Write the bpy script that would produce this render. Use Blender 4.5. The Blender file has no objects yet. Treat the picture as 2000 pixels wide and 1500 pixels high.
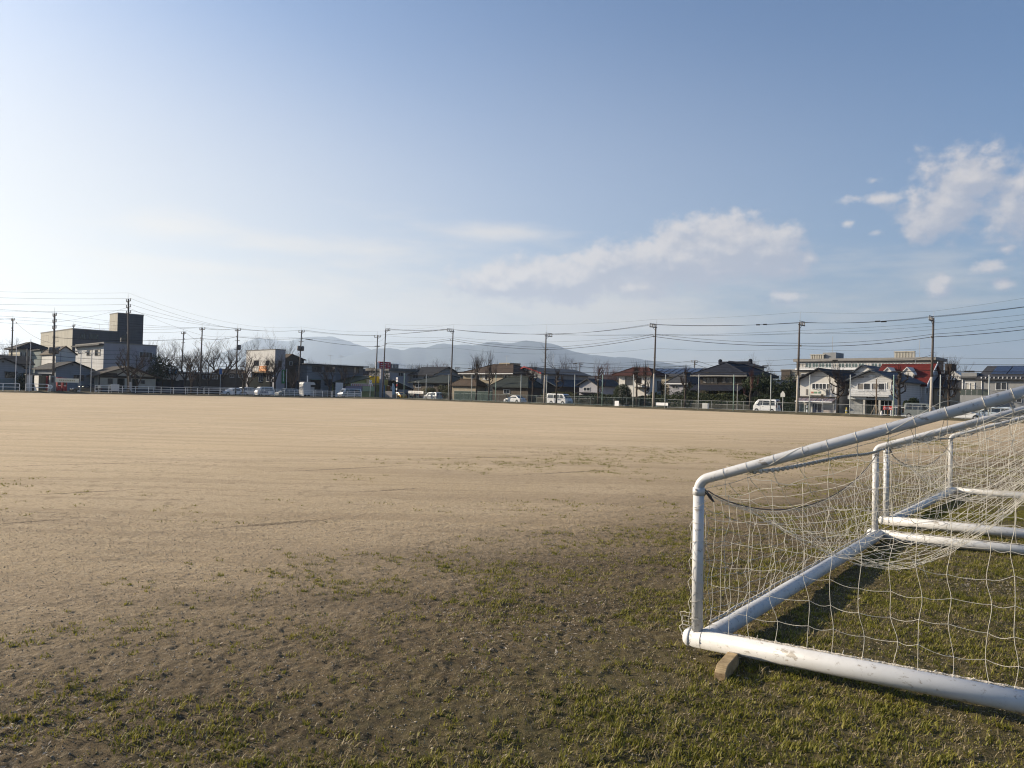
import bpy, math, random
import numpy as np
from mathutils import Vector, Matrix, Euler

random.seed(7); rng = np.random.default_rng(7)
scene = bpy.context.scene
col = scene.collection
rad = math.radians

# ------------------------------------------------------------------ camera
CAM_H = 1.6
FPX = 1500.0                                    # focal length in photo pixels (2000 wide)
cam_rot = Matrix.Rotation(rad(90 + 0.78), 3, 'X') @ Matrix.Rotation(rad(1.5), 3, 'Z')
cam_data = bpy.data.cameras.new('camera')
cam_data.sensor_width = 36; cam_data.lens = 36 * FPX / 2000
cam_data.clip_start = 0.05; cam_data.clip_end = 40000
camera = bpy.data.objects.new('camera', cam_data); col.objects.link(camera)
camera.matrix_world = Matrix.Translation((0, 0, CAM_H)) @ cam_rot.to_4x4()
scene.camera = camera

# ------------------------------------------------------------------ light
SUN_AZ = 72.0        # degrees to the left of the view direction (+Y)
SUN_EL = 21.0
sun_vec = Vector((-math.sin(rad(SUN_AZ)) * math.cos(rad(SUN_EL)),
                  math.cos(rad(SUN_AZ)) * math.cos(rad(SUN_EL)), math.sin(rad(SUN_EL))))
sl = bpy.data.lights.new('sun', 'SUN'); sl.energy = 5.0; sl.angle = rad(0.53); sl.color = (1.0, 0.85, 0.645)
sun = bpy.data.objects.new('sun', sl); col.objects.link(sun)
sun.rotation_euler = (-sun_vec).to_track_quat('-Z', 'Y').to_euler()

scene.view_settings.view_transform = 'Standard'
scene.view_settings.look = 'None'
scene.view_settings.gamma = 1.0
scene.view_settings.use_curve_mapping = False
scene.view_settings.exposure = 0.79
scene.cycles.use_denoising = True
scene.cycles.filter_width = 1.15
scene.cycles.max_bounces = 6
scene.cycles.volume_bounces = 1
scene.cycles.transparent_max_bounces = 12

# real-world geometry helpers: a measured picture point + a real depth -> a place
def ray(px, py):
    return cam_rot @ Vector(((px - 1000) / FPX, (750 - py) / FPX, -1))
def P(px, py, D):
    r = ray(px, py); t = D / r.y
    return Vector((r.x * t, D, CAM_H + r.z * t))
def kx(px):                                     # X/Y of a picture column at eye level
    a, b = ray(px, 700), ray(px, 840)
    t = a.z / (a.z - b.z); r = a.lerp(b, t)
    return r.x / r.y
def azel(px, py):
    r = ray(px, py).normalized()
    return math.degrees(math.atan2(r.x, r.y)), math.degrees(math.asin(r.z))

# ------------------------------------------------------------------ sky
world = bpy.data.worlds.new('World'); scene.world = world; world.use_nodes = True
world.cycles.sampling_method = 'MANUAL'; world.cycles.sample_map_resolution = 256
def build_sky():
    nt = world.node_tree; N = nt.nodes; L = nt.links; N.clear()
    out = N.new('ShaderNodeOutputWorld'); bg = N.new('ShaderNodeBackground')
    bg.inputs['Strength'].default_value = .087
    sky = N.new('ShaderNodeTexSky'); sky.sky_type = 'NISHITA'; sky.sun_disc = False
    sky.sun_elevation = rad(SUN_EL); sky.sun_rotation = rad(-SUN_AZ)
    sky.altitude = 30; sky.air_density = 1.1; sky.dust_density = 2.7; sky.ozone_density = 5.5
    tc = N.new('ShaderNodeTexCoord'); sep = N.new('ShaderNodeSeparateXYZ')
    L.new(tc.outputs['Generated'], sep.inputs[0])
    def m(op, a, b=None, c=None, clamp=False):
        n = N.new('ShaderNodeMath'); n.operation = op; n.use_clamp = clamp
        for i, v in enumerate((a, b, c)):
            if v is None: continue
            if isinstance(v, (int, float)): n.inputs[i].default_value = v
            else: L.new(v, n.inputs[i])
        return n.outputs[0]
    def sstep(v, a, b):
        n = N.new('ShaderNodeMapRange'); n.interpolation_type = 'SMOOTHSTEP'
        L.new(v, n.inputs[0]); n.inputs[1].default_value = a; n.inputs[2].default_value = b
        return n.outputs[0]
    az = m('MULTIPLY', m('ARCTAN2', sep.outputs[0], sep.outputs[1]), 57.29578)
    el = m('MULTIPLY', m('ARCSINE', sep.outputs[2]), 57.29578)
    def comb(x, y):
        n = N.new('ShaderNodeCombineXYZ'); L.new(x, n.inputs[0]); L.new(y, n.inputs[1]); return n.outputs[0]
    def noise(v, scale, detail, rough, sx=1, sy=1, off=0):
        mp = N.new('ShaderNodeMapping'); L.new(v, mp.inputs[0])
        mp.inputs['Scale'].default_value = (sx, sy, 1); mp.inputs['Location'].default_value = (off, off * .7, off * .3)
        n = N.new('ShaderNodeTexNoise'); L.new(mp.outputs[0], n.inputs['Vector'])
        n.inputs['Scale'].default_value = scale; n.inputs['Detail'].default_value = detail; n.inputs['Roughness'].default_value = rough
        return n.outputs['Fac']
    def blobs(v, lst):
        acc = None
        for (x, y, rx, ry, w) in lst:
            s = N.new('ShaderNodeVectorMath'); s.operation = 'SUBTRACT'; L.new(v, s.inputs[0]); s.inputs[1].default_value = (x, y, 0)
            q = N.new('ShaderNodeVectorMath'); q.operation = 'MULTIPLY'; L.new(s.outputs[0], q.inputs[0]); q.inputs[1].default_value = (1 / rx, 1 / ry, 0)
            g = N.new('ShaderNodeVectorMath'); g.operation = 'LENGTH'; L.new(q.outputs[0], g.inputs[0])
            f = m('SUBTRACT', w, g.outputs['Value'])
            acc = f if acc is None else m('SMOOTH_MAX', acc, f, 0.25)
        return acc
    def px_blob(px, py, rx, ry, w=1.0):
        a, e = azel(px, py); k = math.degrees(1 / FPX)
        return (a, e, rx * k * math.cos(rad(a)) ** 2 + .01, ry * k, w)
    cum = [px_blob(b[0], b[1], b[2] * 1.12, b[3] * 1.12, b[4] + (.38 if b[0] < 1540 and b[1] < 570 else .14)) for b in [
        (1085, 548, 150, 36, 1.1), (985, 560, 80, 24, 1.0), (1175, 528, 70, 42, 1.0), (1215, 560, 110, 26, .8),
        (1330, 505, 95, 48, 1.1), (1410, 488, 110, 50, 1.1), (1490, 490, 80, 52, 1.0), (1400, 530, 150, 26, .75), (1530, 525, 70, 30, .7),
        (1850, 395, 95, 75, .95), (1905, 345, 85, 60, .95), (1975, 405, 90, 55, 1.0), (1815, 440, 75, 45, .8), (2060, 380, 110, 70, 1.0),
        (1720, 388, 95, 18, .7), (1705, 352, 40, 18, .5), (1940, 315, 60, 22, .75),
        (1545, 578, 62, 18, .85), (1830, 566, 36, 24, .8), (1845, 548, 26, 20, .7), (1960, 556, 36, 18, .65), (1925, 520, 70, 20, .7), (1965, 487, 40, 14, .6), (1655, 437, 34, 14, .45), (1715, 455, 34, 12, .45)]]
    r2 = random.Random(3)
    for i in range(9):                          # the same fair-weather clouds go on all round the horizon
        a = 44 + i * 30 + r2.uniform(-4, 4)
        if a > 180: a -= 360
        if -40 < a < 40: continue
        e = r2.uniform(5, 17)
        cum.append((a, e, r2.uniform(3, 7), r2.uniform(1.2, 2.6), 1.0)); cum.append((a + r2.uniform(-3, 3), e + .6, 2.5, 1.6, 1.0))
    cir = [px_blob(*b) for b in [(350, 445, 190, 32, 1.25), (520, 478, 260, 30, 1.1), (380, 522, 330, 26, 1.2), (700, 520, 420, 60, .8),
                                 (950, 455, 260, 30, .85), (620, 575, 760, 70, .95), (150, 660, 900, 90, .95), (900, 620, 1100, 150, 1.15), (1400, 650, 800, 90, .6)]]
    cir += [(-70, 12, 16, 3, 1), (-100, 16, 20, 3, 1), (60, 14, 18, 2.5, .9), (120, 12, 20, 3, .9), (-150, 14, 22, 3, .9)]
    v0 = comb(az, el)
    def puff(v):
        n = noise(v, 0.34, 5, .52, 1, 1.3); n2 = noise(v, 1.3, 5, .58, 1, 1.25, 3.1)
        return m('MULTIPLY', m('SUBTRACT', n, .5), 1.7), m('MULTIPLY', m('SUBTRACT', n2, .5), 1.1)
    p0, q0 = puff(v0); bl = m('ADD', blobs(v0, cum), p0); d0 = m('ADD', bl, q0)
    vo = N.new('ShaderNodeVectorMath'); vo.operation = 'ADD'; L.new(v0, vo.inputs[0]); vo.inputs[1].default_value = (-.5, .7, 0)
    p1, q1 = puff(vo.outputs[0]); d1 = m('ADD', m('ADD', blobs(vo.outputs[0], cum), p1), m('MULTIPLY', q1, .45)); d0s = m('ADD', bl, m('MULTIPLY', q0, .45))
    alpha = m('MULTIPLY', sstep(d0, .05, .8), .85)
    lit = sstep(m('SUBTRACT', d0s, d1), -.18, .62)
    cmix = N.new('ShaderNodeMix'); cmix.data_type = 'RGBA'; L.new(lit, cmix.inputs['Factor'])
    cmix.inputs['A'].default_value = (2.95, 3.1, 3.6, 1); cmix.inputs['B'].default_value = (5.1, 4.75, 4.5, 1)
    # thin high cloud
    cn = noise(v0, .16, 6, .62, .55, 2.6, 5.2)
    cd = m('ADD', blobs(v0, cir), m('MULTIPLY', m('SUBTRACT', cn, .5), 2.6))
    calpha = m('MULTIPLY', sstep(cd, -.1, 1.3), .58)
    mix1 = N.new('ShaderNodeMix'); mix1.data_type = 'RGBA'; L.new(calpha, mix1.inputs['Factor']); L.new(sky.outputs[0], mix1.inputs['A'])
    mix1.inputs['B'].default_value = (6.7, 5.8, 4.6, 1)
    def veil(src, blob, amt, c):                  # broad smooth haze high up, thickest towards the sun
        n = N.new('ShaderNodeMix'); n.data_type = 'RGBA'; L.new(m('MULTIPLY', sstep(blobs(v0, [blob]), 0, 1), amt), n.inputs['Factor']); L.new(src, n.inputs['A']); n.inputs['B'].default_value = (*c, 1); return n.outputs['Result']
    sk = veil(mix1.outputs['Result'], px_blob(760, 400, 1500, 420, 1.0), .27, (5.1, 5.0, 5.2))
    sk = veil(sk, (-50, 5, 50, 22, 1.2), .72, (5.55, 5.15, 4.5))
    mix2 = N.new('ShaderNodeMix'); mix2.data_type = 'RGBA'; L.new(alpha, mix2.inputs['Factor']); L.new(sk, mix2.inputs['A']); L.new(cmix.outputs['Result'], mix2.inputs['B'])
    L.new(mix2.outputs['Result'], bg.inputs['Color']); L.new(bg.outputs[0], out.inputs['Surface'])
build_sky()

# ------------------------------------------------------------------ mesh helpers
class MB:
    """collects boxes, prisms, tubes; build() links them as ONE mesh object"""
    def __init__(s): s.v = []; s.f = []
    def poly(s, pts):
        n = len(s.v); s.v += [tuple(p) for p in pts]; s.f.append(tuple(range(n, n + len(pts)))); return s
    def box(s, x0, x1, y0, y1, z0, z1):
        n = len(s.v)
        s.v += [(x0, y0, z0), (x1, y0, z0), (x1, y1, z0), (x0, y1, z0), (x0, y0, z1), (x1, y0, z1), (x1, y1, z1), (x0, y1, z1)]
        s.f += [tuple(n + i for i in q) for q in ((0, 3, 2, 1), (4, 5, 6, 7), (0, 1, 5, 4), (1, 2, 6, 5), (2, 3, 7, 6), (3, 0, 4, 7))]
        return s
    def hull(s, bottom, top):                     # two loops of equal length, closed
        n = len(s.v); k = len(bottom)
        s.v += [tuple(p) for p in bottom] + [tuple(p) for p in top]
        s.f.append(tuple(n + i for i in reversed(range(k)))); s.f.append(tuple(n + k + i for i in range(k)))
        for i in range(k):
            j = (i + 1) % k; s.f.append((n + i, n + j, n + k + j, n + k + i))
        return s
    def prism_y(s, prof, y0, y1):                 # profile in x,z pushed along y
        return s.hull([(x, y0, z) for x, z in prof][::-1], [(x, y1, z) for x, z in prof][::-1])
    def prism_x(s, prof, x0, x1):                 # profile in y,z pushed along x
        return s.hull([(x0, y, z) for y, z in prof], [(x1, y, z) for y, z in prof])
    def tube(s, pts, r, n=6, cap=True):
        pts = [Vector(p) for p in pts]; k = len(pts)
        rr = list(r) if hasattr(r, '__len__') else [r] * k
        base = len(s.v); up = None
        for i, p in enumerate(pts):
            t = (pts[min(i + 1, k - 1)] - pts[max(i - 1, 0)])
            t = t.normalized() if t.length > 1e-9 else Vector((0, 0, 1))
            if up is None:
                up = Vector((0, 0, 1)) if abs(t.z) < .9 else Vector((1, 0, 0))
            a = t.cross(up)
            if a.length < 1e-6: a = t.cross(Vector((0.3, 1, 0.2)))
            a.normalize(); b = a.cross(t); b.normalize(); up = b
            for j in range(n):
                w = 2 * math.pi * j / n; q = p + a * (math.cos(w) * rr[i]) + b * (math.sin(w) * rr[i])
                s.v.append((q.x, q.y, q.z))
        for i in range(k - 1):
            for j in range(n):
                j2 = (j + 1) % n
                s.f.append((base + i * n + j, base + i * n + j2, base + (i + 1) * n + j2, base + (i + 1) * n + j))
        if cap:
            s.f.append(tuple(base + j for j in reversed(range(n)))); s.f.append(tuple(base + (k - 1) * n + j for j in range(n)))
        return s
    def cyl(s, x, y, z0, z1, r, r2=None, n=10): return s.tube([(x, y, z0), (x, y, z1)], [r, r if r2 is None else r2], n)
    def ring(s, c, axis, R, r, n=14, k=5):
        axis = Vector(axis).normalized(); a = axis.orthogonal().normalized(); b = axis.cross(a); c = Vector(c)
        pts = [c + a * (R * math.cos(2 * math.pi * i / n)) + b * (R * math.sin(2 * math.pi * i / n)) for i in range(n + 1)]
        return s.tube(pts, r, k, False)
    def ball(s, c, r, n=10, m_=7, sc=(1, 1, 1)):
        base = len(s.v)
        for i in range(m_ + 1):
            t = math.pi * i / m_
            for j in range(n):
                w = 2 * math.pi * j / n
                s.v.append((c[0] + r * sc[0] * math.sin(t) * math.cos(w), c[1] + r * sc[1] * math.sin(t) * math.sin(w), c[2] + r * sc[2] * math.cos(t)))
        for i in range(m_):
            for j in range(n):
                j2 = (j + 1) % n
                s.f.append((base + i * n + j, base + (i + 1) * n + j, base + (i + 1) * n + j2, base + i * n + j2))
        return s
    def build(s, name, mat, parent=None, smooth=False, origin=None):
        me = bpy.data.meshes.new(name)
        v = s.v if origin is None else [(x - origin[0], y - origin[1], z - origin[2]) for x, y, z in s.v]
        me.from_pydata(v, [], s.f); me.materials.append(mat); me.validate()
        if smooth: me.shade_smooth()
        me.update()
        o = bpy.data.objects.new(name, me); col.objects.link(o)
        if parent is not None: o.parent = parent
        return o

def tag(o, label=None, cat=None, group=None, kind=None):
    if label: o['label'] = label
    if cat: o['category'] = cat
    if group: o['group'] = group
    if kind: o['kind'] = kind
    return o
def thing(name, label, cat, loc=(0, 0, 0), rz=0, group=None):
    o = bpy.data.objects.new(name, None); col.objects.link(o); o.empty_display_size = .2
    o.location = loc; o.rotation_euler = (0, 0, rz)
    return tag(o, label, cat, group)
def copy_tree(o, parent=None):
    c = o.copy(); col.objects.link(c); c.parent = parent
    for ch in list(o.children): copy_tree(ch, c)
    return c
def np_mesh(name, verts, faces, mat, parent=None, smooth=False):
    """verts (n,3), faces (m,k) numpy"""
    me = bpy.data.meshes.new(name); k = faces.shape[1]
    me.vertices.add(len(verts)); me.vertices.foreach_set('co', np.ascontiguousarray(verts, dtype=np.float32).ravel())
    me.loops.add(faces.size); me.loops.foreach_set('vertex_index', np.ascontiguousarray(faces, dtype=np.int32).ravel())
    me.polygons.add(len(faces)); me.polygons.foreach_set('loop_start', np.arange(0, faces.size, k, dtype=np.int32))
    if smooth: me.polygons.foreach_set('use_smooth', np.ones(len(faces), dtype=bool))
    me.materials.append(mat); me.update(calc_edges=True)
    o = bpy.data.objects.new(name, me); col.objects.link(o)
    if parent is not None: o.parent = parent
    return o

# value noise in numpy
def _hash(ix, iy, seed):
    h = (ix.astype(np.int64) * 374761393 + iy.astype(np.int64) * 668265263 + seed * 1274126177) & 0x7fffffff
    h = ((h ^ (h >> 13)) * 1274126177) & 0x7fffffff
    return ((h ^ (h >> 16)) & 0xffff) / 65535.0
def vnoise(x, y, seed=0):
    ix = np.floor(x); iy = np.floor(y); fx = x - ix; fy = y - iy
    fx = fx * fx * (3 - 2 * fx); fy = fy * fy * (3 - 2 * fy)
    a = _hash(ix, iy, seed); b = _hash(ix + 1, iy, seed); c = _hash(ix, iy + 1, seed); d = _hash(ix + 1, iy + 1, seed)
    return (a * (1 - fx) + b * fx) * (1 - fy) + (c * (1 - fx) + d * fx) * fy
def fbm(x, y, oct=4, seed=0, gain=.5):
    t = 0; amp = 1; tot = 0
    for o in range(oct):
        t = t + amp * vnoise(x * 2 ** o + 17.3 * o, y * 2 ** o - 9.1 * o, seed + o); tot += amp; amp *= gain
    return t / tot

# ------------------------------------------------------------------ materials
MATS = {}
def mat(name, c, rough=.8, var=.12, scale=3.0, bump=0.0, metal=0.0, c2=None, spec=.18, stripes=None, detail=4.0):
    """procedural paint/plaster/wood: base colour broken up by two noises, optional relief and stripes"""
    if name in MATS: return MATS[name]
    m = bpy.data.materials.new(name); m.use_nodes = True; MATS[name] = m
    nt = m.node_tree; N = nt.nodes; L = nt.links; b = N['Principled BSDF']
    b.inputs['Roughness'].default_value = rough; b.inputs['Metallic'].default_value = metal
    b.inputs['Specular IOR Level'].default_value = spec
    tc = N.new('ShaderNodeTexCoord')
    n = N.new('ShaderNodeTexNoise'); n.inputs['Scale'].default_value = scale; n.inputs['Detail'].default_value = detail; n.inputs['Roughness'].default_value = .65
    mp_ = N.new('ShaderNodeMapping'); mp_.inputs['Scale'].default_value = (1, 1, .4) if scale < 2 else (1, 1, 1)     # big surfaces weather in vertical streaks
    L.new(tc.outputs['Object'], mp_.inputs[0]); L.new(mp_.outputs[0], n.inputs['Vector'])
    r = N.new('ShaderNodeValToRGB'); r.color_ramp.elements[0].position = .3; r.color_ramp.elements[1].position = .72
    lo = [x * (1 - var) for x in c]; hi = [min(1, x * (1 + var)) for x in (c2 or c)]
    r.color_ramp.elements[0].color = (*lo, 1); r.color_ramp.elements[1].color = (*hi, 1)
    L.new(n.outputs['Fac'], r.inputs[0]); colr = r.outputs[0]
    hgt = n.outputs['Fac']
    if stripes:                                   # (axis, period, depth): siding, roof tiles, shutters
        ax, per, dark = stripes
        w = N.new('ShaderNodeTexWave'); w.wave_type = 'BANDS'; w.bands_direction = ax; w.wave_profile = 'SAW'
        w.inputs['Scale'].default_value = 2 * math.pi / per / 20 * 1.0; w.inputs['Distortion'].default_value = .0
        L.new(tc.outputs['Object'], w.inputs['Vector'])
        mx = N.new('ShaderNodeMix'); mx.data_type = 'RGBA'; mx.blend_type = 'MULTIPLY'; mx.inputs['Factor'].default_value = dark
        L.new(colr, mx.inputs['A']); L.new(w.outputs['Color'], mx.inputs['B']); colr = mx.outputs['Result']; hgt = w.outputs['Fac']
    L.new(colr, b.inputs['Base Color'])
    if bump:
        bp = N.new('ShaderNodeBump'); bp.inputs['Strength'].default_value = bump; bp.inputs['Distance'].default_value = .02
        L.new(hgt, bp.inputs['Height']); L.new(bp.outputs[0], b.inputs['Normal'])
    return m
def glass(name='glass', c=(.03, .035, .045)):
    if name in MATS: return MATS[name]
    m = mat(name, c, .08, .3, 1.2, spec=.6); return m
# ------------------------------------------------------------------ layout of the place
# the pitch is a rectangle seen across its far corner; two streets run along its sides
S2 = math.sqrt(.5)
CORNER = Vector((-24.25, 157.75, 0))
eR, oR = Vector((S2, -S2, 0)), Vector((S2, S2, 0))        # along / away from the right-hand side
eL, oL = Vector((S2, S2, 0)), Vector((-S2, S2, 0))        # along / away from the left-hand side
def RS(s, off, z=0): return CORNER + eR * s + oR * off + Vector((0, 0, z))
def LS(s, off, z=0): return CORNER - eL * s + oL * off + Vector((0, 0, z))
def onR(px, off):            # the place on the right side line (moved back by off) seen in column px
    k = kx(px); D = (133.5 + off / S2) / (1 + k); return Vector((k * D, D, 0))
def onL(px, off):
    k = kx(px); D = (182 + off / S2) / (1 - k); return Vector((k * D, D, 0))
def sR(p): return (p - CORNER).dot(eR)
def sL(p): return -(p - CORNER).dot(eL)

# ------------------------------------------------------------------ field surface
E1 = np.array([.673, .74]); E2 = np.array([.74, -.673])    # along / across the grassy margin
def margin(x, y): return E2[0] * x + E2[1] * y             # > -5.5 grass begins, > -2.5 full
def sm(x, a, b):
    t = np.clip((x - a) / (b - a), 0, 1); return t * t * (3 - 2 * t)
def gz(x, y):
    x = np.asarray(x, float); y = np.asarray(y, float)
    d = np.hypot(x, y); near = 1 - sm(d, 11, 17)
    g = sm(margin(x, y) + 1.2 * (fbm(x * .5, y * .5, 3, 5) - .5), -7.5, -3.0)
    u = E1[0] * x + E1[1] * y; w = margin(x, y)
    h = .05 * (fbm(x * .35, y * .35, 3, 11) - .5)
    rough = .35 + .65 * g
    cr = 1 - np.abs(2 * fbm(x * 13, y * 13, 2, 31, .6) - 1) ** .8
    h = h + near * rough * (.014 * (fbm(x * 4, y * 4, 3, 21) - .5) + .013 * (cr - .6) + .018 * (fbm(x * 26, y * 26, 2, 37, .75) - .5))
    h = h + near * .010 * (fbm(u * .7, w * 6, 2, 41) - .5)
    return h * (1 - sm(d, 90, 110))

def field_material():
    m = bpy.data.materials.new('field_earth'); m.use_nodes = True
    nt = m.node_tree; N = nt.nodes; L = nt.links; b = N['Principled BSDF']
    b.inputs['Roughness'].default_value = .95; b.inputs['Specular IOR Level'].default_value = .15
    geo = N.new('ShaderNodeTexCoord')
    def mapn(rot=0, sc=(1, 1, 1), loc=(0, 0, 0)):
        n = N.new('ShaderNodeMapping'); n.inputs['Rotation'].default_value = (0, 0, rot); n.inputs['Scale'].default_value = sc; n.inputs['Location'].default_value = loc
        L.new(geo.outputs['Object'], n.inputs[0]); return n.outputs[0]
    def noi(v, s, d=5, r=.6):
        n = N.new('ShaderNodeTexNoise'); L.new(v, n.inputs['Vector']); n.inputs['Scale'].default_value = s; n.inputs['Detail'].default_value = d; n.inputs['Roughness'].default_value = r
        return n.outputs['Fac']
    def mth(op, a, c=None, clamp=False):
        n = N.new('ShaderNodeMath'); n.operation = op; n.use_clamp = clamp
        for i, v in enumerate((a, c)):
            if v is None: continue
            if isinstance(v, (int, float)): n.inputs[i].default_value = v
            else: L.new(v, n.inputs[i])
        return n.outputs[0]
    def rng_(v, a, c):
        n = N.new('ShaderNodeMapRange'); n.interpolation_type = 'SMOOTHSTEP'; L.new(v, n.inputs[0]); n.inputs[1].default_value = a; n.inputs[2].default_value = c; return n.outputs[0]
    def mix(f, a, c, mode='MIX'):
        n = N.new('ShaderNodeMix'); n.data_type = 'RGBA'; n.blend_type = mode
        if isinstance(f, float): n.inputs['Factor'].default_value = f
        else: L.new(f, n.inputs['Factor'])
        for k, v in (('A', a), ('B', c)):
            if isinstance(v, tuple): n.inputs[k].default_value = (*v, 1)
            else: L.new(v, n.inputs[k])
        return n.outputs['Result']
    dot = N.new('ShaderNodeVectorMath'); dot.operation = 'DOT_PRODUCT'; L.new(geo.outputs['Object'], dot.inputs[0]); dot.inputs[1].default_value = (E2[0], E2[1], 0)
    t = dot.outputs['Value']
    flat = mapn()
    big = noi(flat, .22, 6, .6); mid = noi(flat, 1.3, 6, .62); fine = noi(flat, 11, 6, .72); grain = noi(flat, 48, 5, .8); crumb = noi(flat, 16, 5, .8); pale = noi(mapn(0, (1, 1, 1), (5, 9, 2)), 22, 5, .82)
    ang = math.atan2(E1[1], E1[0])
    streak = noi(mapn(-ang, (.075, 1.0, 1)), 1.3, 6, .68)       # raked lines along the margin
    streak2 = noi(mapn(-ang, (.018, .35, 1), (3, 7, 0)), 1.0, 4, .55)
    # sand
    sand = mix(rng_(big, .3, .7), (.565, .435, .27), (.65, .51, .335))
    sand = mix(mth('MULTIPLY', rng_(streak, .48, .64), .36), sand, (.30, .22, .14))
    sand = mix(mth('MULTIPLY', rng_(streak2, .5, .7), .25), sand, (.60, .49, .345))
    sand = mix(mth('MULTIPLY', rng_(fine, .42, .72), .4), sand, (.56, .46, .33))
    sand = mix(mth('MULTIPLY', rng_(pale, .52, .64), .5), sand, (.68, .58, .45))
    sand = mix(mth('MULTIPLY', rng_(crumb, .50, .64), .5), sand, (.25, .185, .115))
    sand = mix(mth('MULTIPLY', rng_(grain, .52, .64), .5), sand, (.22, .165, .11))
    speck = noi(flat, 4.2, 3, .62)
    sand = mix(mth('MULTIPLY', mth('MULTIPLY', rng_(speck, .56, .64), rng_(big, .38, .6)), .55), sand, (.27, .205, .13))
    tl = mth('SUBTRACT', rng_(streak, .50, .535), rng_(streak, .54, .575))       # thin wheel and rake lines
    sand = mix(mth('MULTIPLY', tl, .2), sand, (.26, .195, .125))
    # bare soil of the margin
    soil = mix(rng_(mid, .3, .7), (.092, .067, .035), (.158, .117, .066))
    soil = mix(mth('MULTIPLY', rng_(fine, .45, .75), .45), soil, (.23, .185, .12))
    soil = mix(mth('MULTIPLY', rng_(pale, .53, .64), .75), soil, (.33, .265, .175))
    soil = mix(mth('MULTIPLY', rng_(crumb, .50, .62), .7), soil, (.055, .042, .03))
    soil = mix(mth('MULTIPLY', rng_(grain, .5, .62), .6), soil, (.06, .047, .034))
    soil = mix(mth('MULTIPLY', rng_(streak, .50, .62), .4), soil, (.06, .045, .028))
    moss = mix(rng_(fine, .35, .7), (.058, .052, .018), (.115, .098, .038))
    moss = mix(mth('MULTIPLY', rng_(grain, .55, .7), .6), moss, (.2, .165, .1))
    tn = mth('ADD', t, mth('MULTIPLY', mth('SUBTRACT', big, .5), 2.6))
    tn = mth('ADD', tn, mth('MULTIPLY', mth('SUBTRACT', mid, .5), 2.2))
    lin = N.new('ShaderNodeMapRange'); L.new(tn, lin.inputs[0]); lin.inputs[1].default_value = -20; lin.inputs[2].default_value = -8
    c = mix(mth('ADD', mth('MULTIPLY', lin.outputs[0], .34), mth('MULTIPLY', rng_(tn, -7.6, -3.4), .66)), sand, soil)
    def scuffed(src, cx, cy, ln, wd):             # a long scuff dug into the sand
        mp = N.new('ShaderNodeMapping'); mp.vector_type = 'TEXTURE'; mp.inputs['Location'].default_value = (cx, cy, 0); mp.inputs['Rotation'].default_value = (0, 0, ang - .16); mp.inputs['Scale'].default_value = (ln, wd, 1e3)
        L.new(geo.outputs['Object'], mp.inputs[0]); g = N.new('ShaderNodeVectorMath'); g.operation = 'LENGTH'; L.new(mp.outputs[0], g.inputs[0])
        f = mth('SUBTRACT', mth('ADD', 1.0, mth('MULTIPLY', mth('SUBTRACT', crumb, .5), 4.0)), g.outputs['Value'])
        return mix(mth('MULTIPLY', rng_(f, 0, .9), .75), src, (.085, .062, .042))
    for q in ((-2.75, 9.15, .95, .12), (-5.6, 8.75, .9, .05), (-1.9, 12.5, .8, .09), (-8.5, 15.2, 2.6, .06), (-3.4, 15.6, 2.2, .08), (1.2, 16.0, 2.0, .10), (-6.2, 11.3, 1.2, .06), (-.4, 19.5, 3.2, .1)): c = scuffed(c, *q)
    mossf = mth('MULTIPLY', rng_(mth('ADD', tn, mth('MULTIPLY', mth('SUBTRACT', fine, .5), 3.5)), -4.2, -1.8), .7)
    c = mix(mossf, c, moss)
    L.new(c, b.inputs['Base Color'])
    bp = N.new('ShaderNodeBump'); bp.inputs['Strength'].default_value = 1.0; bp.inputs['Distance'].default_value = .03
    hh = mth('ADD', mth('ADD', mth('MULTIPLY', fine, .5), mth('MULTIPLY', crumb, .7)), mth('MULTIPLY', grain, .45)); L.new(hh, bp.inputs['Height']); L.new(bp.outputs[0], b.inputs['Normal'])
    return m

def lines(dense0, dense1, step, lo, hi, growth=1.09):
    mid = list(np.arange(dense0, dense1, step))
    x = dense1; st = step; up = [x]
    while x < hi: st *= growth; x += st; up.append(min(x, hi))
    x = dense0; st = step; dn = []
    while x > lo: st *= growth; x -= st; dn.append(max(x, lo))
    return np.array(dn[::-1] + mid + up)
a_ = lines(0.7, 10.0, .0165, -25, 133.5 * S2 - .6)
b_ = lines(-.1, 9.0, .0165, -25, 182 * S2 - .6)
A_, B_ = np.meshgrid(a_, b_, indexing='ij')
fx_, fy_ = (A_ - B_) * S2, (A_ + B_) * S2
fz_ = gz(fx_, fy_)
fv = np.stack([fx_.ravel(), fy_.ravel(), fz_.ravel()], 1)
ni, nj = A_.shape
I_ = (np.arange(ni - 1)[:, None] * nj + np.arange(nj - 1)[None, :]).ravel()
ff = np.stack([I_, I_ + nj, I_ + nj + 1, I_ + 1], 1)
field = np_mesh('sports_field', fv, ff, field_material(), smooth=True)
tag(field, 'bare sandy sports field with a grassy near margin', kind='structure')

# town ground, one sheet to the horizon
gm = MB().poly([(-14000, -800, -.06), (14000, -800, -.06), (14000, 14000, -.06), (-14000, 14000, -.06)]).build('ground', mat('town_ground', (.17, .16, .14), .95, .35, .15, .3))
tag(gm, 'grey earth of the town round the field', kind='structure')

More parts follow.
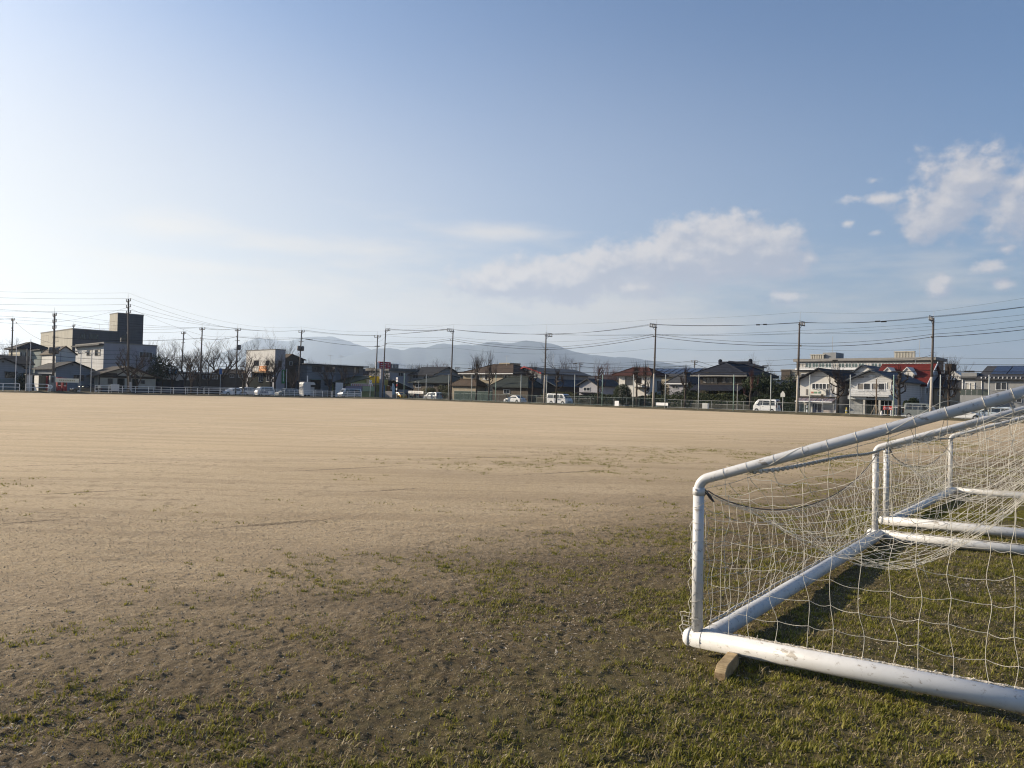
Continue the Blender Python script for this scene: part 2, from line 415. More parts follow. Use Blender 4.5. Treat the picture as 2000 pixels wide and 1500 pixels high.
# streets with kerbs beyond both sides of the field
asph = mat('asphalt', (.055, .056, .06), .9, .25, .6, .3)
kerbm = mat('kerb_concrete', (.36, .35, .33), .9, .2, 1.5)
def strip(name, fn, s0, s1, o0, o1, z, m, h=0, label=None):
    mb = MB()
    a, b, c, d = fn(s0, o0), fn(s1, o0), fn(s1, o1), fn(s0, o1)
    if h: mb.hull([(p.x, p.y, z) for p in (a, b, c, d)], [(p.x, p.y, z + h) for p in (a, b, c, d)])
    else: mb.poly([(p.x, p.y, z) for p in (a, b, c, d)])
    return tag(mb.build(name, m), label, kind='structure')
strip('road', RS, -60, 170, 4.2, 10.2, -.03, asph, label='asphalt street along the right side of the field')
strip('road', LS, -60, 170, 4.2, 10.6, -.024, asph, label='asphalt street along the left side of the field')
strip('kerb', RS, 0, 170, 3.95, 4.2, -.05, kerbm, .16, 'concrete kerb of the right street')
strip('kerb', LS, 0, 170, 3.95, 4.2, -.05, kerbm, .16, 'concrete kerb of the left street')
strip('kerb', RS, 0, 170, 10.2, 10.4, -.05, kerbm, .14, 'far concrete kerb of the right street')
strip('kerb', LS, 12, 170, 10.6, 10.8, -.05, kerbm, .14, 'far concrete kerb of the left street')
linem = mat('road_paint', (.72, .72, .7), .7, .2, 2)
strip('road_marking', RS, 12, 170, 9.5, 9.62, -.018, linem, label='white edge line of the right street')
strip('road_marking', LS, 12, 170, 9.9, 10.02, -.012, linem, label='white edge line of the left street')

# weedy banks between the field and the streets
def bank(name, fn, s0, s1, seed, label):
    ss = np.arange(s0, s1, .5); oo = np.linspace(-.9, 3.9, 17)
    S, O = np.meshgrid(ss, oo, indexing='ij')
    prof = np.clip(np.sin((O + .9) / 4.8 * math.pi), 0, 1) ** .8
    z = -.05 + prof * (.16 + .28 * fbm(S * .12, O * .5, 3, seed)) + .10 * (fbm(S * 1.1, O * 2, 3, seed + 3) - .5) * prof
    p0, ds, do = fn(0, 0), fn(1, 0) - fn(0, 0), fn(0, 1) - fn(0, 0)
    X = p0.x + S * ds.x + O * do.x; Y = p0.y + S * ds.y + O * do.y
    v = np.stack([X.ravel(), Y.ravel(), z.ravel()], 1); n1, n2 = S.shape
    i0 = (np.arange(n1 - 1)[:, None] * n2 + np.arange(n2 - 1)[None, :]).ravel()
    f = np.stack([i0, i0 + n2, i0 + n2 + 1, i0 + 1], 1)
    o = np_mesh(name, v, f, mat('bank_turf', (.045, .042, .022), .95, .4, 1.1, .5, c2=(.10, .085, .05)), smooth=True)
    return tag(o, label, kind='structure')
bank('bank', RS, -.5, 165, 51, 'low weedy bank along the right side of the field')
bank('bank', LS, -.5, 165, 61, 'low weedy bank along the left side of the field')

# ------------------------------------------------------------------ hills
def hills(name, prof, D, seed, label):
    px = np.arange(-900, 2901, 7.0)
    py = np.interp(px, [p[0] for p in prof], [p[1] for p in prof])
    rows = 26; V = []; n1 = len(px)
    for i, x in enumerate(px):
        k = kx(float(x)); zr = P(float(x), float(py[i]), D).z + (float(fbm(np.array(x * .035), np.array(2.0), 4, seed)) - .5) * D * .0025 + (float(fbm(np.array(x * .16), np.array(5.0), 3, seed + 4)) - .5) * D * .0014
        zr = max(zr, 6)
        for j in range(rows):
            f = j / (rows - 1)
            if f < .75:
                g = f / .75; d = D * (.70 + .30 * g); ridge = float(fbm(np.array(x * .018 + g * .9), np.array(g * 3.5 + x * .004), 4, seed + 9)) - .5
                z = zr * (g ** 1.15) * (1 + ridge * .75 * (1 - g) * 1.4)
            else:
                g = (f - .75) / .25; d = D * (1 + .12 * g); z = zr * (1 - g ** 1.2)
            V.append((k * d, d, max(z, -.3) - .05))
    V = np.array(V); i0 = (np.arange(n1 - 1)[:, None] * rows + np.arange(rows - 1)[None, :]).ravel()
    f = np.stack([i0, i0 + rows, i0 + rows + 1, i0 + 1], 1)
    o = np_mesh(name, V, f, mat('hill_forest', (.036, .052, .056), .95, .35, .012, 0), smooth=True)
    return tag(o, label, kind='structure')
hills('far_hills', [(-900, 735), (0, 728), (300, 720), (400, 702), (440, 684), (475, 667), (505, 657), (535, 661), (560, 664), (600, 655), (650, 656), (690, 667), (740, 687), (800, 703), (900, 712), (1300, 735), (2900, 770)], 9800, 71, 'pale far mountain range left of centre')
hills('hills', [(-900, 748), (300, 745), (560, 728), (650, 702), (700, 688), (728, 678), (755, 676), (775, 680), (785, 684), (800, 676), (830, 677), (860, 668), (885, 670), (925, 672), (950, 664), (985, 668), (1000, 668), (1022, 662), (1050, 665), (1085, 670), (1110, 681), (1150, 691), (1200, 696), (1225, 695), (1260, 701), (1300, 707), (1340, 713), (1375, 722), (1430, 724), (1500, 735), (1700, 748), (2900, 775)], 7900, 83, 'blue hazy mountain ridge behind the town')

# ------------------------------------------------------------------ the air
hz = MB().box(-14000, 14000, -700, 11300, -1.2, 860).build('haze', bpy.data.materials.new('haze_air'))
tag(hz, 'thin afternoon haze filling the air', kind='stuff')
def haze_mat():
    m = hz.data.materials[0]; m.use_nodes = True; nt = m.node_tree; nt.nodes.clear()
    o = nt.nodes.new('ShaderNodeOutputMaterial'); v = nt.nodes.new('ShaderNodeVolumePrincipled')
    v.inputs['Color'].default_value = (.66,.80,1,1); v.inputs['Density'].default_value = 0.95e-4; v.inputs['Anisotropy'].default_value = .4
    nt.links.new(v.outputs[0], o.inputs['Volume'])
haze_mat()
# ground must stay inside the haze box
for v in gm.data.vertices:
    v.co.x = max(-13900, min(13900, v.co.x)); v.co.y = max(-650, min(11200, v.co.y))
# ------------------------------------------------------------------ grass tufts, dead blades and leaf litter of the margin
def in_view(x, y, m=.06):
    k = x / np.maximum(y, .1); return (np.abs(k) < .667 + m) & (y > 2.4)
def tufts(n, ymin, ymax, seed):
    r = np.random.default_rng(seed)
    y = np.sqrt(r.uniform(ymin ** 2, ymax ** 2, n)); x = r.uniform(-.73, .73, n) * y
    w = margin(x, y) + 2.4 * (fbm(x * .45, y * .45, 3, 91) - .5)
    cl = fbm(x * 1.6, y * 1.6, 3, 97)
    return x, y, w, cl, r
def blades(xs, ys, n_blades, h, spread, seed, width=.0035, lean=.6):
    r = np.random.default_rng(seed); nt_ = len(xs)
    tot = nt_ * n_blades
    bx = np.repeat(xs, n_blades) + r.normal(0, 1, tot) * np.repeat(spread, n_blades)
    by = np.repeat(ys, n_blades) + r.normal(0, 1, tot) * np.repeat(spread, n_blades)
    bz = gz(bx, by) - .004
    hh = np.repeat(h, n_blades) * r.uniform(.5, 1.25, tot)
    an = r.uniform(0, 2 * math.pi, tot); le = r.uniform(.15, 1.0, tot) * lean
    dx, dy = np.cos(an), np.sin(an); wx, wy = -dy, dx
    wd = width * r.uniform(.7, 1.5, tot)
    def pt(f, side):
        hor = le * hh * f ** 1.7; ver = hh * f * (1 - .28 * le * f)
        ww = wd * (1 - f) * side
        return np.stack([bx + dx * hor + wx * ww, by + dy * hor + wy * ww, bz + ver], 1)
    V = np.stack([pt(0, 1), pt(0, -1), pt(.55, 1.1), pt(.55, -1.1), pt(1, 0)], 1).reshape(-1, 3)
    b0 = np.arange(tot) * 5
    F = np.concatenate([np.stack([b0, b0 + 1, b0 + 3], 1), np.stack([b0, b0 + 3, b0 + 2], 1), np.stack([b0 + 2, b0 + 3, b0 + 4], 1)])
    return V, F
def grass_mat(name, c1, c2, c3):
    m = bpy.data.materials.new(name); m.use_nodes = True; nt = m.node_tree; N = nt.nodes; L = nt.links; b = N['Principled BSDF']
    b.inputs['Roughness'].default_value = .6; b.inputs['Specular IOR Level'].default_value = .3
    tc = N.new('ShaderNodeTexCoord'); n = N.new('ShaderNodeTexNoise'); n.inputs['Scale'].default_value = 5.5; n.inputs['Detail'].default_value = 6; n.inputs['Roughness'].default_value = .75
    L.new(tc.outputs['Object'], n.inputs['Vector']); r = N.new('ShaderNodeValToRGB')
    r.color_ramp.elements[0].position = .3; r.color_ramp.elements[1].position = .7
    r.color_ramp.elements[0].color = (*c1, 1); r.color_ramp.elements[1].color = (*c3, 1)
    e = r.color_ramp.elements.new(.5); e.color = (*c2, 1)
    L.new(n.outputs['Fac'], r.inputs[0]); L.new(r.outputs[0], b.inputs['Base Color'])
    tr = N.new('ShaderNodeBsdfTranslucent'); L.new(r.outputs[0], tr.inputs['Color'])
    mx = N.new('ShaderNodeMixShader'); mx.inputs[0].default_value = .35
    L.new(b.outputs[0], mx.inputs[1]); L.new(tr.outputs[0], mx.inputs[2]); L.new(mx.outputs[0], N['Material Output'].inputs['Surface'])
    return m
gm_green = grass_mat('grass_blades', (.11, .115, .016), (.20, .19, .03), (.29, .245, .06))
gm_dry = grass_mat('dry_blades', (.16, .12, .06), (.30, .24, .13), (.42, .35, .21))
gm_leaf = grass_mat('dead_leaves', (.16, .115, .075), (.40, .34, .26), (.66, .61, .53))
# 1: discrete tufts, sparser towards the sand
x, y, w, cl, r = tufts(90000, 2.7, 12, 1)
p = sm(w, -6.9, -1.8) * (.055 + .36 * sm(cl, .44, .60)) * .95
k = (r.uniform(0, 1, len(x)) < p) & in_view(x, y)
x, y, w = x[k], y[k], w[k]
V1, F1 = blades(x, y, 15, .015 + .032 * np.clip(r.beta(2, 4, len(x)) * (1 + .5 * sm(w, -4, -1)), 0, 1), .012 + .024 * r.random(len(x)), 2, width=.0042, lean=1.0)
# 2: short turf under and round the goals
x, y, w, cl, r = tufts(130000, 2.7, 15, 3)
p = sm(w + 1.8 * (cl - .5), -3.9, -1.3) * .45
k = (r.uniform(0, 1, len(x)) < p) & in_view(x, y)
x, y = x[k], y[k]
V2, F2 = blades(x, y, 6, .007 + .016 * r.random(len(x)), .03 + 0 * x, 4, lean=1.2)
# 3: far specks out on the sand
x, y, w, cl, r = tufts(80000, 9.0, 36, 5)
p = sm(w, -17, -5.5) * sm(fbm(x * .22, y * .22, 3, 131), .42, .6) * .8 * sm(cl, .34, .62) * sm(np.hypot(x, y), 8.5, 15)
k = (r.uniform(0, 1, len(x)) < p) & in_view(x, y)
x, y = x[k], y[k]
V3, F3 = blades(x, y, 10, .014 + .022 * r.random(len(x)), .03 + .05 * r.random(len(x)), 6, width=.007, lean=.9)
V = np.concatenate([V1, V2, V3]); F = np.concatenate([F1, F2 + len(V1), F3 + len(V1) + len(V2)])
tag(np_mesh('grass', V, F, gm_green), 'short green grass tufts sprouting from the bare earth', 'grass', kind='stuff')
# dry blades and straw
x, y, w, cl, r = tufts(90000, 2.7, 10, 7)
p = sm(w, -6.5, -2.0) * .34 * sm(cl, .3, .55)
k = (r.uniform(0, 1, len(x)) < p) & in_view(x, y)
V, F = blades(x[k], y[k], 4, .02 + .03 * r.random(k.sum()), .02 + 0 * x[k], 8, width=.0025, lean=1.6)
tag(np_mesh('dry_grass', V, F, gm_dry), 'thin dry straw-coloured blades lying among the grass', 'dry grass', kind='stuff')
# dead leaves: small curled quads
x, y, w, cl, r = tufts(120000, 2.7, 10.5, 9)
lit = fbm(x * .9, y * .9, 3, 141)
p = sm(w, -5.8, -2.2) * (.03 + .5 * sm(lit, .52, .68)) * .7
k = (r.uniform(0, 1, len(x)) < p) & in_view(x, y)
x, y = x[k], y[k]; n = len(x)
an = r.uniform(0, 6.283, n); ln = r.uniform(.006, .017, n); wd = ln * r.uniform(.3, .55, n); tilt = r.normal(0, .35, n); z0 = gz(x, y) + .004 + .004 * r.random(n)
ca, sa = np.cos(an), np.sin(an)
def lp(a, b, up): return np.stack([x + ca * a - sa * b, y + sa * a + ca * b, z0 + up], 1)
V = np.stack([lp(-ln, 0 * ln, -tilt * ln), lp(0 * ln, -wd, .5 * wd), lp(ln, 0 * ln, tilt * ln), lp(0 * ln, wd, .5 * wd * r.uniform(-.5, 1.5, n))], 1).reshape(-1, 3)
b0 = np.arange(n) * 4; F = np.concatenate([np.stack([b0, b0 + 1, b0 + 2], 1), np.stack([b0, b0 + 2, b0 + 3], 1)])
tag(np_mesh('dead_leaves', V, F, gm_leaf), 'small curled pale dead leaves strewn over the turf', 'leaves', kind='stuff')
# grit and clods on the bare part
x, y, w, cl, r = tufts(110000, 2.7, 9.5, 13)
k = (r.uniform(0, 1, len(x)) < .5) & in_view(x, y); x, y = x[k], y[k]; n = len(x)
s = .0024 + .010 * r.beta(1.2, 6, n); z0 = gz(x, y)
oct_ = np.array([(1, 0, 0), (0, 1, 0), (-1, 0, 0), (0, -1, 0), (0, 0, .8), (0, 0, -.5)])
jit = 1 + .35 * r.normal(0, 1, (n, 6, 1))
V = (np.stack([x, y, z0], 1)[:, None, :] + oct_[None] * s[:, None, None] * jit).reshape(-1, 3)
tri = np.array([(0, 1, 4), (1, 2, 4), (2, 3, 4), (3, 0, 4), (1, 0, 5), (2, 1, 5), (3, 2, 5), (0, 3, 5)])
F = (np.arange(n)[:, None, None] * 6 + tri[None]).reshape(-1, 3)
tag(np_mesh('grit', V, F, mat('grit_stone', (.13, .105, .075), .95, .35, 14, c2=(.34, .29, .22))), 'fine grit and clods on the bare earth', 'grit', kind='stuff')
# ------------------------------------------------------------------ football goals lying on their faces
def goal_paint():
    m = mat('goal_paint', (.52, .525, .53), .4, .05, 4, .04, c2=(.57, .57, .565), spec=.4); nt = m.node_tree; N = nt.nodes; L = nt.links; b = N['Principled BSDF']
    src = b.inputs['Base Color'].links[0].from_socket; tc = [n for n in N if n.type == 'TEX_COORD'][0]
    def scuff(scale, lo, hi, c, amt, sz):
        nonlocal src
        mp = N.new('ShaderNodeMapping'); mp.inputs['Scale'].default_value = sz; L.new(tc.outputs['Object'], mp.inputs[0])
        n = N.new('ShaderNodeTexNoise'); n.inputs['Scale'].default_value = scale; n.inputs['Detail'].default_value = 7; n.inputs['Roughness'].default_value = .72; L.new(mp.outputs[0], n.inputs['Vector'])
        r = N.new('ShaderNodeMapRange'); L.new(n.outputs['Fac'], r.inputs[0]); r.inputs[1].default_value = lo; r.inputs[2].default_value = hi; r.inputs[4].default_value = amt
        x = N.new('ShaderNodeMix'); x.data_type = 'RGBA'; L.new(r.outputs[0], x.inputs['Factor']); L.new(src, x.inputs['A']); x.inputs['B'].default_value = (*c, 1); src = x.outputs['Result']
    scuff(2.6, .50, .70, (.40, .38, .35), .3, (1, 1, 1)); scuff(24, .585, .66, (.24, .215, .18), .8, (1, 1, 1)); scuff(8, .61, .65, (.20, .165, .12), .75, (1, 1, 2.5))
    L.new(src, b.inputs['Base Color']); return m
white_paint = goal_paint()
steel_ = mat('bolt_steel', (.30, .29, .28), .5, .2, 20, metal=.5)
alu = mat('goal_aluminium', (.70, .71, .72), .35, .08, 6, .03)
cordm = mat('net_cord', (.58, .55, .48), .8, .15, 30)
ropem = mat('edge_rope', (.30, .27, .22), .95, .4, 60, .6, c2=(.62, .57, .49))
darkcord = mat('dark_cord', (.09, .085, .09), .9, .2, 30)
def lerp(a, b, t): return a + (b - a) * t
def twist_rope(mb_, pts, r=.009, turns_per_m=14):
    pts = [Vector(p) for p in pts]; out = [[], []]
    L_ = 0; fine = []
    for a, b in zip(pts, pts[1:]):
        n = max(2, int((b - a).length / .022))
        for i in range(n): fine.append((a.lerp(b, i / n), b - a))
    for i, (p, d) in enumerate(fine):
        if i: L_ += (p - fine[i - 1][0]).length
        d = d.normalized(); u = d.orthogonal().normalized()
        u = Vector((0, 0, 1)).cross(d); u = u.normalized() if u.length > .1 else Vector((1, 0, 0)); w = d.cross(u)
        ph = L_ * turns_per_m * 2 * math.pi / 2
        q = u * math.cos(ph) + w * math.sin(ph)
        out[0].append(p + q * r * .75); out[1].append(p - q * r * .75)
    for o in out: mb_.tube(o, r, 5)
def wavy(pts, amp, rnd, fr=(1.5, 4)):
    """small natural slack on a cord: two sine waves, zero at its ends"""
    n = len(pts); a1, a2, p1, p2 = rnd.uniform(.4, 1), rnd.uniform(.2, .6), rnd.uniform(0, 6), rnd.uniform(0, 6)
    f1, f2 = rnd.uniform(*fr), rnd.uniform(fr[1], fr[1] * 2.2); out = []
    dx, dy = rnd.uniform(-1, 1), rnd.uniform(-1, 1)
    for i, p in enumerate(pts):
        t = i / (n - 1); e = math.sin(math.pi * t) ** .6
        s = (a1 * math.sin(f1 * 6.28 * t + p1) + a2 * math.sin(f2 * 6.28 * t + p2)) * amp * e
        out.append(p + Vector((dx * s, dy * s, s * .6)))
    return out

def goal(A, dirp, dirc, W, z_near, z_far, depth, slope, postlen, label, seed, detail):
    """A: near end of the crossbar (on the ground); dirp: along the posts; dirc: along the crossbar"""
    rnd = random.Random(seed)
    A = Vector(A); dirp = Vector(dirp).normalized(); dirc = Vector(dirc).normalized(); up = Vector((0, 0, 1))
    root = thing('soccer_goal', label, 'goal', (A.x, A.y, 0), 0, 'soccer goals laid on their faces')
    O = (A.x, A.y, 0)
    def Q(c, s, z): return Vector((A.x, A.y, 0)) + dirc * c + dirp * s + up * z
    nseg = 24 if detail else 16
    # crossbar and posts, lying on the ground
    mb = MB().tube([Q(.02, 0.03, z_near), Q(W - .02, .03, z_far)], .058, nseg); mb.build('crossbar', white_paint, root, True, O)
    for c, z in ((0, z_near), (W, z_far)):
        p0, p1 = Q(c, -.055, z), Q(c, postlen, z + .005)
        mb = MB().tube([p0, p0.lerp(p1, .5), p1], .057, nseg); po = mb.build('post', white_paint, root, True, O)
        mb = MB()                                                     # rounded plastic end cap
        prof = [(.0, .0585), (.012, .0585), (.03, .052), (.044, .038), (.05, .018), (.052, .002)]
        mb.tube([p0 - dirp * (a - .004) for a, _ in prof], [r for _, r in prof], nseg); mb.build('end_cap', mat('cap_plastic', (.70, .70, .69), .5, .06, 8), po, True)
        po.children[0].data.transform(Matrix.Translation(-Vector(O)))
        mb = MB().ring(p0 + dirp * .075, dirp, .0575, .0018, 20, 4); mb.build('seam', mat('seam_dark', (.35, .35, .35), .7), po, True, O)
    # the depth bars of the goal roof, now upright, and the back struts rising to the base bar
    zt = depth
    struts = []
    for c, z in ((0, z_near), (W, z_far)):
        mb = MB().tube([Q(c, -.015, z), Q(c, -.015 - .01, zt - .09)], .034, nseg); db = mb.build('depth_bar', white_paint, root, True, O)
        mb = MB().tube([Q(c, -.025, zt - .10), Q(c, -.025, zt - .055)], .037, nseg); mb.build('sleeve', white_paint, db, True, O)
        pts = []; r0 = .085                                            # bent elbow then the straight strut
        sl_ = math.atan(slope); n = 9
        c0 = Vector((-.025 + r0, zt - .07))
        for i in range(n + 1):
            w = math.pi - (math.pi / 2 - sl_) * i / n
            pts.append(Q(c, c0.x + r0 * math.cos(w), c0.y + r0 * math.sin(w)))
        s0 = c0.x + r0 * math.cos(math.pi / 2 + sl_); z0 = c0.y + r0 * math.sin(math.pi / 2 + sl_)
        send = postlen - .02
        pts.append(Q(c, send, z0 + (send - s0) * slope))
        mb = MB().tube(pts, .031, nseg); st = mb.build('back_strut', white_paint, root, True, O)
        struts.append((s0, z0, send))
        bl = MB()
        for zb_ in (zt - .085, zt - .065): bl.tube([Q(c, -.025, zb_) - dirc * .042, Q(c, -.025, zb_) + dirc * .042], .006, 6)
        bl.build('bolt', steel_, db, False, O)
    s0, z0, send = struts[0]
    def zs(s): return z0 + (s - s0) * slope
    mb = MB().tube([Q(0, send, zs(send)), Q(W, send, zs(send))], .034, 12); mb.build('ground_bar', white_paint, root, True, O)
    # ---- net
    r_ = .0015 if detail else .0019; k_ = 5 if detail else 4
    net = MB(); cell = .14
    droop = .36
    def sag(u): return (4 * u * (1 - u)) ** .8
    def rope_z(u): return zt - .06 - droop * sag(u)
    def back(u, s):                                                    # s 0..1 from the slack roof edge to the ground bar
        se = lerp(.0, send, s); base = zs(se) if s > .03 else zt
        base = lerp(zt - .05, zs(send), s)
        belly = droop * (1 - .4 * s) + .80 * max(0, math.sin(math.pi * min(1, s) ** .72)) * (.55 + .85 * u)
        belly = lerp(belly, .15, max(0, (s - .75) / .25) ** 1.5)
        z = base - belly * sag(u)
        return Q(W * u, se, max(z, .05 + .10 * s))
    nu = int(W / cell); n_rows = int(send / cell)
    def crom(pts, sub, droop_):
        out = []; n = len(pts)
        for i in range(n - 1):
            p0, p1, p2, p3 = pts[max(i - 1, 0)], pts[i], pts[i + 1], pts[min(i + 2, n - 1)]
            for k in range(sub):
                f = k / sub; q = .5 * ((2 * p1) + (p2 - p0) * f + (2 * p0 - 5 * p1 + 4 * p2 - p3) * f * f + (3 * p1 - p0 - 3 * p2 + p3) * f ** 3)
                q.z -= droop_ * 4 * f * (1 - f) * (.4 + 1.2 * hash((i * 7 + n) % 11) / 11); out.append(q)
        out.append(pts[-1]); return out
    def weave(nodes, jit, droop_, sub=4):
        """knotted net: cords run through shared, slightly displaced knots"""
        ni, nj = len(nodes), len(nodes[0])
        for i in range(ni):
            for j in range(nj):
                if nodes[i][j] is not None and 0 < j < nj - 1:
                    p = nodes[i][j]; nodes[i][j] = p + Vector((rnd.gauss(0, jit), rnd.gauss(0, jit), rnd.gauss(0, jit * .8)))
                    nodes[i][j].z = max(nodes[i][j].z, .02)
        runs = [[nodes[i][j] for j in range(nj)] for i in range(ni)] + [[nodes[i][j] for i in range(ni)] for j in range(nj)]
        for k, rn in enumerate(runs):
            seg = []
            for p in rn + [None]:
                if p is not None: seg.append(p)
                elif seg:
                    if len(seg) > 1: net.tube(crom(seg, sub, 0 if k < ni else droop_), r_, k_, False)
                    seg = []
        if detail:
            for i in range(ni):
                for j in range(1, nj - 1):
                    if nodes[i][j] is not None: net.ball(nodes[i][j], r_ * 2.1, 6, 4, (1, 1, .8))
    # roof net (upright now) from the crossbar to the slack edge
    nr = 8; nodes = []
    for i in range(nu + 1):
        u = min(max(i / nu, .004), .996); zb = lerp(z_near, z_far, u) + .056; sway = rnd.uniform(-.03, .03)
        nodes.append([Q(W * u + sway * math.sin(math.pi * j / nr), .01 + .05 * math.sin(math.pi * j / nr) * sag(u), lerp(zb, rope_z(u), j / nr)) for j in range(nr + 1)])
    weave(nodes, .012, .008)
    # back net, sagging between the struts
    weave([[back(min(max(i / nu, .003), .997), j / n_rows) for j in range(n_rows + 1)] for i in range(nu + 1)], .014, .010)
    # a few torn, hanging ends
    for q in range(5):
        p = back(rnd.uniform(.2, .9), rnd.uniform(.15, .6)); net.tube([p, p + Vector((.02, .01, -.06)), p + Vector((rnd.uniform(-.04, .04), rnd.uniform(-.04, .04), -.14))], r_, k_)
    net.tube([back(i / 50, 0) for i in range(51)], r_ * 1.6, k_)
    # side nets between post and strut
    for c in (0, W):
        zb0 = (z_near if c == 0 else z_far) + .055
        ns = int(send / .15); nodes = []; zrows = [zb0 + j * .14 for j in range(13)]
        for i in range(0, ns + 1):
            s = max(.02, (i - .1 + rnd.uniform(-.1, .1)) * .15)
            if s > send - .03: continue
            shift = .02 + .03 * rnd.random(); top = zs(max(s, s0)) if s > s0 else zt - .1; colm = []
            for z in zrows:
                f = (z - zb0) / max(.1, top - zb0)
                colm.append(Q(c, s + shift * (1 - f), z) if z < top - .05 else None)
            nodes.append(colm)
            if s > s0 + .03:
                net.ring(Q(c, s, top), dirp + up * slope, .0335, r_ * 1.05, 14, k_)
                last = [p for p in colm if p is not None][-1]; net.tube([last, last.lerp(Q(c, s, top), .5) + dirc * rnd.uniform(-.008, .008), Q(c, s, top)], r_, k_)
        weave(nodes, .013, .012)
        # a cord spiralling along the strut
        pts = []; n = 90
        for i in range(n + 1):
            s = lerp(.12, send, i / n); w = i / n * 2 * math.pi * 3.3 + 1
            rr = .0335 + (.05 * max(0, math.sin(w * .5 + 1)) ** 4)
            pts.append(Q(c, s, zs(s)) + dirc * (rr * math.sin(w)) + up * (rr * math.cos(w)))
        net.tube(pts, r_, k_)
    # cords tied round the upright depth bars
    for c, z in ((0, z_near), (W, z_far)):
        for j in range(7 if detail else 5):
            zz = z + .12 + j * .12
            net.ring(Q(c, -.02, zz), up + dirp * rnd.uniform(-.5, .5) + dirc * rnd.uniform(-.4, .4), .038 + rnd.uniform(0, .006), r_, 14, k_)
        pts = [Q(c - .04 * (1 if c == 0 else -1) + .012 * math.sin(j * 1.7), -.05 + .012 * math.cos(j * 2.3), lerp(z + .05, zt - .25, j / 16)) for j in range(17)]
        net.tube(pts, r_ * 1.2, k_)
        for j in range(4):
            a = Q(c, -.05, z + .03); pts = []
            for i in range(13):
                w = 2 * math.pi * i / 12; R = .035 + .03 * rnd.random() * (i not in (0, 12))
                pts.append(a + dirp * (-.02 + R * math.cos(w)) + up * (.03 * j + R * .9 * math.sin(w)) + dirc * (-.03 + .02 * rnd.random()))
            net.tube(pts, r_ * 1.2, k_)
    net.build('net', cordm, root, True, O)
    # heavy lacing ropes along crossbar, post and roof edge
    rp = MB()
    zr = .060
    twist_rope(rp, [Q(W * i / 24, .0 - .012 + .01 * rnd.uniform(-1, 1), lerp(z_near, z_far, i / 24) + zr) for i in range(1, 24)], .0055)
    for c in (0, W):
        z = z_near if c == 0 else z_far
        twist_rope(rp, [Q(c + (.03 if c == 0 else -.03), postlen * i / 16, z + .005 * i / 16 + .056) for i in range(1, 17)], .0045)
        for i in range(3, 20):
            s = i * .115 + rnd.uniform(-.02, .02); q = Q(c + (.03 if c == 0 else -.03), s, z + .005 * s / postlen + .058)
            rp.tube([q, q + Vector((rnd.uniform(-.02, .02), rnd.uniform(-.02, .02), rnd.uniform(.004, .022)))], .0028, 5)
    rp.build('lacing_rope', ropem, root, True, O)
    return root, Q, zs, send, back, rope_z, O

# measured corners of the near goal
_b0 = P(1366, 1235, 4.82); _c0 = P(1712, 1036, 8.95)
_a0, _a1 = P(1342, 1243, 4.72), P(2000, 1378, 3.80)
_dp = Vector((_a1.x - _a0.x, _a1.y - _a0.y, 0)).normalized()
_dc = Vector((_c0.x - _b0.x, _c0.y - _b0.y, 0)); _W = _dc.length; _dc.normalize()
print('GOAL', _b0, _c0, _a0, _a1, _W, _dp.dot(_dc))
_top0 = P(1368, 940, 4.85)
g1 = goal(_b0, _dp, _dc, _W, .105, .09, 1.10, .35, 2.2, 'white goal frame nearest the camera, its post end propped on a timber block', 5, True)
# a dirty twisted rope hanging from the near strut to the far depth bar and on along the far strut
def long_rope(g, W, parent):
    root, Q, zs, send, back, rope_z, O = g
    mb = MB()
    pts = [Q(.0, .30, zs(.30) - .035), Q(W * .13, .30, zs(.3) - .055), Q(W * .45, .25, zs(.25) - .05), Q(W * .75, .16, zs(.15) - .06), Q(W * .97, .06, zs(.05) - .04)]
    fine = []
    for i in range(41):
        t = i / 40 * 4; j = min(int(t), 3); f = t - j
        p0, p1, p2, p3 = pts[max(j - 1, 0)], pts[j], pts[j + 1], pts[min(j + 2, 4)]
        fine.append(.5 * ((2 * p1) + (p2 - p0) * f + (2 * p0 - 5 * p1 + 4 * p2 - p3) * f * f + (3 * p1 - p0 - 3 * p2 + p3) * f ** 3))
    for i in range(1, 22): fine.append(Q(W, send * i / 22, zs(send * i / 22) - .055 + .012 * math.sin(i * 1.9)))
    twist_rope(mb, fine, .0095, 9)
    mb.build('edge_rope', ropem, parent, True, O)
    mb = MB(); e = [back(i / 60, 0) + Vector((0, 0, .012)) for i in range(1, 60)]
    e = [Q(.02, .0, 1.08 - .09)] + e + [Q(W - .02, 0, 1.08 - .09)]
    mb.tube(e, .0042, 5); mb.build('edge_cord', darkcord, parent, True, O)
    mb = MB().tube([Q(.03, 0, 1.03), Q(.10, .01, .98), Q(.16, .01, .945)], [.009, .011, .006], 6).build('tie_strap', darkcord, parent, True, O)
long_rope(g1, _W, g1[0])
_n0 = P(1733, 1015, 10.0); _f0 = P(1858, 958, 14.0)
_dc2 = Vector((_f0.x - _n0.x, _f0.y - _n0.y, 0)); _W2 = _dc2.length; _dc2.normalize()
print('GOAL2', _n0, _f0, _W2)
g2 = goal(_n0, _dp, _dc2, _W2, .09, .075, 1.06, .35, 2.2, 'second white goal frame lying in line beyond the nearest one', 11, False)
long_rope(g2, _W2, g2[0])

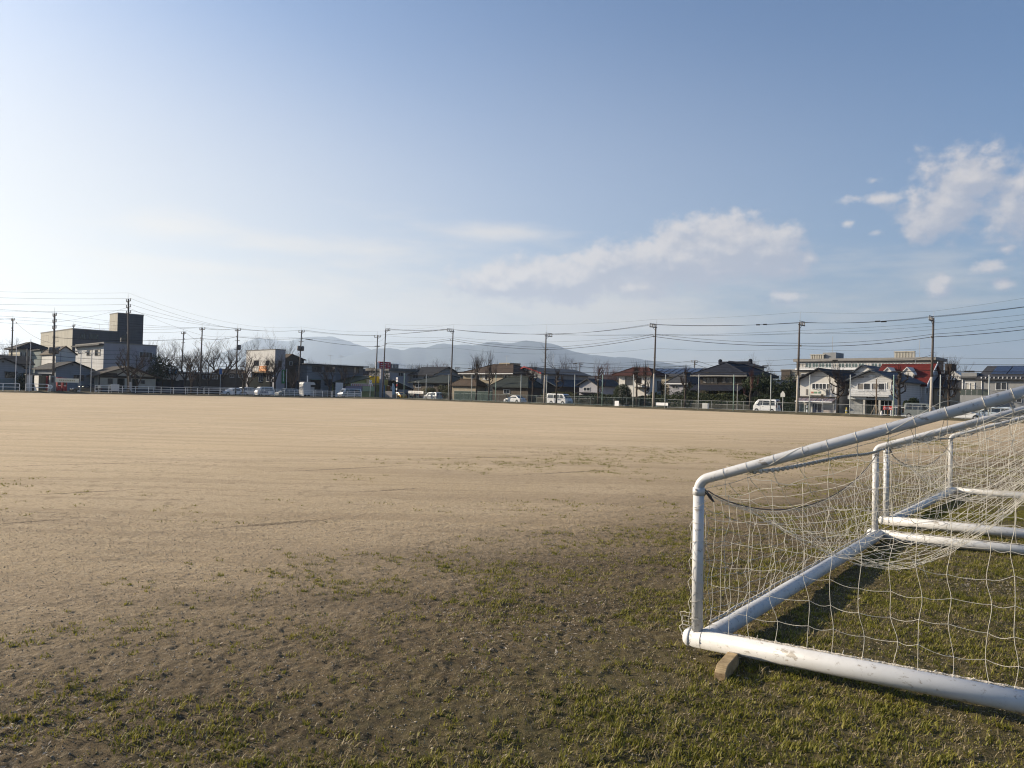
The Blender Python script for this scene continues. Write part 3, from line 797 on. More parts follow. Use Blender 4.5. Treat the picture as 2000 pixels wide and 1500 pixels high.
# timber block under the near post
def timber():
    c = P(1418, 1290, 4.55); cx, cy = c.x, c.y
    t = thing('wood_block', 'weathered timber block propping up the near goal post', 'block', (cx, cy, 0), math.atan2(_dc.y, _dc.x) + .12)
    prof = [(-.22, .0), (.10, .0), (.10, .082), (-.17, .082), (-.22, .05)]
    mb = MB()
    g = float(gz(cx, cy)) - .004
    mb.hull([(x, -.032, z + g) for x, z in prof][::-1], [(x, .032, z + g) for x, z in prof][::-1])
    o = mb.build('timber', mat('block_wood', (.36, .26, .14), .85, .35, 9, .3, c2=(.48, .36, .21), stripes=('X', .012, .3)), t)
    bv = o.modifiers.new('bevel', 'BEVEL'); bv.width = .004; bv.segments = 2
    MB().box(-.222, -.2195, -.03, .03, .006 + g, .046 + g).build('end_grain', mat('end_grain', (.36, .25, .14), .9, .4, 60), t)
    t.location = (cx + _dc.x * .06, cy + _dc.y * .06, 0)
timber()
# ------------------------------------------------------------------ buildings
GL = glass()
FRAME = mat('window_frame', (.52, .53, .54), .5, .08, 5)
DFRAME = mat('dark_frame', (.07, .065, .06), .5, .1, 5)
class Bld:
    """a building set square to its street: x along the front, y away from the street"""
    def __init__(s, side, px0, off, label, name='house', cat='house', group=None):
        s.side = side; s.loc = (onR if side == 'R' else onL)(px0, off); s.loc.z = 0
        s.ex = eR if side == 'R' else eL; s.ey = oR if side == 'R' else oL
        s.root = thing(name, label, cat, s.loc, rad(-45 if side == 'R' else 45), group)
    def X(s, px, y=0):
        k = kx(px); o = s.loc + s.ey * y
        return (k * o.y - o.x) / (s.ex.x - k * s.ex.y)
    def Y(s, px, x=0):
        k = kx(px); o = s.loc + s.ex * x
        return (k * o.y - o.x) / (s.ey.x - k * s.ey.y)
    def Z(s, px, py, y=0):
        p = s.loc + s.ey * y; p = p + s.ex * s.X(px, y); return P(px, py, p.y).z
    def Zs(s, px, py, x=0):
        p = s.loc + s.ex * x; p = p + s.ey * s.Y(px, x); return P(px, py, p.y).z
    def box(s, name, m, x0, x1, y0, y1, z0, z1, parent=None): return MB().box(x0, x1, y0, y1, z0, z1).build(name, m, parent or s.root)
    def walls(s, W, Dp, H, m, z0=-.1, x0=0, y0=0, name='wall'): return s.box(name, m, x0, x0 + W, y0, y0 + Dp, z0, H)
    def _win(s, tofn, u0, u1, z0, z1, panes, fm, gm_, kind, curtain):
        f = MB(); t = .06; a = tofn
        def bar(ua, ub, za, zb, d0=-.07, d1=.02):
            pts = [a(ua, d0), a(ub, d0), a(ub, d1), a(ua, d1)]
            f.hull([(p[0], p[1], za) for p in pts], [(p[0], p[1], zb) for p in pts])
        bar(u0 - t, u1 + t, z1, z1 + t); bar(u0 - t, u1 + t, z0 - t, z0, -.10); bar(u0 - t, u0, z0, z1); bar(u1, u1 + t, z0, z1)
        for i in range(1, panes):
            u = u0 + (u1 - u0) * i / panes; bar(u - .03, u + .03, z0, z1)
        o = f.build(kind, fm, s.root)
        for i in range(panes):
            ua, ub = u0 + (u1 - u0) * i / panes + .03, u0 + (u1 - u0) * (i + 1) / panes - .03
            g = MB(); d = -.012 - .012 * (i % 2); pts = [a(ua, d), a(ub, d), a(ub, d + .008), a(ua, d + .008)]
            g.hull([(p[0], p[1], z0) for p in pts], [(p[0], p[1], z1) for p in pts])
            g.build('pane', curtain if (curtain and i % 2 == 0) else gm_, o)
        return o
    def win(s, px0, py0, px1, py1, panes=2, fm=None, gm_=None, kind='window', curtain=None, y=0):
        x0, x1 = s.X(px0, y), s.X(px1, y); z1, z0 = s.Z((px0 + px1) / 2, py0, y), s.Z((px0 + px1) / 2, py1, y)
        return s._win(lambda u, d: (u, y + d), x0, x1, z0, z1, panes, fm or FRAME, gm_ or GL, kind, curtain)
    def swin(s, px0, py0, px1, py1, panes=2, x=0, fm=None, gm_=None, kind='window', curtain=None):
        """on the visible end wall: left end (x=0) on the left street, right end (x=W) on the right one"""
        y0, y1 = sorted((s.Y(px0, x), s.Y(px1, x))); z1, z0 = s.Zs((px0 + px1) / 2, py0, x), s.Zs((px0 + px1) / 2, py1, x)
        sg = 1 if s.side == 'R' else -1
        return s._win(lambda u, d: (x - sg * d, u), y0, y1, z0, z1, panes, fm or FRAME, gm_ or GL, kind, curtain)
    def gable_y(s, x0, x1, y0, y1, ze, zr, m, o=.5, t=.16, walls=None, name='roof', xm=None, z0=-.1):
        xm = (x0 + x1) / 2 if xm is None else xm; sl = (zr - ze) / (xm - x0); sr = (zr - ze) / (x1 - xm)
        if walls: MB().prism_y([(x0, z0), (x0, ze), (xm, zr), (x1, ze), (x1, z0)], y0, y1).build('wall', walls, s.root)
        top = [(x0 - o, ze - o * sl + .03), (xm, zr + .03), (x1 + o, ze - o * sr + .03)]
        prof = top + [(x, z + t) for x, z in top[::-1]]
        r = MB().prism_y(prof, y0 - o, y1 + o).build(name, m, s.root)
        return r
    def gable_x(s, x0, x1, y0, y1, ze, zr, m, o=.5, t=.16, walls=None, name='roof', z0=-.1, ym=None):
        ym = (y0 + y1) / 2 if ym is None else ym; sf = (zr - ze) / (ym - y0); sb = (zr - ze) / (y1 - ym)
        if walls: MB().prism_x([(y0, z0), (y1, z0), (y1, ze), (ym, zr), (y0, ze)], x0, x1).build('wall', walls, s.root)
        top = [(y0 - o, ze - o * sf + .03), (ym, zr + .03), (y1 + o, ze - o * sb + .03)]
        prof = top + [(y, z + t) for y, z in top[::-1]]
        return MB().prism_x(prof[::-1], x0 - o, x1 + o).build(name, m, s.root)
    def hip(s, x0, x1, y0, y1, ze, zr, m, o=.6, t=.16, name='roof', inset=None, gablet=0):
        x0 -= o; x1 += o; y0 -= o; y1 += o; ym = (y0 + y1) / 2; ins = inset if inset is not None else min((y1 - y0) / 2, (x1 - x0) / 2 - .05)
        mb = MB(); n = 0
        if (x1 - x0) >= (y1 - y0): ra, rb = (x0 + ins, ym), (x1 - ins, ym)
        else:
            ins = inset if inset is not None else (x1 - x0) / 2; xm = (x0 + x1) / 2; ra, rb = (xm, y0 + ins), (xm, y1 - ins)
        for dz, flip in ((t, False), (0, True)):
            b = len(mb.v); mb.v += [(x0, y0, ze + dz), (x1, y0, ze + dz), (x1, y1, ze + dz), (x0, y1, ze + dz), (*ra, zr + dz), (*rb, zr + dz)]
            q = [(0, 1, 5, 4), (1, 2, 5), (2, 3, 4, 5), (3, 0, 4)] if (x1 - x0) >= (y1 - y0) else [(0, 1, 4), (1, 2, 5, 4), (2, 3, 5), (3, 0, 4, 5)]
            mb.f += [tuple(b + i for i in (f[::-1] if flip else f)) for f in q]
        for i in range(4):
            j = (i + 1) % 4; mb.f.append((i, 6 + i, 6 + j, j)[::-1] if False else (6 + i, 6 + j, j, i))
        r = mb.build(name, m, s.root)
        rg = MB().tube([(*ra, zr + t + .05), (*rb, zr + t + .05)], .12, 6)
        for cx, cy, e in ((x0, y0, ra), (x0, y1, ra if (x1 - x0) >= (y1 - y0) else rb), (x1, y1, rb), (x1, y0, rb if (x1 - x0) >= (y1 - y0) else ra)):
            rg.tube([(cx, cy, ze + t + .03), (*e, zr + t + .05)], .08, 5)
        rg.build('ridge_tiles', m, r)
        return r
    def flat_roof(s, x0, x1, y0, y1, z, m, o=.15, t=.3, name='roof'):
        r = s.box(name, m, x0 - o, x1 + o, y0 - o, y1 + o, z, z + t); return r

# finishes
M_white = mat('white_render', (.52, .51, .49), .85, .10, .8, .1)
M_white2 = mat('white_siding', (.50, .51, .52), .8, .10, .7, .1, stripes=('Z', .3, .25))
M_cream = mat('cream_render', (.37, .35, .30), .85, .12, .7, .1)
M_beige = mat('beige_render', (.27, .235, .18), .9, .15, .8, .1)
M_grey = mat('grey_render', (.23, .235, .24), .9, .15, .7, .1)
M_lilac = mat('pale_lilac_render', (.30, .30, .33), .9, .12, .5, .1)  # also the shaded-front colour of the annexe and the white shop
M_shadegrey = mat('grey_cladding_painted_shade', (.078, .083, .096), .8, .12, .6, .1, stripes=('Z', .5, .2))  # grey cladding, darkened in its colour for the shaded front
M_bluegrey = mat('blue_grey_siding', (.18, .20, .225), .8, .12, .6, .1, stripes=('Z', .4, .25))
M_palegrey = mat('pale_blue_grey_siding', (.22, .245, .28), .85, .12, .6, .1, stripes=('Z', .35, .2))
M_brown = mat('brown_siding', (.075, .062, .052), .85, .2, .8, .1, stripes=('Z', .35, .2))
M_dark = mat('dark_timber', (.045, .038, .033), .8, .3, 1.5)
M_yellow = mat('yellow_render', (.80, .54, .04), .8, .15, .8)
M_olive = mat('olive_paint', (.36, .36, .13), .8, .15, .8)
RT_black = mat('black_tiles', (.020, .021, .026), .8, .25, 2.0, .4, stripes=('Z', .28, .45), spec=.15)
RT_blue = mat('blue_black_tiles', (.017, .021, .034), .8, .25, 2.0, .4, stripes=('Z', .28, .4), spec=.15)
RT_grey = mat('grey_tiles', (.055, .058, .066), .8, .2, 1.5, .4, stripes=('Z', .28, .4), spec=.15)
RT_bgrey = mat('blue_grey_tiles', (.075, .088, .105), .8, .2, 1.5, .4, stripes=('Z', .28, .35), spec=.15)
RT_brown = mat('brown_tiles', (.075, .052, .036), .8, .25, 1.5, .4, stripes=('Z', .28, .4), spec=.15)
RT_maroon = mat('maroon_tiles', (.06, .022, .018), .8, .25, 1.5, .4, stripes=('Z', .28, .4), spec=.15)
RT_red = mat('red_tiles', (.115, .018, .015), .8, .2, 1.5, .4, stripes=('Z', .28, .3), spec=.15)
RT_green = mat('green_black_tiles', (.022, .030, .028), .8, .25, 1.5, .4, stripes=('Z', .28, .4), spec=.15)
concrete = mat('concrete', (.34, .33, .31), .9, .15, 1.2, .2)
dconcrete = mat('weathered_concrete', (.20, .195, .185), .9, .2, 1.0, .2)
curt = mat('curtain', (.42, .41, .38), .9, .15, 2)
beigecurt = mat('beige_shutter', (.19, .18, .17), .8, .1, 2, stripes=('Z', .12, .3))
steel = mat('galvanised_steel', (.45, .46, .47), .45, .12, 6, metal=.4)
wsteel = mat('white_steel', (.72, .73, .74), .45, .08, 6)
panelm = mat('solar_panel', (.02, .026, .05), .15, .2, 3, spec=.7)

def antenna(b, x, y, z, h=2.2):
    mb = MB().tube([(x, y, z - .3), (x, y, z + h)], .025, 5).tube([(x - .7, y, z + h - .2), (x + .7, y, z + h - .2)], .015, 4)
    for i in range(6): mb.tube([(x - .6 + i * .24, y - .35, z + h - .2), (x - .6 + i * .24, y + .35, z + h - .2)], .012, 4)
    mb.build('antenna', steel, b.root)
def gutter(b, x0, x1, y, z):
    MB().tube([(x0, y, z), (x1, y, z)], .06, 6).build('gutter', wsteel, b.root)
def downpipe(b, x, y, z):
    MB().tube([(x, y, 0), (x, y, z)], .045, 6).build('downpipe', wsteel, b.root)

# ---- right street, from the corner towards the near end
# beige two-storey house
b = Bld('R', 904, 15, 'beige two-storey house with low brown hip roof and dark front annexe')
W = b.X(1001); H = b.Z(904, 731); Dp = 9
b.walls(W, Dp, H, M_beige); b.hip(0, W, 0, Dp, H, b.Z(956, 714, 4.5), RT_brown, .8)
b.win(919, 732, 936, 741, 2); b.win(942, 732, 956, 741, 3, curtain=curt); b.win(935, 757, 949, 766, 2); b.swin(1003, 734, 1009, 742, 1, W); b.win(985, 733, 996, 741, 2)
zl = b.Z(900, 754, -2)
b.walls(W * .52, 2.4, zl, M_beige, y0=-2.4, x0=-.8, name='lower_wall'); b.hip(-.8, W * .52 - .8, -2.4, .02, zl, zl + 1.3, RT_brown, .6, name='lower_roof')
xa, xb = b.X(962, -4), b.X(1031, -4); za = b.Z(985, 757, -4)
b.walls(xb - xa, 3.9, za, M_brown, x0=xa, y0=-4, name='annexe_wall'); b.hip(xa, xb, -4, -.1, za, b.Z(983, 738, -2), RT_green, .7, name='annexe_roof')
b.win(984, 761, 996, 768, 2, y=-4); antenna(b, W * .6, 4, H + 2); gutter(b, -.8, W + .8, -.85, H + .05)
b.box('eave_board', FRAME, -.8, W + .8, -.84, -.8, H - .02, H + .14)

# large barn-like house with red-trimmed gable
b = Bld('R', 1006, 20, 'long grey-blue gable roof with red trimmed front gable')
W = b.X(1056); ze = b.Z(1006, 729); zr = b.Z(1027, 718); Dp = 15
b.gable_y(0, W, 0, Dp, ze, zr, RT_bgrey, .6, walls=M_grey, xm=W * .42)
xm = W * .42
for (xa, xb, z1, z2) in ((-.6, xm, ze - .6 * (zr - ze) / xm, zr), (xm, W + .6, zr, ze - .6 * (zr - ze) / (W - xm))):
    MB().hull([(xa, -.7, z1), (xb, -.7, z2), (xb, -.62, z2), (xa, -.62, z1)], [(xa, -.7, z1 + .3), (xb, -.7, z2 + .3), (xb, -.62, z2 + .3), (xa, -.62, z1 + .3)]).build('bargeboard', mat('red_trim', (.26, .03, .035), .6, .15, 2), b.root)
b.win(1023, 720, 1028, 727, 1, gm_=curt, fm=wsteel)
z2 = b.Zs(1090, 742, W)
MB().prism_y([(W + .02, z2), (W + 3.6, z2 - 1.5), (W + 3.6, z2 - 1.35), (W + .02, z2 + .15)], .5, Dp).build('lean_to_roof', RT_bgrey, b.root)
b.walls(3.1, Dp - 1.5, z2 - 1.45, M_brown, x0=W + .01, y0=1, name='lean_to_wall')
MB().tube([(W * .7, 6, zr), (W * .7, 6, zr + 3.2)], .02, 5).build('antenna', steel, b.root)

# small grey house with a slate gable roof
b = Bld('R', 1131, 17, 'small grey house with slate gable roof right of the long roof')
W = b.X(1166); ze, zr = b.Z(1131, 752), b.Z(1148, 741)
b.gable_y(0, W, 0, 7, ze, zr, RT_grey, .5, walls=M_lilac); b.box('porch_roof', RT_black, .2, W - .2, -1.6, -.01, ze - 1.5, ze - 1.35)
b.win(1140, 757, 1152, 763, 2)

# long roof with rows of solar panels behind
b = Bld('R', 1214, 34, 'long low house behind, roof covered in tilted solar panels')
W = b.X(1358); ze, zr = b.Z(1214, 734), b.Z(1250, 721.5, 4)
b.gable_x(0, W, 0, 8, ze, zr, RT_grey, .6, walls=M_beige)
for i in range(11):
    x0 = .8 + i * (W - 1.2) / 11; x1 = x0 + (W - 1.2) / 11 - .25
    f0, f1 = .15, .9
    q = [(x, 4 * f - .0, lerp(ze, zr, f) + .28) for x, f in ((x0, f0), (x1, f0), (x1, f1), (x0, f1))]
    MB().hull([(x, y, z - .05) for x, y, z in q], q).build('solar_panel', panelm, b.root)

# white house with maroon hip roof
b = Bld('R', 1208, 15, 'white stucco house with maroon hip roof behind the round bush')
W = b.X(1270); H = b.Z(1208, 734); Dp = b.Y(1291, W)
b.walls(W, Dp, H, M_white); b.hip(0, W, 0, Dp, H, b.Z(1240, 722, 4), RT_maroon, .9)
b.win(1221, 736.5, 1235, 752, 1, fm=DFRAME); b.swin(1283, 745, 1290, 763, 1, W, fm=DFRAME); b.win(1245, 738, 1251, 748, 1); b.win(1258, 757, 1268, 764, 2)
zc = b.Z(1240, 753, -1.5)
b.box('canopy', M_white, b.X(1228, -1.5), b.X(1254, -1.5), -1.6, -.01, zc - .25, zc); b.box('garage_shade', M_dark, b.X(1222), b.X(1262), -.04, -.01, 0, zc - 1.9)  # flat dark sheet: the dim inside of the garage as colour
MB().tube([(W + .6, -.9, H - .1), (W * .62, 3, H + 1.9)], .07, 5).build('hip_flashing', curt, b.root); downpipe(b, W - .1, -.06, H)

# low white house between
b = Bld('R', 1306, 26, 'low white bungalow half hidden by garden shrubs')
W = b.X(1340); H = b.Z(1306, 750)
b.walls(W, 6, H, M_lilac); b.hip(0, W, 0, 6, H, H + 2.0, RT_grey, .6); b.win(1313, 753, 1324, 759, 2); b.box('eave_board', wsteel, -.6, W + .6, -.66, -.6, H - .05, H + .12)

# traditional house
b = Bld('R', 1366, 16, 'traditional house with heavy blue-black tiled roof and dark walls')
W = b.X(1452); H = b.Z(1366, 735); Dp = 8.5; zr = b.Z(1400, 713.5, 4)
b.walls(W, Dp, H, M_dark); b.hip(0, W, 0, Dp, H, zr, RT_blue, 1.1, inset=2.4, t=.25)
b.box('ridge_cap', RT_blue, 1.0, W - 1.0, Dp / 2 - .25, Dp / 2 + .25, zr + .22, zr + .62)
for xx in (1.2, W - 1.2): MB().ball((xx, Dp / 2, zr + .7), .35, 8, 5).build('ridge_ornament', RT_blue, b.root)
b.win(1372, 738, 1400, 748, 4, fm=DFRAME, curtain=beigecurt); b.win(1410, 738, 1436, 748, 4, fm=DFRAME, curtain=beigecurt)
zl = b.Z(1400, 757, -2); MB().prism_x([(-2.2, zl - .5), (.0, zl + .35), (.0, zl + .5), (-2.2, zl - .35)], -.5, W + .5).build('lower_roof', RT_blue, b.root)
b.box('eave_board', curt, -1.1, W + 1.1, -1.16, -1.1, H - .02, H + .1)
b2 = Bld('R', 1417, 40, 'cream gable end poking up behind the traditional house')
W2 = b2.X(1452); b2.gable_y(0, W2, 0, 8, b2.Z(1440, 715), b2.Z(1419, 706.5), RT_grey, .4, walls=M_cream, xm=.7)

# big public building
b = Bld('R', 1554, 62, 'long grey three-storey public building with ribbon windows', 'public_building', 'building')
W = b.X(1822); H = b.Z(1554, 706.5); Dp = 6
b.walls(W, Dp, H, mat('public_grey', (.17, .16, .145), .9, .15, .5)); b.flat_roof(0, W, 0, Dp, H, mat('parapet', (.24, .23, .215), .9, .12, .6), .5, .55)
n = 20
for i in range(n):
    p0 = 1560 + i * 12.9
    if p0 > 1812: break
    b.win(p0, 709.5, p0 + 10.6, 717.5, 2, fm=wsteel, gm_=mat('office_glass', (.10, .14, .14), .12, .25, 1, spec=.6) if i % 5 else curt)
z1 = b.Z(1600, 719.5); b.box('balcony_ledge', wsteel, -.1, W + .1, -.5, -.01, z1 - .3, z1)
z2 = b.Z(1600, 736)
for i in range(11): b.win(1564 + i * 23, 730, 1564 + i * 23 + 15, 738, 2, fm=wsteel)
b.box('stair_tower', M_grey, b.X(1593), b.X(1619), 3, 7, H + .55, H + 2.0)
for i in range(6):
    xa = b.X(1571) + i * (b.X(1598) - b.X(1571)) / 6; b.box('roof_fin', M_cream, xa, xa + .35, 2.5, 2.9, H + .56, H + 1.5)
b.box('fin_cap', M_cream, b.X(1570), b.X(1599), 2.4, 3, H + 1.5, H + 1.65)
for i in range(7):
    xa = b.X(1736) + i * (b.X(1775) - b.X(1736)) / 6.6; b.box('roof_fin', M_cream, xa, xa + .4, 2.5, 2.9, H + .56, H + 1.75)
b.box('fin_cap', M_cream, b.X(1735), b.X(1776), 2.4, 3, H + 1.75, H + 1.95)
MB().tube([(b.X(1604), 5, H + 2), (b.X(1604), 5, H + 5.5)], .05, 5).build('antenna', steel, b.root)
MB().tube([(b.X(1777), 5, H + .5), (b.X(1777), 5, H + 4.5)], .05, 5).build('antenna', steel, b.root)
b = Bld('R', 1527, 66, 'beige block of flats left of the long public building', 'apartment_block', 'building')
W = b.X(1556); H = b.Z(1527, 726); b.walls(W, 8, H, M_cream); b.flat_roof(0, W, 0, 8, H, mat('parapet', (.42, .4, .36)), .3, .5); b.walls(2.0, .5, H + .4, M_brown, x0=-.02, y0=-.5, name='stair_shaft')
b.win(1543, 731, 1550, 737, 2)

# white shop house
b = Bld('R', 1562, 12, 'white gabled shop house with glass doors, left of its twin', 'shop_house')
W = b.X(1634); ze, zr = b.Z(1562, 741.5), b.Z(1600, 721.5); Dp = 10
b.gable_y(0, W, 0, Dp, ze, zr, RT_black, .8, walls=M_white, xm=b.X(1600))
b.win(1586, 749.5, 1613, 759.5, 4, fm=wsteel); b.win(1614.5, 750, 1621, 759.5, 1, gm_=beigecurt, fm=wsteel)
b.box('sign_board', mat('sign_cream', (.58, .56, .50), .7, .08, 3), b.X(1580), b.X(1614), -.22, -.01, b.Z(1595, 772), b.Z(1595, 761))
for i, (pa, pb, cc) in enumerate(((1585, 1590, (.35, .16, .12)), (1591, 1593.5, (.12, .25, .16)), (1594, 1597, (.14, .24, .14)), (1599, 1602, (.12, .22, .16)), (1602.5, 1604.5, (.15, .2, .2)))):
    b.box('sign_letter', mat('letter_%d' % i, cc, .7), b.X(pa), b.X(pb), -.24, -.221, b.Z(1595, 768.5), b.Z(1595, 765))
for pa in (1574, 1616): b.box('shutter_panel', beigecurt, b.X(pa), b.X(pa + 3), -.08, -.01, b.Z(pa, 771), b.Z(pa, 760))
for pa in (1592, 1603):
    MB().tube([(b.X(pa), -.01, b.Z(pa, 761)), (b.X(pa), -.5, b.Z(pa, 759)), (b.X(pa), -.7, b.Z(pa, 760))], .05, 5).build('sign_lamp', wsteel, b.root)
za, zb = b.Z(1600, 784), b.Z(1600, 777.5)
MB().prism_x([(-.01, zb), (-1.3, za), (-1.3, za - .08), (-.01, zb - .1)][::-1], -.1, W - .1).build('awning', mat('mauve_awning', (.20, .17, .19), .8, .15, 2), b.root)
b.box('awning_edge', wsteel, -.1, W - .1, -1.34, -1.3, za - .12, za + .02)
for i in range(7): MB().tube([(W * (i + .5) / 7, -1.25, za + .03), (W * (i + .5) / 7, -.1, zb)], .03, 4).build('awning_rib', wsteel, b.root)
b.box('fascia', M_dark, -.05, W + .05, -.12, -.01, zb + .02, zb + .22)
b.win(1587, 787, 1606, 808, 2, fm=wsteel, kind='door', gm_=mat('door_glass', (.022, .024, .05), .1, .2, 2, spec=.6)); b.win(1563, 786, 1582, 806.5, 2, fm=wsteel, gm_=mat('shop_glass', (.14, .17, .16), .12, .3, 1, spec=.6))
b.box('poster', curt, b.X(1571), b.X(1576), -.10, -.075, b.Z(1573, 791), b.Z(1573, 786.5)); b.box('tile_dado', mat('pinkish_tile', (.46, .41, .39), .7, .12, 3, stripes=('Z', .3, .3)), b.X(1609), W + .0, -.06, -.01, -.1, b.Z(1620, 796))
downpipe(b, W - .1, -.08, ze); gutter(b, W + .75, W + .76, 0, ze - .5)
b.swin(1645, 752, 1650, 760, 1, W)

# second white shop house with balcony
b = Bld('R', 1660, 12, 'white gabled shop house with upstairs balcony and dark glazed ground floor', 'shop_house')
W = b.X(1744); ze, zr = b.Z(1660, 742), b.Z(1702, 725); Dp = 11
b.gable_y(0, W, 0, Dp, ze, zr, RT_bgrey, .7, walls=M_white2)
b.win(1674.5, 749, 1699, 763, 2, fm=wsteel, curtain=beigecurt); b.win(1702.5, 749, 1727, 763, 2, fm=wsteel, curtain=beigecurt); b.win(1732, 747, 1739, 760, 1, gm_=curt, fm=wsteel)
zf, zt = b.Z(1700, 771), b.Z(1700, 761.5)
b.box('balcony_slab', M_white2, .2, W - .1, -1.3, -.01, zf - .25, zf)
mb = MB().tube([(.25, -1.25, zt), (W - .15, -1.25, zt)], .035, 6).tube([(.25, -1.25, zt - .12), (W - .15, -1.25, zt - .12)], .02, 5)
mb.build('balcony_rail', wsteel, b.root)
for i in range(31): MB().tube([(.25 + i * (W - .4) / 30, -1.25, zf), (.25 + i * (W - .4) / 30, -1.25, zt)], .016 if i % 6 else .04, 5).build('baluster', wsteel, b.root)
zs1, zs0 = b.Z(1700, 774), b.Z(1700, 780.5)
b.box('shop_fascia', mat('pale_fascia', (.40, .42, .43), .8, .1, 1), .0, W, -.8, -.01, zs0, zs1)
b.box('fascia_letter', M_dark, b.X(1692, -.8), b.X(1695, -.8), -.83, -.805, zs0 + .15, zs1 - .02); b.box('fascia_letter', M_dark, b.X(1696, -.8), b.X(1709, -.8), -.83, -.805, zs0 + .15, zs0 + .3)
b.box('shop_opening_shade', mat('painted_dim_interior', (.016, .02, .02), .95, .3, 1, spec=.05), b.X(1690), W - .15, -.03, -.01, 0, zs0)  # flat dark sheet painted for the dim shop inside
b.win(1693, 783, 1712, 812, 2, fm=DFRAME, kind='door'); b.win(1721, 783, 1742, 809, 3, fm=wsteel, gm_=mat('green_glass', (.03, .05, .045), .1, .2, 2, spec=.6))
for pp in (1686, 1716, 1742.5): b.box('pillar', curt, b.X(pp, -.7), b.X(pp, -.7) + .25, -.75, -.5, -.1, zs0)
b.box('render_panel', mat('grey_mottle', (.27, .28, .28), .9, .25, 2), .02, b.X(1685), -.06, -.01, -.1, zs0)
b.swin(1750, 748, 1756, 762, 1, W); MB().ball((b.X(1702), -.05, zr - .7), .35, 8, 4, (1.4, .2, .5)).build('gable_vent', wsteel, b.root)
b2 = Bld('R', 1679, 26, 'tall white gable with blue-grey roof behind the balcony shop house')
W2 = b2.X(1740); b2.gable_y(-2, W2, 0, 8, b2.Z(1735, 738), b2.Z(1681, 714.5), RT_bgrey, .4, walls=M_white, xm=.3)
b2.win(1683, 717, 1685, 720, 1)

# beige side house under the red roof
b = Bld('R', 1706, 23, 'house with big red tiled roof, dormers and white gable end')
W = b.X(1806); ze, zr = b.Z(1806, 752), b.Z(1806, 713.5, 4.2); Dp = 8.4
b.gable_x(0, W, 0, Dp, ze, zr, RT_red, .35, walls=M_white2, t=.22)
for pa in (1736, 1774):
    xc = b.X(pa, 1.5); zc = lerp(ze, zr, .36)
    MB().prism_y([(xc - .8, zc - 1.4), (xc - .8, zc + .55), (xc, zc + 1.35), (xc + .8, zc + .55), (xc + .8, zc - 1.4)], .75, 3.2).build('dormer', M_white, b.root)
    t_ = [(xc - 1.0, zc + .35), (xc, zc + 1.4), (xc + 1.0, zc + .35)]
    MB().prism_y(t_ + [(x, z + .15) for x, z in t_[::-1]], .6, 3.4).build('dormer_roof', M_white, b.root)
    MB().box(xc - .42, xc + .42, .70, .745, zc - .75, zc + .3).build('dormer_window', GL, b.root)
MB().hull([(W + .36, -.35, ze - .2), (W + .42, -.35, ze - .2), (W + .42, Dp / 2, zr + .2), (W + .36, Dp / 2, zr + .2)], [(W + .36, -.35, ze + .12), (W + .42, -.35, ze + .12), (W + .42, Dp / 2, zr + .52), (W + .36, Dp / 2, zr + .52)]).build('bargeboard', wsteel, b.root)
b.swin(1808, 758, 1811, 768, 1, W); b.swin(1814, 758, 1816.5, 768, 1, W); b.win(1790, 757, 1799, 775, 1, gm_=curt, fm=wsteel); b.win(1768, 755, 1772, 767, 1); b.win(1776, 756, 1779, 766, 1)
zl = b.Z(1765, 778, -1.5); MB().prism_x([(-1.8, zl - .1), (-.01, zl + .5), (-.01, zl + .65), (-1.8, zl + .05)], b.X(1748), b.X(1783)).build('porch_roof', RT_grey, b.root)
antenna(b, W * .62, 4.2, zr, 2.0)

# brown-grey house
b = Bld('R', 1823, 25, 'brownish grey house with broad slate roof beside the tall pole')
W = b.X(1878); ze, zr = b.Z(1823, 757), b.Z(1823, 730, 4.5)
b.gable_x(0, W, 0, 9, ze, zr, RT_grey, .4, walls=M_beige); b.box('clerestory', M_brown, .4, b.X(1842), 3.6, 6, zr - .3, zr + 1.4); b.win(1832, 764, 1842, 772, 2); b.win(1856, 763, 1866, 773, 2, curtain=curt)
xc = b.X(1863, 2); MB().prism_y([(xc - .9, zr - 1.0), (xc - .9, zr - .35), (xc, zr + .3), (xc + .9, zr - .35), (xc + .9, zr - 1.0)], 1.6, 4).build('dormer', M_white, b.root)

# grey house with solar roof
b = Bld('R', 1877, 12.5, 'grey two-storey house with black solar panels at the right edge')
W = b.X(2075); x1 = b.X(1917); H = b.Z(1877, 739.5); Dp = 9
b.walls(W, Dp, H, M_grey)
zr = b.Z(1930, 718, 4.5)
b.gable_x(x1, W, 0, Dp, H, zr, RT_grey, .5, t=.2)
MB().prism_x([(.0, H + .0), (Dp, H), (Dp / 2, zr - .1)], x1 + .02, x1 + .12).build('gable_wall', M_grey, b.root)
b.box('parapet', M_grey, -.05, x1 - .6, .1, Dp, H + .02, H + .75); b.box('parapet_cap', RT_grey, -.2, x1 - .55, -.35, .1, H + .01, H + .16)
for i in range(8):
    xa = x1 + .7 + i * 1.75
    if xa + 1.65 > W: break
    q = [(x, 4.5 * f, lerp(H, zr, f) + .33) for x, f in ((xa, .2), (xa + 1.65, .2), (xa + 1.65, .88), (xa, .88))]
    MB().hull([(x, y, z - .05) for x, y, z in q], q).build('solar_panel', panelm, b.root)
for i in range(int((W - x1) / .45)): MB().box(x1 + i * .45, x1 + i * .45 + .1, -.55, -.25, H + .02, H + .22).build('snow_guard', wsteel, b.root)
b.win(1885, 748, 1902, 762, 2, fm=wsteel, gm_=curt); b.win(1945, 747, 1965, 761, 2); b.win(1975, 770, 1995, 785, 2)
zt, zb = b.Z(1900, 761, -1.2), b.Z(1900, 772, -1.2)
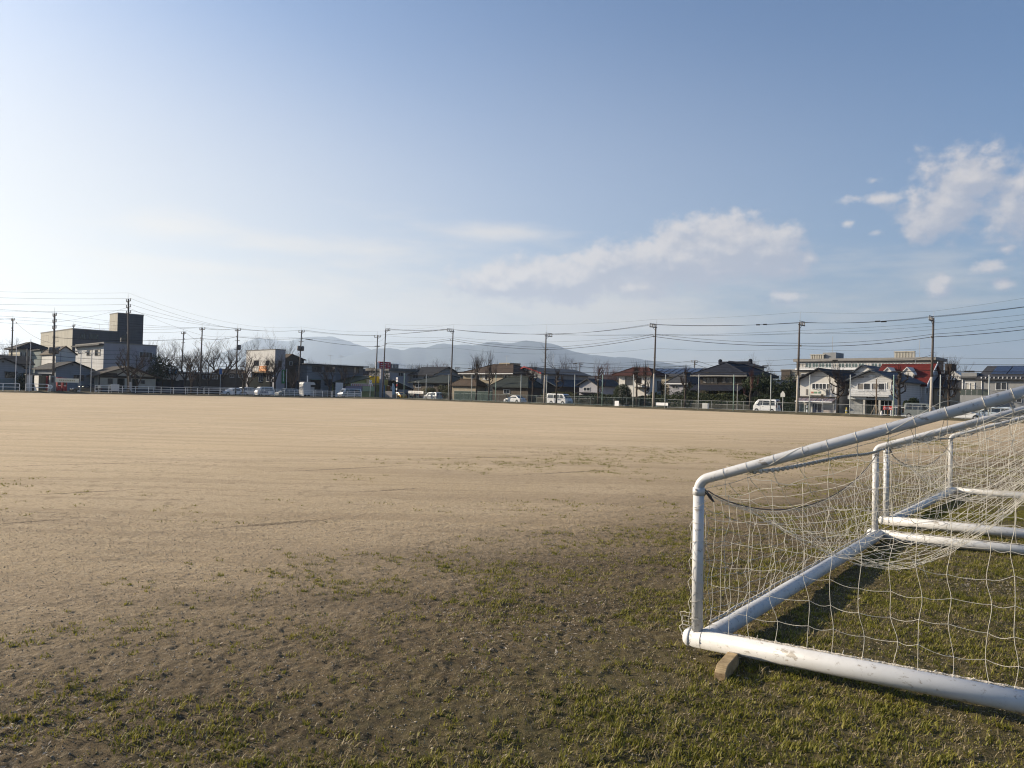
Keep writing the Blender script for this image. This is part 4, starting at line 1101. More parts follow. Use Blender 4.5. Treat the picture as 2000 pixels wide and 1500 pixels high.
for i in range(5):
    xa = b.X(1875, -1.2); xw = (b.X(1930, -1.2) - xa) / 5
    b.box('balcony_panel', mat('smoked_panel', (.07, .085, .08), .3, .15, 2), xa + i * xw + .04, xa + (i + 1) * xw - .04, -1.24, -1.2, zb, zt)
b.box('balcony_slab', M_grey, b.X(1875, -1.2), b.X(1930, -1.2), -1.3, -.01, zb - 1.0, zb - .02); b.box('balcony_cap', DFRAME, b.X(1875, -1.2), b.X(1930, -1.2), -1.27, -1.17, zt + .01, zt + .07)
b.box('garage_door', mat('grey_shutter', (.24, .25, .27), .6, .1, 2, stripes=('Z', .15, .3)), b.X(1945), b.X(1972), -.06, -.01, 0, b.Z(1950, 783)); downpipe(b, b.X(1880), -.06, H); downpipe(b, x1, -.06, H)
# ---- left street
b = Bld('L', -60, 14, 'pale blue-grey house with dark gable at the left picture edge')
W = b.X(46); ze, zr = b.Z(44, 718), b.Z(5, 701); Dp = 9
b.gable_y(0, W, 0, Dp, ze, zr, RT_black, .5, walls=M_palegrey, xm=b.X(5)); b.win(10, 728, 30, 737.5, 3, fm=DFRAME); b.box('window_hood', DFRAME, b.X(8), b.X(33), -.5, -.01, b.Z(20, 727.5), b.Z(20, 726))
b.box('gable_vent', DFRAME, b.X(2), b.X(6.5), -.08, -.01, b.Z(4, 708), b.Z(4, 705)); b.box('plinth', mat('plinth_teal', (.16, .2, .21), .9, .15, 1), 0, W, -.05, -.01, -.1, b.Z(20, 740))
b = Bld('L', -40, 30, 'low dark tiled roof house behind the left edge gable')
W = b.X(60); ze, zr = b.Z(40, 711), b.Z(20, 696, 4); b.gable_x(0, W, 0, 8, ze, zr, RT_black, .5, walls=M_palegrey)
b = Bld('L', 37, 44, 'cream two-storey house with dark hip roof, left of the tall grey block')
W = b.X(92); H = b.Z(50, 682); Dp = 9; b.walls(W, Dp, H, M_cream); b.hip(0, W, 0, Dp, H, b.Z(66, 671.5, 4), RT_black, .7)
b.win(62, 688, 75, 700, 1, gm_=mat('dark_shutter', (.05, .055, .055), .7, .2, 2, stripes=('Z', .12, .4))); b.win(39, 688, 42, 696, 1); b.win(47, 688, 50, 696, 1)
b = Bld('L', 78, 36, 'small teal shed house under the grey apartment block')
W = b.X(104); H = b.Z(78, 684); b.walls(W, 6, H, mat('teal_siding', (.12, .15, .155), .85, .15, .8)); b.flat_roof(0, W, 0, 6, H, RT_grey, .3, .2); b.win(82, 685, 86, 694, 1); b.win(91, 685, 95, 694, 1)
# grey apartment block with tower
b = Bld('L', 139, 52, 'tall grey apartment block with stair tower, front coloured dark as shaded, end coloured cream as sunlit', 'apartment_block', 'building')
W = b.X(276); H = b.Z(139, 643); Dp = b.Y(77); xt = b.X(226)
b.walls(W, Dp, H, M_shadegrey)
b.box('end_painted_sunlit', M_cream, -.06, -.01, .02, Dp - .02, -.1, H + .02)  # cream sheet on dark walls: sunlit end and shaded front put into colour
b.box('parapet', dconcrete, -.12, xt, -.1, Dp + .1, H + .01, H + .25)
zt = b.Z(226, 612); dt = b.Y(210.5, xt)
b.box('tower', M_shadegrey, xt, W, -.05, dt, -.1, zt); b.box('tower_end_painted_sunlit', M_cream, xt - .06, xt - .01, -.0, dt, H + .3, zt + .02); b.box('tower_cap', dconcrete, xt - .1, W + .08, -.12, dt + .1, zt + .01, zt + .2)  # tower end sheet coloured light as the sunlit side
for (pa, ya, pb, yb) in ((79, 656, 92, 667.5), (104, 657, 112, 667)): b.swin(pa, ya, pb, yb, 3, 0, fm=DFRAME, curtain=curt)
b.swin(213, 634, 216, 647, 1, xt)
b.win(155, 652, 164, 661, 2, fm=DFRAME); b.win(172, 653, 189, 662, 4, fm=DFRAME); b.win(236, 655, 243, 662, 2, fm=DFRAME, y=-.05)
mb = MB().tube([(xt - 1, 3, H), (xt - 1, 3, H + 2.4)], .03, 5).tube([(xt - 1.8, 3, H + 2.2), (xt - .2, 3, H + 2.2)], .02, 4); mb.build('antenna', steel, b.root)
antenna(b, xt * .72, 4, H + .3, 1.6)
# pale annexe in front of it
b = Bld('L', 201, 26, 'pale flat-roofed annexe in front of the tall grey block, front coloured lilac as shaded, end white as sunlit', 'annexe_building', 'building')
W = b.X(304); H = b.Z(201, 670); Dp = b.Y(145.5)
b.walls(W, Dp, H, M_lilac); b.flat_roof(0, W, 0, Dp, H, dconcrete, .1, .2); b.box('end_painted_sunlit', M_white2, -.06, -.01, 0, Dp, 4.0, H - .4); b.box('end_eave', RT_grey, -.9, -.01, 0, Dp, H - .4, H - .15); b.box('end_ledge', concrete, -1.2, -.01, 0, Dp, 3.6, 3.95)  # white end, lilac front: sunlight and shade carried by the wall colours
b.box('end_dark_base', M_dark, -1.0, -.06, .2, Dp - .2, -.1, 3.55)  # dark box filling the space below the end ledge
b.swin(168, 684, 178, 694, 2, -.06, fm=DFRAME, curtain=curt); b.swin(184, 683, 194, 694, 2, -.06, fm=DFRAME, curtain=curt); b.swin(151, 686, 156, 690, 1, -.06, fm=DFRAME)
b.win(271, 688, 295, 698, 4); b.win(283, 722, 293, 728, 2); b.box('wall_duct', DFRAME, b.X(232), b.X(244), -.5, -.01, b.Z(238, 668), b.Z(238, 660) )
# white barn
b = Bld('L', 107, 24, 'small white gabled warehouse below the grey apartment block', 'warehouse', 'building')
W = b.X(146); ze, zr = b.Z(108, 690), b.Z(126, 677.5); b.gable_y(0, W, 0, 9, ze, zr, RT_brown, .3, walls=M_white, xm=b.X(126)); MB().box(b.X(116), b.X(116) + .12, -.05, -.01, 3, b.Z(116, 690)).build('seam_strip', M_lilac, b.root)
b.win(111, 678, 116, 680, 1)
# pale blue-grey gabled house
b = Bld('L', 108, 15, 'pale blue-grey bungalow with wide dark roof behind the cream banner')
W = b.X(176); ze, zr = b.Z(108, 719), b.Z(142, 708); Dp = 13
b.gable_y(0, W, 0, Dp, ze, zr, RT_black, .6, walls=M_palegrey, xm=b.X(142)); b.win(144, 733, 163, 743, 2, fm=DFRAME); b.box('gable_vent', DFRAME, b.X(139), b.X(142), -.08, -.01, b.Z(140, 714), b.Z(140, 711.5))
b.box('lean_to', M_brown, -3.2, -.02, 2, Dp, -.1, ze - 1.1); b.box('lean_to_roof', dconcrete, -3.5, -.02, 1.6, Dp, ze - 1.1, ze - .95)
# park rest house
b = Bld('L', 191, 11.3, 'cream rest house with brown gable roof and half-timbered front', 'rest_house', 'building')
W = b.X(304); ze, zr = b.Z(191, 733), b.Z(248, 717.5); Dp = 7
b.gable_y(0, W, 0, Dp, ze, zr, mat('brown_sheet_roof', (.06, .05, .042), .85, .2, 1.5, .3, spec=.15), .8, walls=M_cream, xm=b.X(248), t=.2)
xm = b.X(248)
def beam(x0, z0, x1, z1, w=.14): MB().tube([(x0, -.05, z0), (x1, -.05, z1)], w, 4).build('timber_beam', M_dark, b.root)
beam(.1, ze - .15, W - .1, ze - .15, .2); beam(xm, ze, xm, zr - .2); beam(xm - 1.8, ze, xm - .2, zr - .5, .1); beam(xm + 1.8, ze, xm + .2, zr - .5, .1); beam(.2, -.1, .2, ze, .1)
b.box('gable_cladding', M_dark, .3, b.X(228), -.03, -.01, ze - .1, ze + .45); b.box('dado', mat('dark_tile', (.07, .075, .085), .8, .2, 2), -.04, W + .04, -.06, -.01, -.1, .95); b.box('recess_shade', mat('painted_dim_interior', (.02, .03, .026)), b.X(229), b.X(243), -.03, -.01, .95, ze - .4)  # no hollow here: dark sheets painted as shaded recesses
b.box('recess_shade', mat('painted_dim_interior', (.02, .03, .026)), b.X(258), b.X(270), -.03, -.01, .95, ze - .4)  # second dark sheet painted as a shaded recess
b.swin(179, 738, 184, 750, 1, 0, kind='door', fm=DFRAME); b.win(211, 740, 219, 749, 1, fm=DFRAME); b.win(275, 743, 282, 749, 1, fm=DFRAME)
# low blue building with white fascia
b = Bld('L', 316, 24, 'low dark building with a white fascia canopy and blue block', 'filling_station', 'building')
W = b.X(360); H = b.Z(318, 741); b.walls(W, 6, H, mat('navy_wall', (.045, .05, .07), .8, .2, 1)); b.box('fascia', M_white, -.3, W + .3, -1.5, 6.2, H, b.Z(330, 729.5)); b.box('price_board', M_white, b.X(337), b.X(343), -1.62, -1.51, b.Z(340, 743.5), H + .2)
xx = b.X(336); b.box('blue_block', mat('sky_blue', (.08, .25, .42), .6, .1, 1), b.X(339), b.X(349), 1, 4, b.Z(340, 729), b.Z(340, 719.5)); b.box('white_block', wsteel, b.X(336), b.X(338.8), 1, 4, b.Z(340, 729), b.Z(340, 719.5))
# brown low buildings behind the park trees
b = Bld('L', 361, 36, 'low brown building with flat roof behind the bare park trees', 'shed_building', 'building')
W = b.X(440); H = b.Z(362, 729); b.walls(W, 8, H, M_brown); b.flat_roof(0, W, 0, 8, H, dconcrete, .4, .35); b.win(372, 733, 384, 740, 2); b.win(396, 733, 408, 740, 2); b.win(414, 733, 424, 740, 2)
b = Bld('L', 303, 30, 'grey concrete garage beside the pale annexe', 'garage', 'building')
W = b.X(316); H = b.Z(304, 722); b.walls(W, 4, H, dconcrete); b.flat_roof(0, W, 0, 4, H, RT_grey, .2, .2)
# white shop with orange sign
b = Bld('L', 536, 24, 'white box-shaped shop with an orange sign on its long side', 'shop', 'building')
W = b.X(555.5); H = b.Z(536, 683); Dp = b.Y(480)
b.walls(W, Dp, H, M_lilac); b.box('end_painted_sunlit', M_white, -.07, -.01, 0, Dp, b.Zs(510, 726), H + .01); b.box('parapet_cap', dconcrete, -.15, W + .1, -.12, Dp + .1, H + .01, H + .18)  # long side coloured white as sunlit, front lilac as shaded
zs = b.Zs(510, 726); b.box('painted_shopfront_shade', mat('painted_dim_interior', (.02, .03, .026)), -.04, -.01, 1, Dp - 1, 0, zs); b.box('canopy', mat('canopy_brown', (.16, .1, .05), .8, .2, 2), -1.1, -.08, .2, Dp - .4, zs - .25, zs)  # dark sheet on the wall paints the ground-floor shade
y0, y1 = sorted((b.Y(507), b.Y(521))); b.box('orange_sign', mat('orange_sign', (.60, .21, .055), .6, .08, 2), -.3, -.08, y0, y1, b.Zs(514, 725), b.Zs(514, 715))
for i in range(3):
    ya = y0 + (y1 - y0) * (.16 + .26 * i); b.box('sign_letter', mat('letter_pale', (.72, .45, .25), .7), -.32, -.301, ya, ya + (y1 - y0) * .17, b.Zs(514, 720.5), b.Zs(514, 717))
b.box('sign_letter', mat('letter_pale', (.72, .45, .25)), -.32, -.301, y0 + .4, y1 - .5, b.Zs(514, 723.5), b.Zs(514, 722))
b.swin(495, 704.5, 504, 714, 2, -.07, fm=DFRAME); b.swin(518, 704.5, 531, 713, 2, -.07, fm=DFRAME, curtain=curt); b.win(543, 705, 548, 717, 1, fm=DFRAME)
b.swin(505, 730, 512, 745, 2, -.04); b.swin(520, 730, 530, 745, 2, -.04)
y0, y1 = sorted((b.Y(495.5), b.Y(502))); b.box('white_sign', mat('pale_blue_sign', (.5, .53, .6), .7, .06, 2), -1.5, -1.3, y0, y1, b.Zs(499, 737), b.Zs(499, 719))
b.box('green_banner', mat('green_banner', (.03, .17, .065), .7, .2, 2), b.X(549), b.X(555), -.25, -.1, b.Z(552, 749), b.Z(552, 722)); b.box('banner_stripe', wsteel, b.X(551.2), b.X(552.3), -.27, -.251, b.Z(552, 745), b.Z(552, 724))
# dark brown house
b = Bld('L', 556, 27, 'dark brown house with sloping roof between shop and blue-grey block')
W = b.X(592); ze, zr = b.Z(590, 703), b.Z(567, 692.5); b.gable_y(0, W, 0, 10, ze, zr, RT_brown, .4, walls=M_brown, xm=b.X(567)); b.win(564, 706, 569, 713, 1); b.win(577, 722, 586, 732, 2); b.box('lower_panel', M_beige, b.X(583), W + .02, -.05, -.01, 1, b.Z(586, 727))
b = Bld('L', 590, 40, 'small dark shed roof peeking out left of the blue-grey block'); W = b.X(602); b.gable_x(0, W, 0, 5, b.Z(592, 722), b.Z(592, 714), RT_black, .3, walls=M_beige)
# blue-grey flats
b = Bld('L', 599, 22, 'blue-grey two-storey block with flat eaves, right of the brown house', 'apartment_block', 'building')
W = b.X(712); H = b.Z(600, 712); Dp = 9; xm = b.X(655)
b.walls(xm, Dp, H, M_bluegrey); b.walls(W - xm, Dp - .8, H, mat('blue_grey_panel', (.15, .165, .19), .8, .12, .6, stripes=('Z', .3, .25)), x0=xm, y0=.8, name='wing_wall')
b.flat_roof(0, W, 0, Dp, H, RT_grey, .6, .25)
b.win(609, 715.5, 626, 726, 3, fm=DFRAME); b.win(633, 716, 653, 726, 3, fm=DFRAME); b.win(690, 718, 699, 728, 2, fm=DFRAME, y=.8, curtain=curt); b.win(670, 718, 676, 726, 1, fm=DFRAME, y=.8)
b.box('entrance_shade', mat('painted_dim_interior', (.02, .03, .026)), b.X(606), b.X(626), -.03, -.01, 0, b.Z(615, 742)); b.box('entrance_canopy', mat('teal_canopy', (.12, .17, .17), .7), b.X(604), b.X(628), -1.3, -.04, b.Z(615, 742), b.Z(615, 740)); b.win(634, 741, 648, 752, 2, fm=DFRAME)  # entrance is a dark sheet coloured like its dim inside
for px_ in (662, 683): antenna(b, b.X(px_), 4, H + .3, 2.4)
# yellow shop
b = Bld('L', 690, 15, 'low yellow shop with sloping dark roof and striped awning', 'shop', 'building')
W = b.X(757); zl, zr = b.Z(690, 747), b.Z(728, 736); Dp = 8; xr = b.X(728)
MB().prism_y([(-1, -.1), (-1, zl - .2), (xr, zr - .1), (W, zr - .6), (W, -.1)], 0, Dp).build('wall', M_olive, b.root)
q = [(-1.6, zl - .35), (xr, zr), (xr, zr + .16), (-1.6, zl - .18)]; MB().prism_y(q, -.5, Dp + .3).build('roof', mat('dark_green_roof', (.05, .055, .03), .7, .2, 2), b.root)
b.box('yellow_sign', M_yellow, b.X(721), b.X(744), -.3, -.02, b.Z(730, 748), b.Z(730, 735)); b.box('yellow_sign_end', mat('pale_sign', (.55, .45, .26), .7, .1, 2), b.X(714), b.X(720.7), -.28, -.02, b.Z(716, 748), b.Z(716, 740))
b.box('yellow_wall', mat('dull_yellow', (.45, .36, .09), .8, .15, 1), b.X(752), W + .02, -.1, -.01, b.Z(752, 751), zr - .7); b.box('pale_fascia', mat('pale_yellow_fascia', (.58, .50, .34), .7, .1, 2), -1.0, b.X(744), -.5, -.31, b.Z(700, 750), b.Z(700, 748))
n = 24
for i in range(n):
    xa = -1 + i * (b.X(727) + 1) / n; b.box('awning_stripe', mat('awning_red', (.42, .06, .06), .8, .1, 2) if i % 2 else wsteel, xa, xa + (b.X(727) + 1) / n - .02, -.62, -.55, b.Z(700, 753.5), b.Z(700, 750.4))
b.box('mauve_board', mat('mauve_board', (.26, .22, .27), .8, .2, 1.5), -3.2, b.X(703), -.9, -.75, b.Z(690, 764), b.Z(690, 754)); b.box('green_board', mat('sage_board', (.42, .46, .27), .8, .12, 1.5), b.X(704), b.X(728), -.9, -.75, b.Z(715, 764), b.Z(715, 754.5))
b.box('blue_machine', mat('blue_machine', (.035, .11, .26), .5, .2, 2), b.X(738), b.X(745), -1.3, -.6, 0, b.Z(741, 752)); b.box('brown_door', mat('orange_brown', (.28, .12, .03), .7, .2, 2), b.X(754), b.X(761), -.3, -.12, 0, b.Z(757, 754))
# flat-roofed pale house
b = Bld('L', 760, 34, 'pale flat-roofed house with dark eaves and roof railing behind the red sign')
W = b.X(812); H = b.Z(761, 724); Dp = 9; b.walls(W, Dp, H, M_lilac); b.flat_roof(0, W, 0, Dp, H, mat('dark_eaves', (.13, .125, .12), .8, .15, 1), .8, .7)
mb = MB()
zz = H + .7
for i in range(7): mb.tube([(1 + i * 1.1, .2, zz), (1 + i * 1.1, .2, zz + 1.0)], .035, 5)
mb.tube([(1, .2, zz + 1), (7.6, .2, zz + 1)], .035, 5); mb.build('roof_railing', wsteel, b.root); b.box('roof_hut', dconcrete, 1, 5, 3, 6, zz, zz + 1.3); b.win(777, 728, 786, 735, 2)
b = Bld('R', 800, 30, 'dark house with long sloping black roof left of the field pole')
W = b.X(846); b.gable_x(0, W, 0, 9, b.Z(802, 731), b.Z(802, 718, 4), RT_black, .8, walls=M_grey); b.win(806, 733, 816, 739, 2); b.win(826, 735, 836, 741, 2)
b = Bld('R', 806, 17, 'green-black tiled hip roof bungalow nearest the field corner')
W = b.X(878); H = b.Z(806, 748); b.walls(W, 9, H, M_brown); b.hip(0, W, 0, 9, H, b.Z(830, 735, 4), RT_green, .9); b.win(812, 751, 822, 757, 2); b.win(834, 752, 846, 758, 3); b.win(858, 752, 868, 758, 2)
b = Bld('L', 768, 13, 'open carport with dark sloping roof and white edge beside the yellow shop', 'carport', 'carport')
W = b.X(808); H = b.Z(775, 744); MB().prism_y([(0, H), (W, H - 1.9), (W, H - 1.75), (0, H + .15)], 0, 6).build('roof', RT_blue, b.root); MB().prism_y([(0, H + .16), (W, H - 1.74), (W, H - 1.5), (0, H + .3)], -.1, 0).build('roof_edge', curt, b.root)
for x_ in (.3, W - .3): b.box('post', DFRAME, x_, x_ + .15, .1, .25, -.1, H - (0 if x_ < 1 else 1.8)); b.box('post', DFRAME, x_, x_ + .15, 5.6, 5.75, -.1, H - (0 if x_ < 1 else 1.8))
b.box('back_wall', M_dark, 0, W, 5.8, 6, -.1, H - 2)
b = Bld('R', 974, 85, 'distant brown apartment block rising behind the beige house', 'apartment_block', 'building')
W = b.X(994); H = b.Z(978, 711); b.walls(W, 5, H, mat('brick_flats', (.28, .19, .13), .9, .15, 1)); b.flat_roof(0, W, 0, 5, H, M_beige, .1, .4)
for i in range(4): b.win(975.5 + i * 4.6, 714, 978.5 + i * 4.6, 717, 1); b.win(975.5 + i * 4.6, 719, 978.5 + i * 4.6, 722, 1)
# ------------------------------------------------------------------ utility poles and wires
polem = mat('pole_concrete', (.095, .085, .08), .9, .2, 1.2, .1)
polew = mat('pole_concrete_pale', (.36, .33, .29), .9, .15, 1.2, .1)
dsteel = mat('dark_fittings', (.05, .05, .055), .6, .2, 4)
insul = mat('porcelain', (.30, .29, .28), .35, .1, 5)
wirem = mat('wire_rubber', (.018, .018, .02), .6, .1, 1)
def upole(px, side, off, py_top, label, arm=1, rod=1.2, low=2.4, trans=0, lean=0.0, pale=False, big=False, tee=False, name='utility_pole', r0=.17):
    base = (onR if side == 'R' else onL)(px, off); H = P(px, py_top, base.y).z
    along = eR if side == 'R' else eL; perp = oR if side == 'R' else oL
    t = thing(name, label, 'utility pole', base, 0, 'utility poles along the streets')
    ln = Vector((lean * H, 0, 0))
    top = Vector((0, 0, H)) + ln
    def at(z): return ln * (z / H) + Vector((0, 0, z))
    if pale:
        MB().tube([at(-.3), at(H * .42)], [r0, r0 * .86], 10).build('lower_shaft', polew, t, True); MB().tube([at(H * .42), top], [r0 * .86, r0 * .6], 10).build('shaft', polem, t, True)
    else: MB().tube([at(-.3), top], [r0, r0 * .6], 10).build('shaft', polem, t, True)
    tips = []
    a = perp * arm
    zz = H - .35
    arm_levels = (zz,) if not big else (zz, zz - .95, zz - 1.9)
    n_i = 3 if not big else 1
    for lv in arm_levels:
        p0 = at(lv) - a * .3; p1 = at(lv) + a * 1.55
        if big: p0 = at(lv) - a * 1.0; p1 = at(lv) + a * 1.0
        if tee: p0 = at(lv) - a * 1.15; p1 = at(lv) + a * 1.15
        MB().box(0, 0, 0, 0, 0, 0)
        ob = MB().tube([p0, p1], .065, 4).build('cross_arm', dsteel, t)
        MB().tube([at(lv - .55), at(lv) + a * .8], .03, 4).build('brace', dsteel, ob)
        for i in range(n_i if not big else 2):
            q = at(lv) + a * (((.45, .95, 1.45) if not tee else (-1.1, .45, 1.1))[i] if not big else (-.9, .9)[i])
            MB().tube([q + Vector((0, 0, .05)), q + Vector((0, 0, .12)), q + Vector((0, 0, .18)), q + Vector((0, 0, .38))], [.035, .09, .06, .09], 8).build('insulator', insul, ob)
            tips.append(base + q + Vector((0, 0, .39)))
    if tee: MB().tube([at(zz - 1.9) - a * .9, at(zz - 1.9) + a * .9], .055, 4).build('lower_arm', dsteel, t)
    if not big and not tee:                                   # upper frame that carries the third conductor, as in the photo
        f = MB().tube([at(zz) + a * .75, at(zz + .5) + a * .75], .028, 4).tube([at(zz + .5) - a * .1, at(zz + .5) + a * 1.5], .035, 4).tube([at(zz) + a * 1.45, at(zz + .5) + a * 1.45], .028, 4); f.build('arm_frame', dsteel, t)
    if rod: MB().tube([at(H - .6) + perp * .12, at(H + rod) + perp * .12], [.03, .018], 6).build('lightning_rod', steel, t)
    zl = H - low
    ob = MB().tube([at(zl) - a * .15, at(zl) + a * .7], .05, 4).build('low_bracket', dsteel, t)
    MB().tube([at(zl) + a * .55 + Vector((0, 0, -.12)), at(zl) + a * .55 + Vector((0, 0, .14))], [.08, .08], 8).build('insulator', insul, ob)
    for i in range(int(H * .55 / .9)):
        z = 2.2 + i * .9
        if z > H - 1.5: break
        MB().tube([at(z) - along * .28, at(z) + along * .28], .012, 4).build('step_bolt', dsteel, t)
    for i in range(trans):
        zt = H - low - 2.0; c = at(zt) + along * (.42 if i == 0 else -.42)
        o = MB().tube([c + Vector((0, 0, -.45)), c + Vector((0, 0, -.4)), c + Vector((0, 0, .4)), c + Vector((0, 0, .48))], [.2, .3, .3, .18], 10).build('transformer', mat('transformer_grey', (.12, .12, .125), .6, .15, 3), t, True)
        MB().tube([at(zt - .45) - along * .6, at(zt - .45) + along * .6], .05, 4).build('platform_arm', dsteel, o)
    if H > 9:
        zc = 5.6; MB().tube([at(zc) - a * .1, at(zc) - a * .45], .03, 4).build('cable_bracket', dsteel, t)
    return dict(tips=tips, rod=base + at(H + rod) + perp * .12, low=base + at(zl) + a * .55, comm=base + at(5.6) - a * .4, comm2=base + at(6.4) - a * .3, comm3=base + at(5.0) - a * .42, mid=base + at(H - 1.35) + a * .25, mid2=base + at(H - 3.4) - a * .2, comm4=base + at(7.1) - a * .2, H=H, base=base, root=t)
R0 = upole(747, 'L', 2, 643, 'tall dark pole on the field corner beside the red sign pillar', -1, 1.0, 3.0, 0, .022)
R1 = upole(880, 'R', .8, 644, 'pole with frame arm standing left of the beige house', -1, 1.0, 2.0, 0, .012)
R2 = upole(1063, 'R', .8, 652, 'pale-footed pole standing beside the white commuter van', 1, 1.6, 2.6, 0, .004, True)
R3 = upole(1276, 'R', .8, 635, 'pole standing in front of the maroon roofed house', -1, .9, 1.7, 0, .01, True)
R4 = upole(1557, 'R', .8, 629, 'tall pole at the left corner of the white shop house', 1, 1.3, 3.0, 0, .008, True)
R5 = upole(1818, 'R', .8, 621, 'tall pole beside the red roofed house, nearest pole on the right', -1, .8, 2.2, 0, .01, True)
R6 = upole(2230, 'R', .8, 560, 'pole beyond the right picture edge carrying the street wires', 1, 1.0, 2.4)
L0 = upole(733, 'L', 6, 655, 'dark pole just left of the red sign pillar', -1, .9, 2.4, 0, .012, tee=True)
L1 = upole(582, 'L', 9, 645, 'pole with grey transformers left of the round-topped white shelter', -1, .7, 1.6, 2, .03, tee=True)
L2 = upole(460, 'L', 10.9, 642, 'pole with transformer standing by the parked white cars', 1, .9, 1.5, 1, .008, tee=True)
L3 = upole(390, 'L', 11.5, 640, 'slim pole among the bare park trees', 1, .9, 1.9, 0, .012, tee=True)
L4 = upole(251, 'L', 2.0, 584, 'tallest pole, leaning, in front of the stair tower', 1, 1.0, 5.4, 0, -.03, False, True, r0=.2)
L5 = upole(104, 'L', 2.0, 612, 'thick pole with transformers left of the cream banner', 1, .9, 3.6, 2, -.012, False, True, r0=.2)
L6 = upole(21, 'L', 40, 622, 'far thin pole above the left edge roofs', 1, .8, 1.8, tee=True)
L7 = upole(-420, 'L', 2.0, 560, 'pole beyond the left picture edge carrying the street wires', 1, 1.0, 3, 0, 0, False, True)
L8 = upole(353, 'L', 32, 648, 'far pole with comb antenna behind the park trees', -1, .6, 1.5, 0, .02, tee=True)
F1 = upole(1131, 'R', 42, 708, 'far short pole behind the long grey-blue roof', 1, .6, .9, tee=True)
F2 = upole(1355, 'R', 46, 704, 'far short pole left of the traditional roof', 1, .8, .8, tee=True)
F3 = upole(1511, 'R', 52, 730, 'far small pole right of the traditional roof', 1, .5, .9, tee=True)
F4 = upole(140, 'L', 75, 634, 'far pole behind the grey apartment block', -1, .6, 1.2, tee=True)
F5 = upole(889, 'R', 40, 718, 'far short pole left of the beige house roof', 1, .3, .8)
_c = L8['base']; MB().tube([(-.2, 0, 7.5), (-1.4, 0, 7.4)], .03, 4).build('antenna_arm', dsteel, L8['root'])
for i in range(4): MB().tube([(-.5 - i * .3, 0, 7.4), (-.5 - i * .3, 0, 9.4)], .03, 4).build('antenna_tine', dsteel, L8['root'])

def span(mb, p, q, sag, r, n=14):
    pts = []
    for i in range(n + 1):
        t = i / n; v = p.lerp(q, t); pts.append(Vector((v.x, v.y, v.z - sag * 4 * t * (1 - t))))
    mb.tube(pts, r, 4)
def wire(label, pts, sag, r, knots=(), name='overhead_wire'):
    o = Vector((pts[0].x, pts[0].y, 0)); t = thing(name, label, 'wire', o, 0, 'overhead wires')
    mb = MB()
    for i, (p, q) in enumerate(zip(pts, pts[1:])): span(mb, p, q, sag[i] if isinstance(sag, (list, tuple)) else sag, r)
    mb.build('cable', wirem, t, False, o)
    for (i, f, s) in knots:                       # joints and closures on the cable
        p, q = pts[i], pts[i + 1]; sg = sag[i] if isinstance(sag, (list, tuple)) else sag
        c = p.lerp(q, f); c.z -= sg * 4 * f * (1 - f); d = (q - p).normalized()
        MB().tube([c - d * s, c + d * s], .09, 6).build('closure', wirem, t, False, o)
    return t
RR = [R0, R1, R2, R3, R4, R5, R6]
wire('upper power wire along the right street, outermost on the arms', [p['tips'][2] for p in RR], .28, .014, [(4, .62, .3)])
wire('upper power wire along the right street, middle of the arms', [p['tips'][1] for p in RR], .30, .014, [(3, .73, .25)])
wire('upper power wire along the right street, nearest the poles', [p['tips'][0] for p in RR], .33, .014, [(3, .78, .25), (4, .66, .3)])
wire('thin ground wire linking the rod tips along the right street', [p['rod'] for p in RR], .2, .008)
wire('thick bundled cable below the power wires along the right street', [p['low'] for p in RR], .38, .032)
wire('heavy telephone cable at roof height along the right street', [p['comm'] for p in RR], .22, .036, [(0, .8, .4), (1, .3, .35), (2, .85, .5), (3, .4, .4), (4, .75, .5), (5, .2, .5)])
wire('second telephone cable just above the first on the right street', [p['comm2'] for p in RR], .26, .02, [(1, .2, .3), (3, .8, .4), (5, .5, .4)])
wire('wire crossing the town from far pole to far pole behind the houses', [F5['comm2'] + Vector((0, 0, 2)), F1['tips'][1], F2['tips'][1], F3['tips'][1]], .8, .03)
wire('lower of the wires behind the houses on the right', [F5['comm2'] + Vector((0, 0, 1.2)), F1['low'], F2['low'], F3['low']], .8, .03)
wire('thin wire midway between power wires and bundle on the right street', [p['mid'] for p in RR], .25, .012)
wire('second strand beside the thick bundled cable on the right street', [p['low'] + Vector((.12, -.1, .32)) for p in RR], .3, .02)
wire('lowest telephone cable of the right street', [p['comm3'] for p in RR], .2, .022, [(1, .6, .3), (3, .2, .35), (4, .5, .3)])
wire('faint wire below the bundled cable on the right street', [p['mid2'] for p in RR], .3, .01)
wire('faint wire above the telephone cables on the right street', [p['comm4'] for p in RR], .3, .012, [(2, .3, .3), (4, .3, .3)])
wire('long wire skipping poles across the right street', [R1['tips'][0], R3['mid'], R5['mid'] + Vector((0, 0, .4))], .5, .012)
wire('second long wire skipping poles across the right street', [R2['tips'][1], R4['mid'] + Vector((0, 0, .3)), R6['mid']], .45, .012)
wire('drop wire to the maroon roofed house', [R3['comm2'], R3['comm2'] + oR * 14 + Vector((0, 0, -1.2))], .3, .012)
wire('drop wire to the first shop house', [R4['comm2'], R4['comm2'] + oR * 11 + eR * 4 + Vector((0, 0, -.8))], .3, .012)
wire('drop wire to the traditional house', [R3['comm2'], R3['comm2'] + oR * 13 + eR * 8 + Vector((0, 0, -1.0))], .3, .012)
LL = [L7, L4, L2, L1, L0, R0]
wire('highest power wire on the left street from the leaning tall pole', [L7['tips'][0], L4['tips'][0], L2['tips'][2], L1['tips'][2], L0['tips'][2], R1['tips'][2]], [.6, .5, .35, .35, .1, .4], .014)
wire('second power wire on the left street', [L7['tips'][2], L4['tips'][2], L2['tips'][1], L1['tips'][1], L0['tips'][1], R1['tips'][1]], [.6, .5, .35, .35, .1, .4], .014)
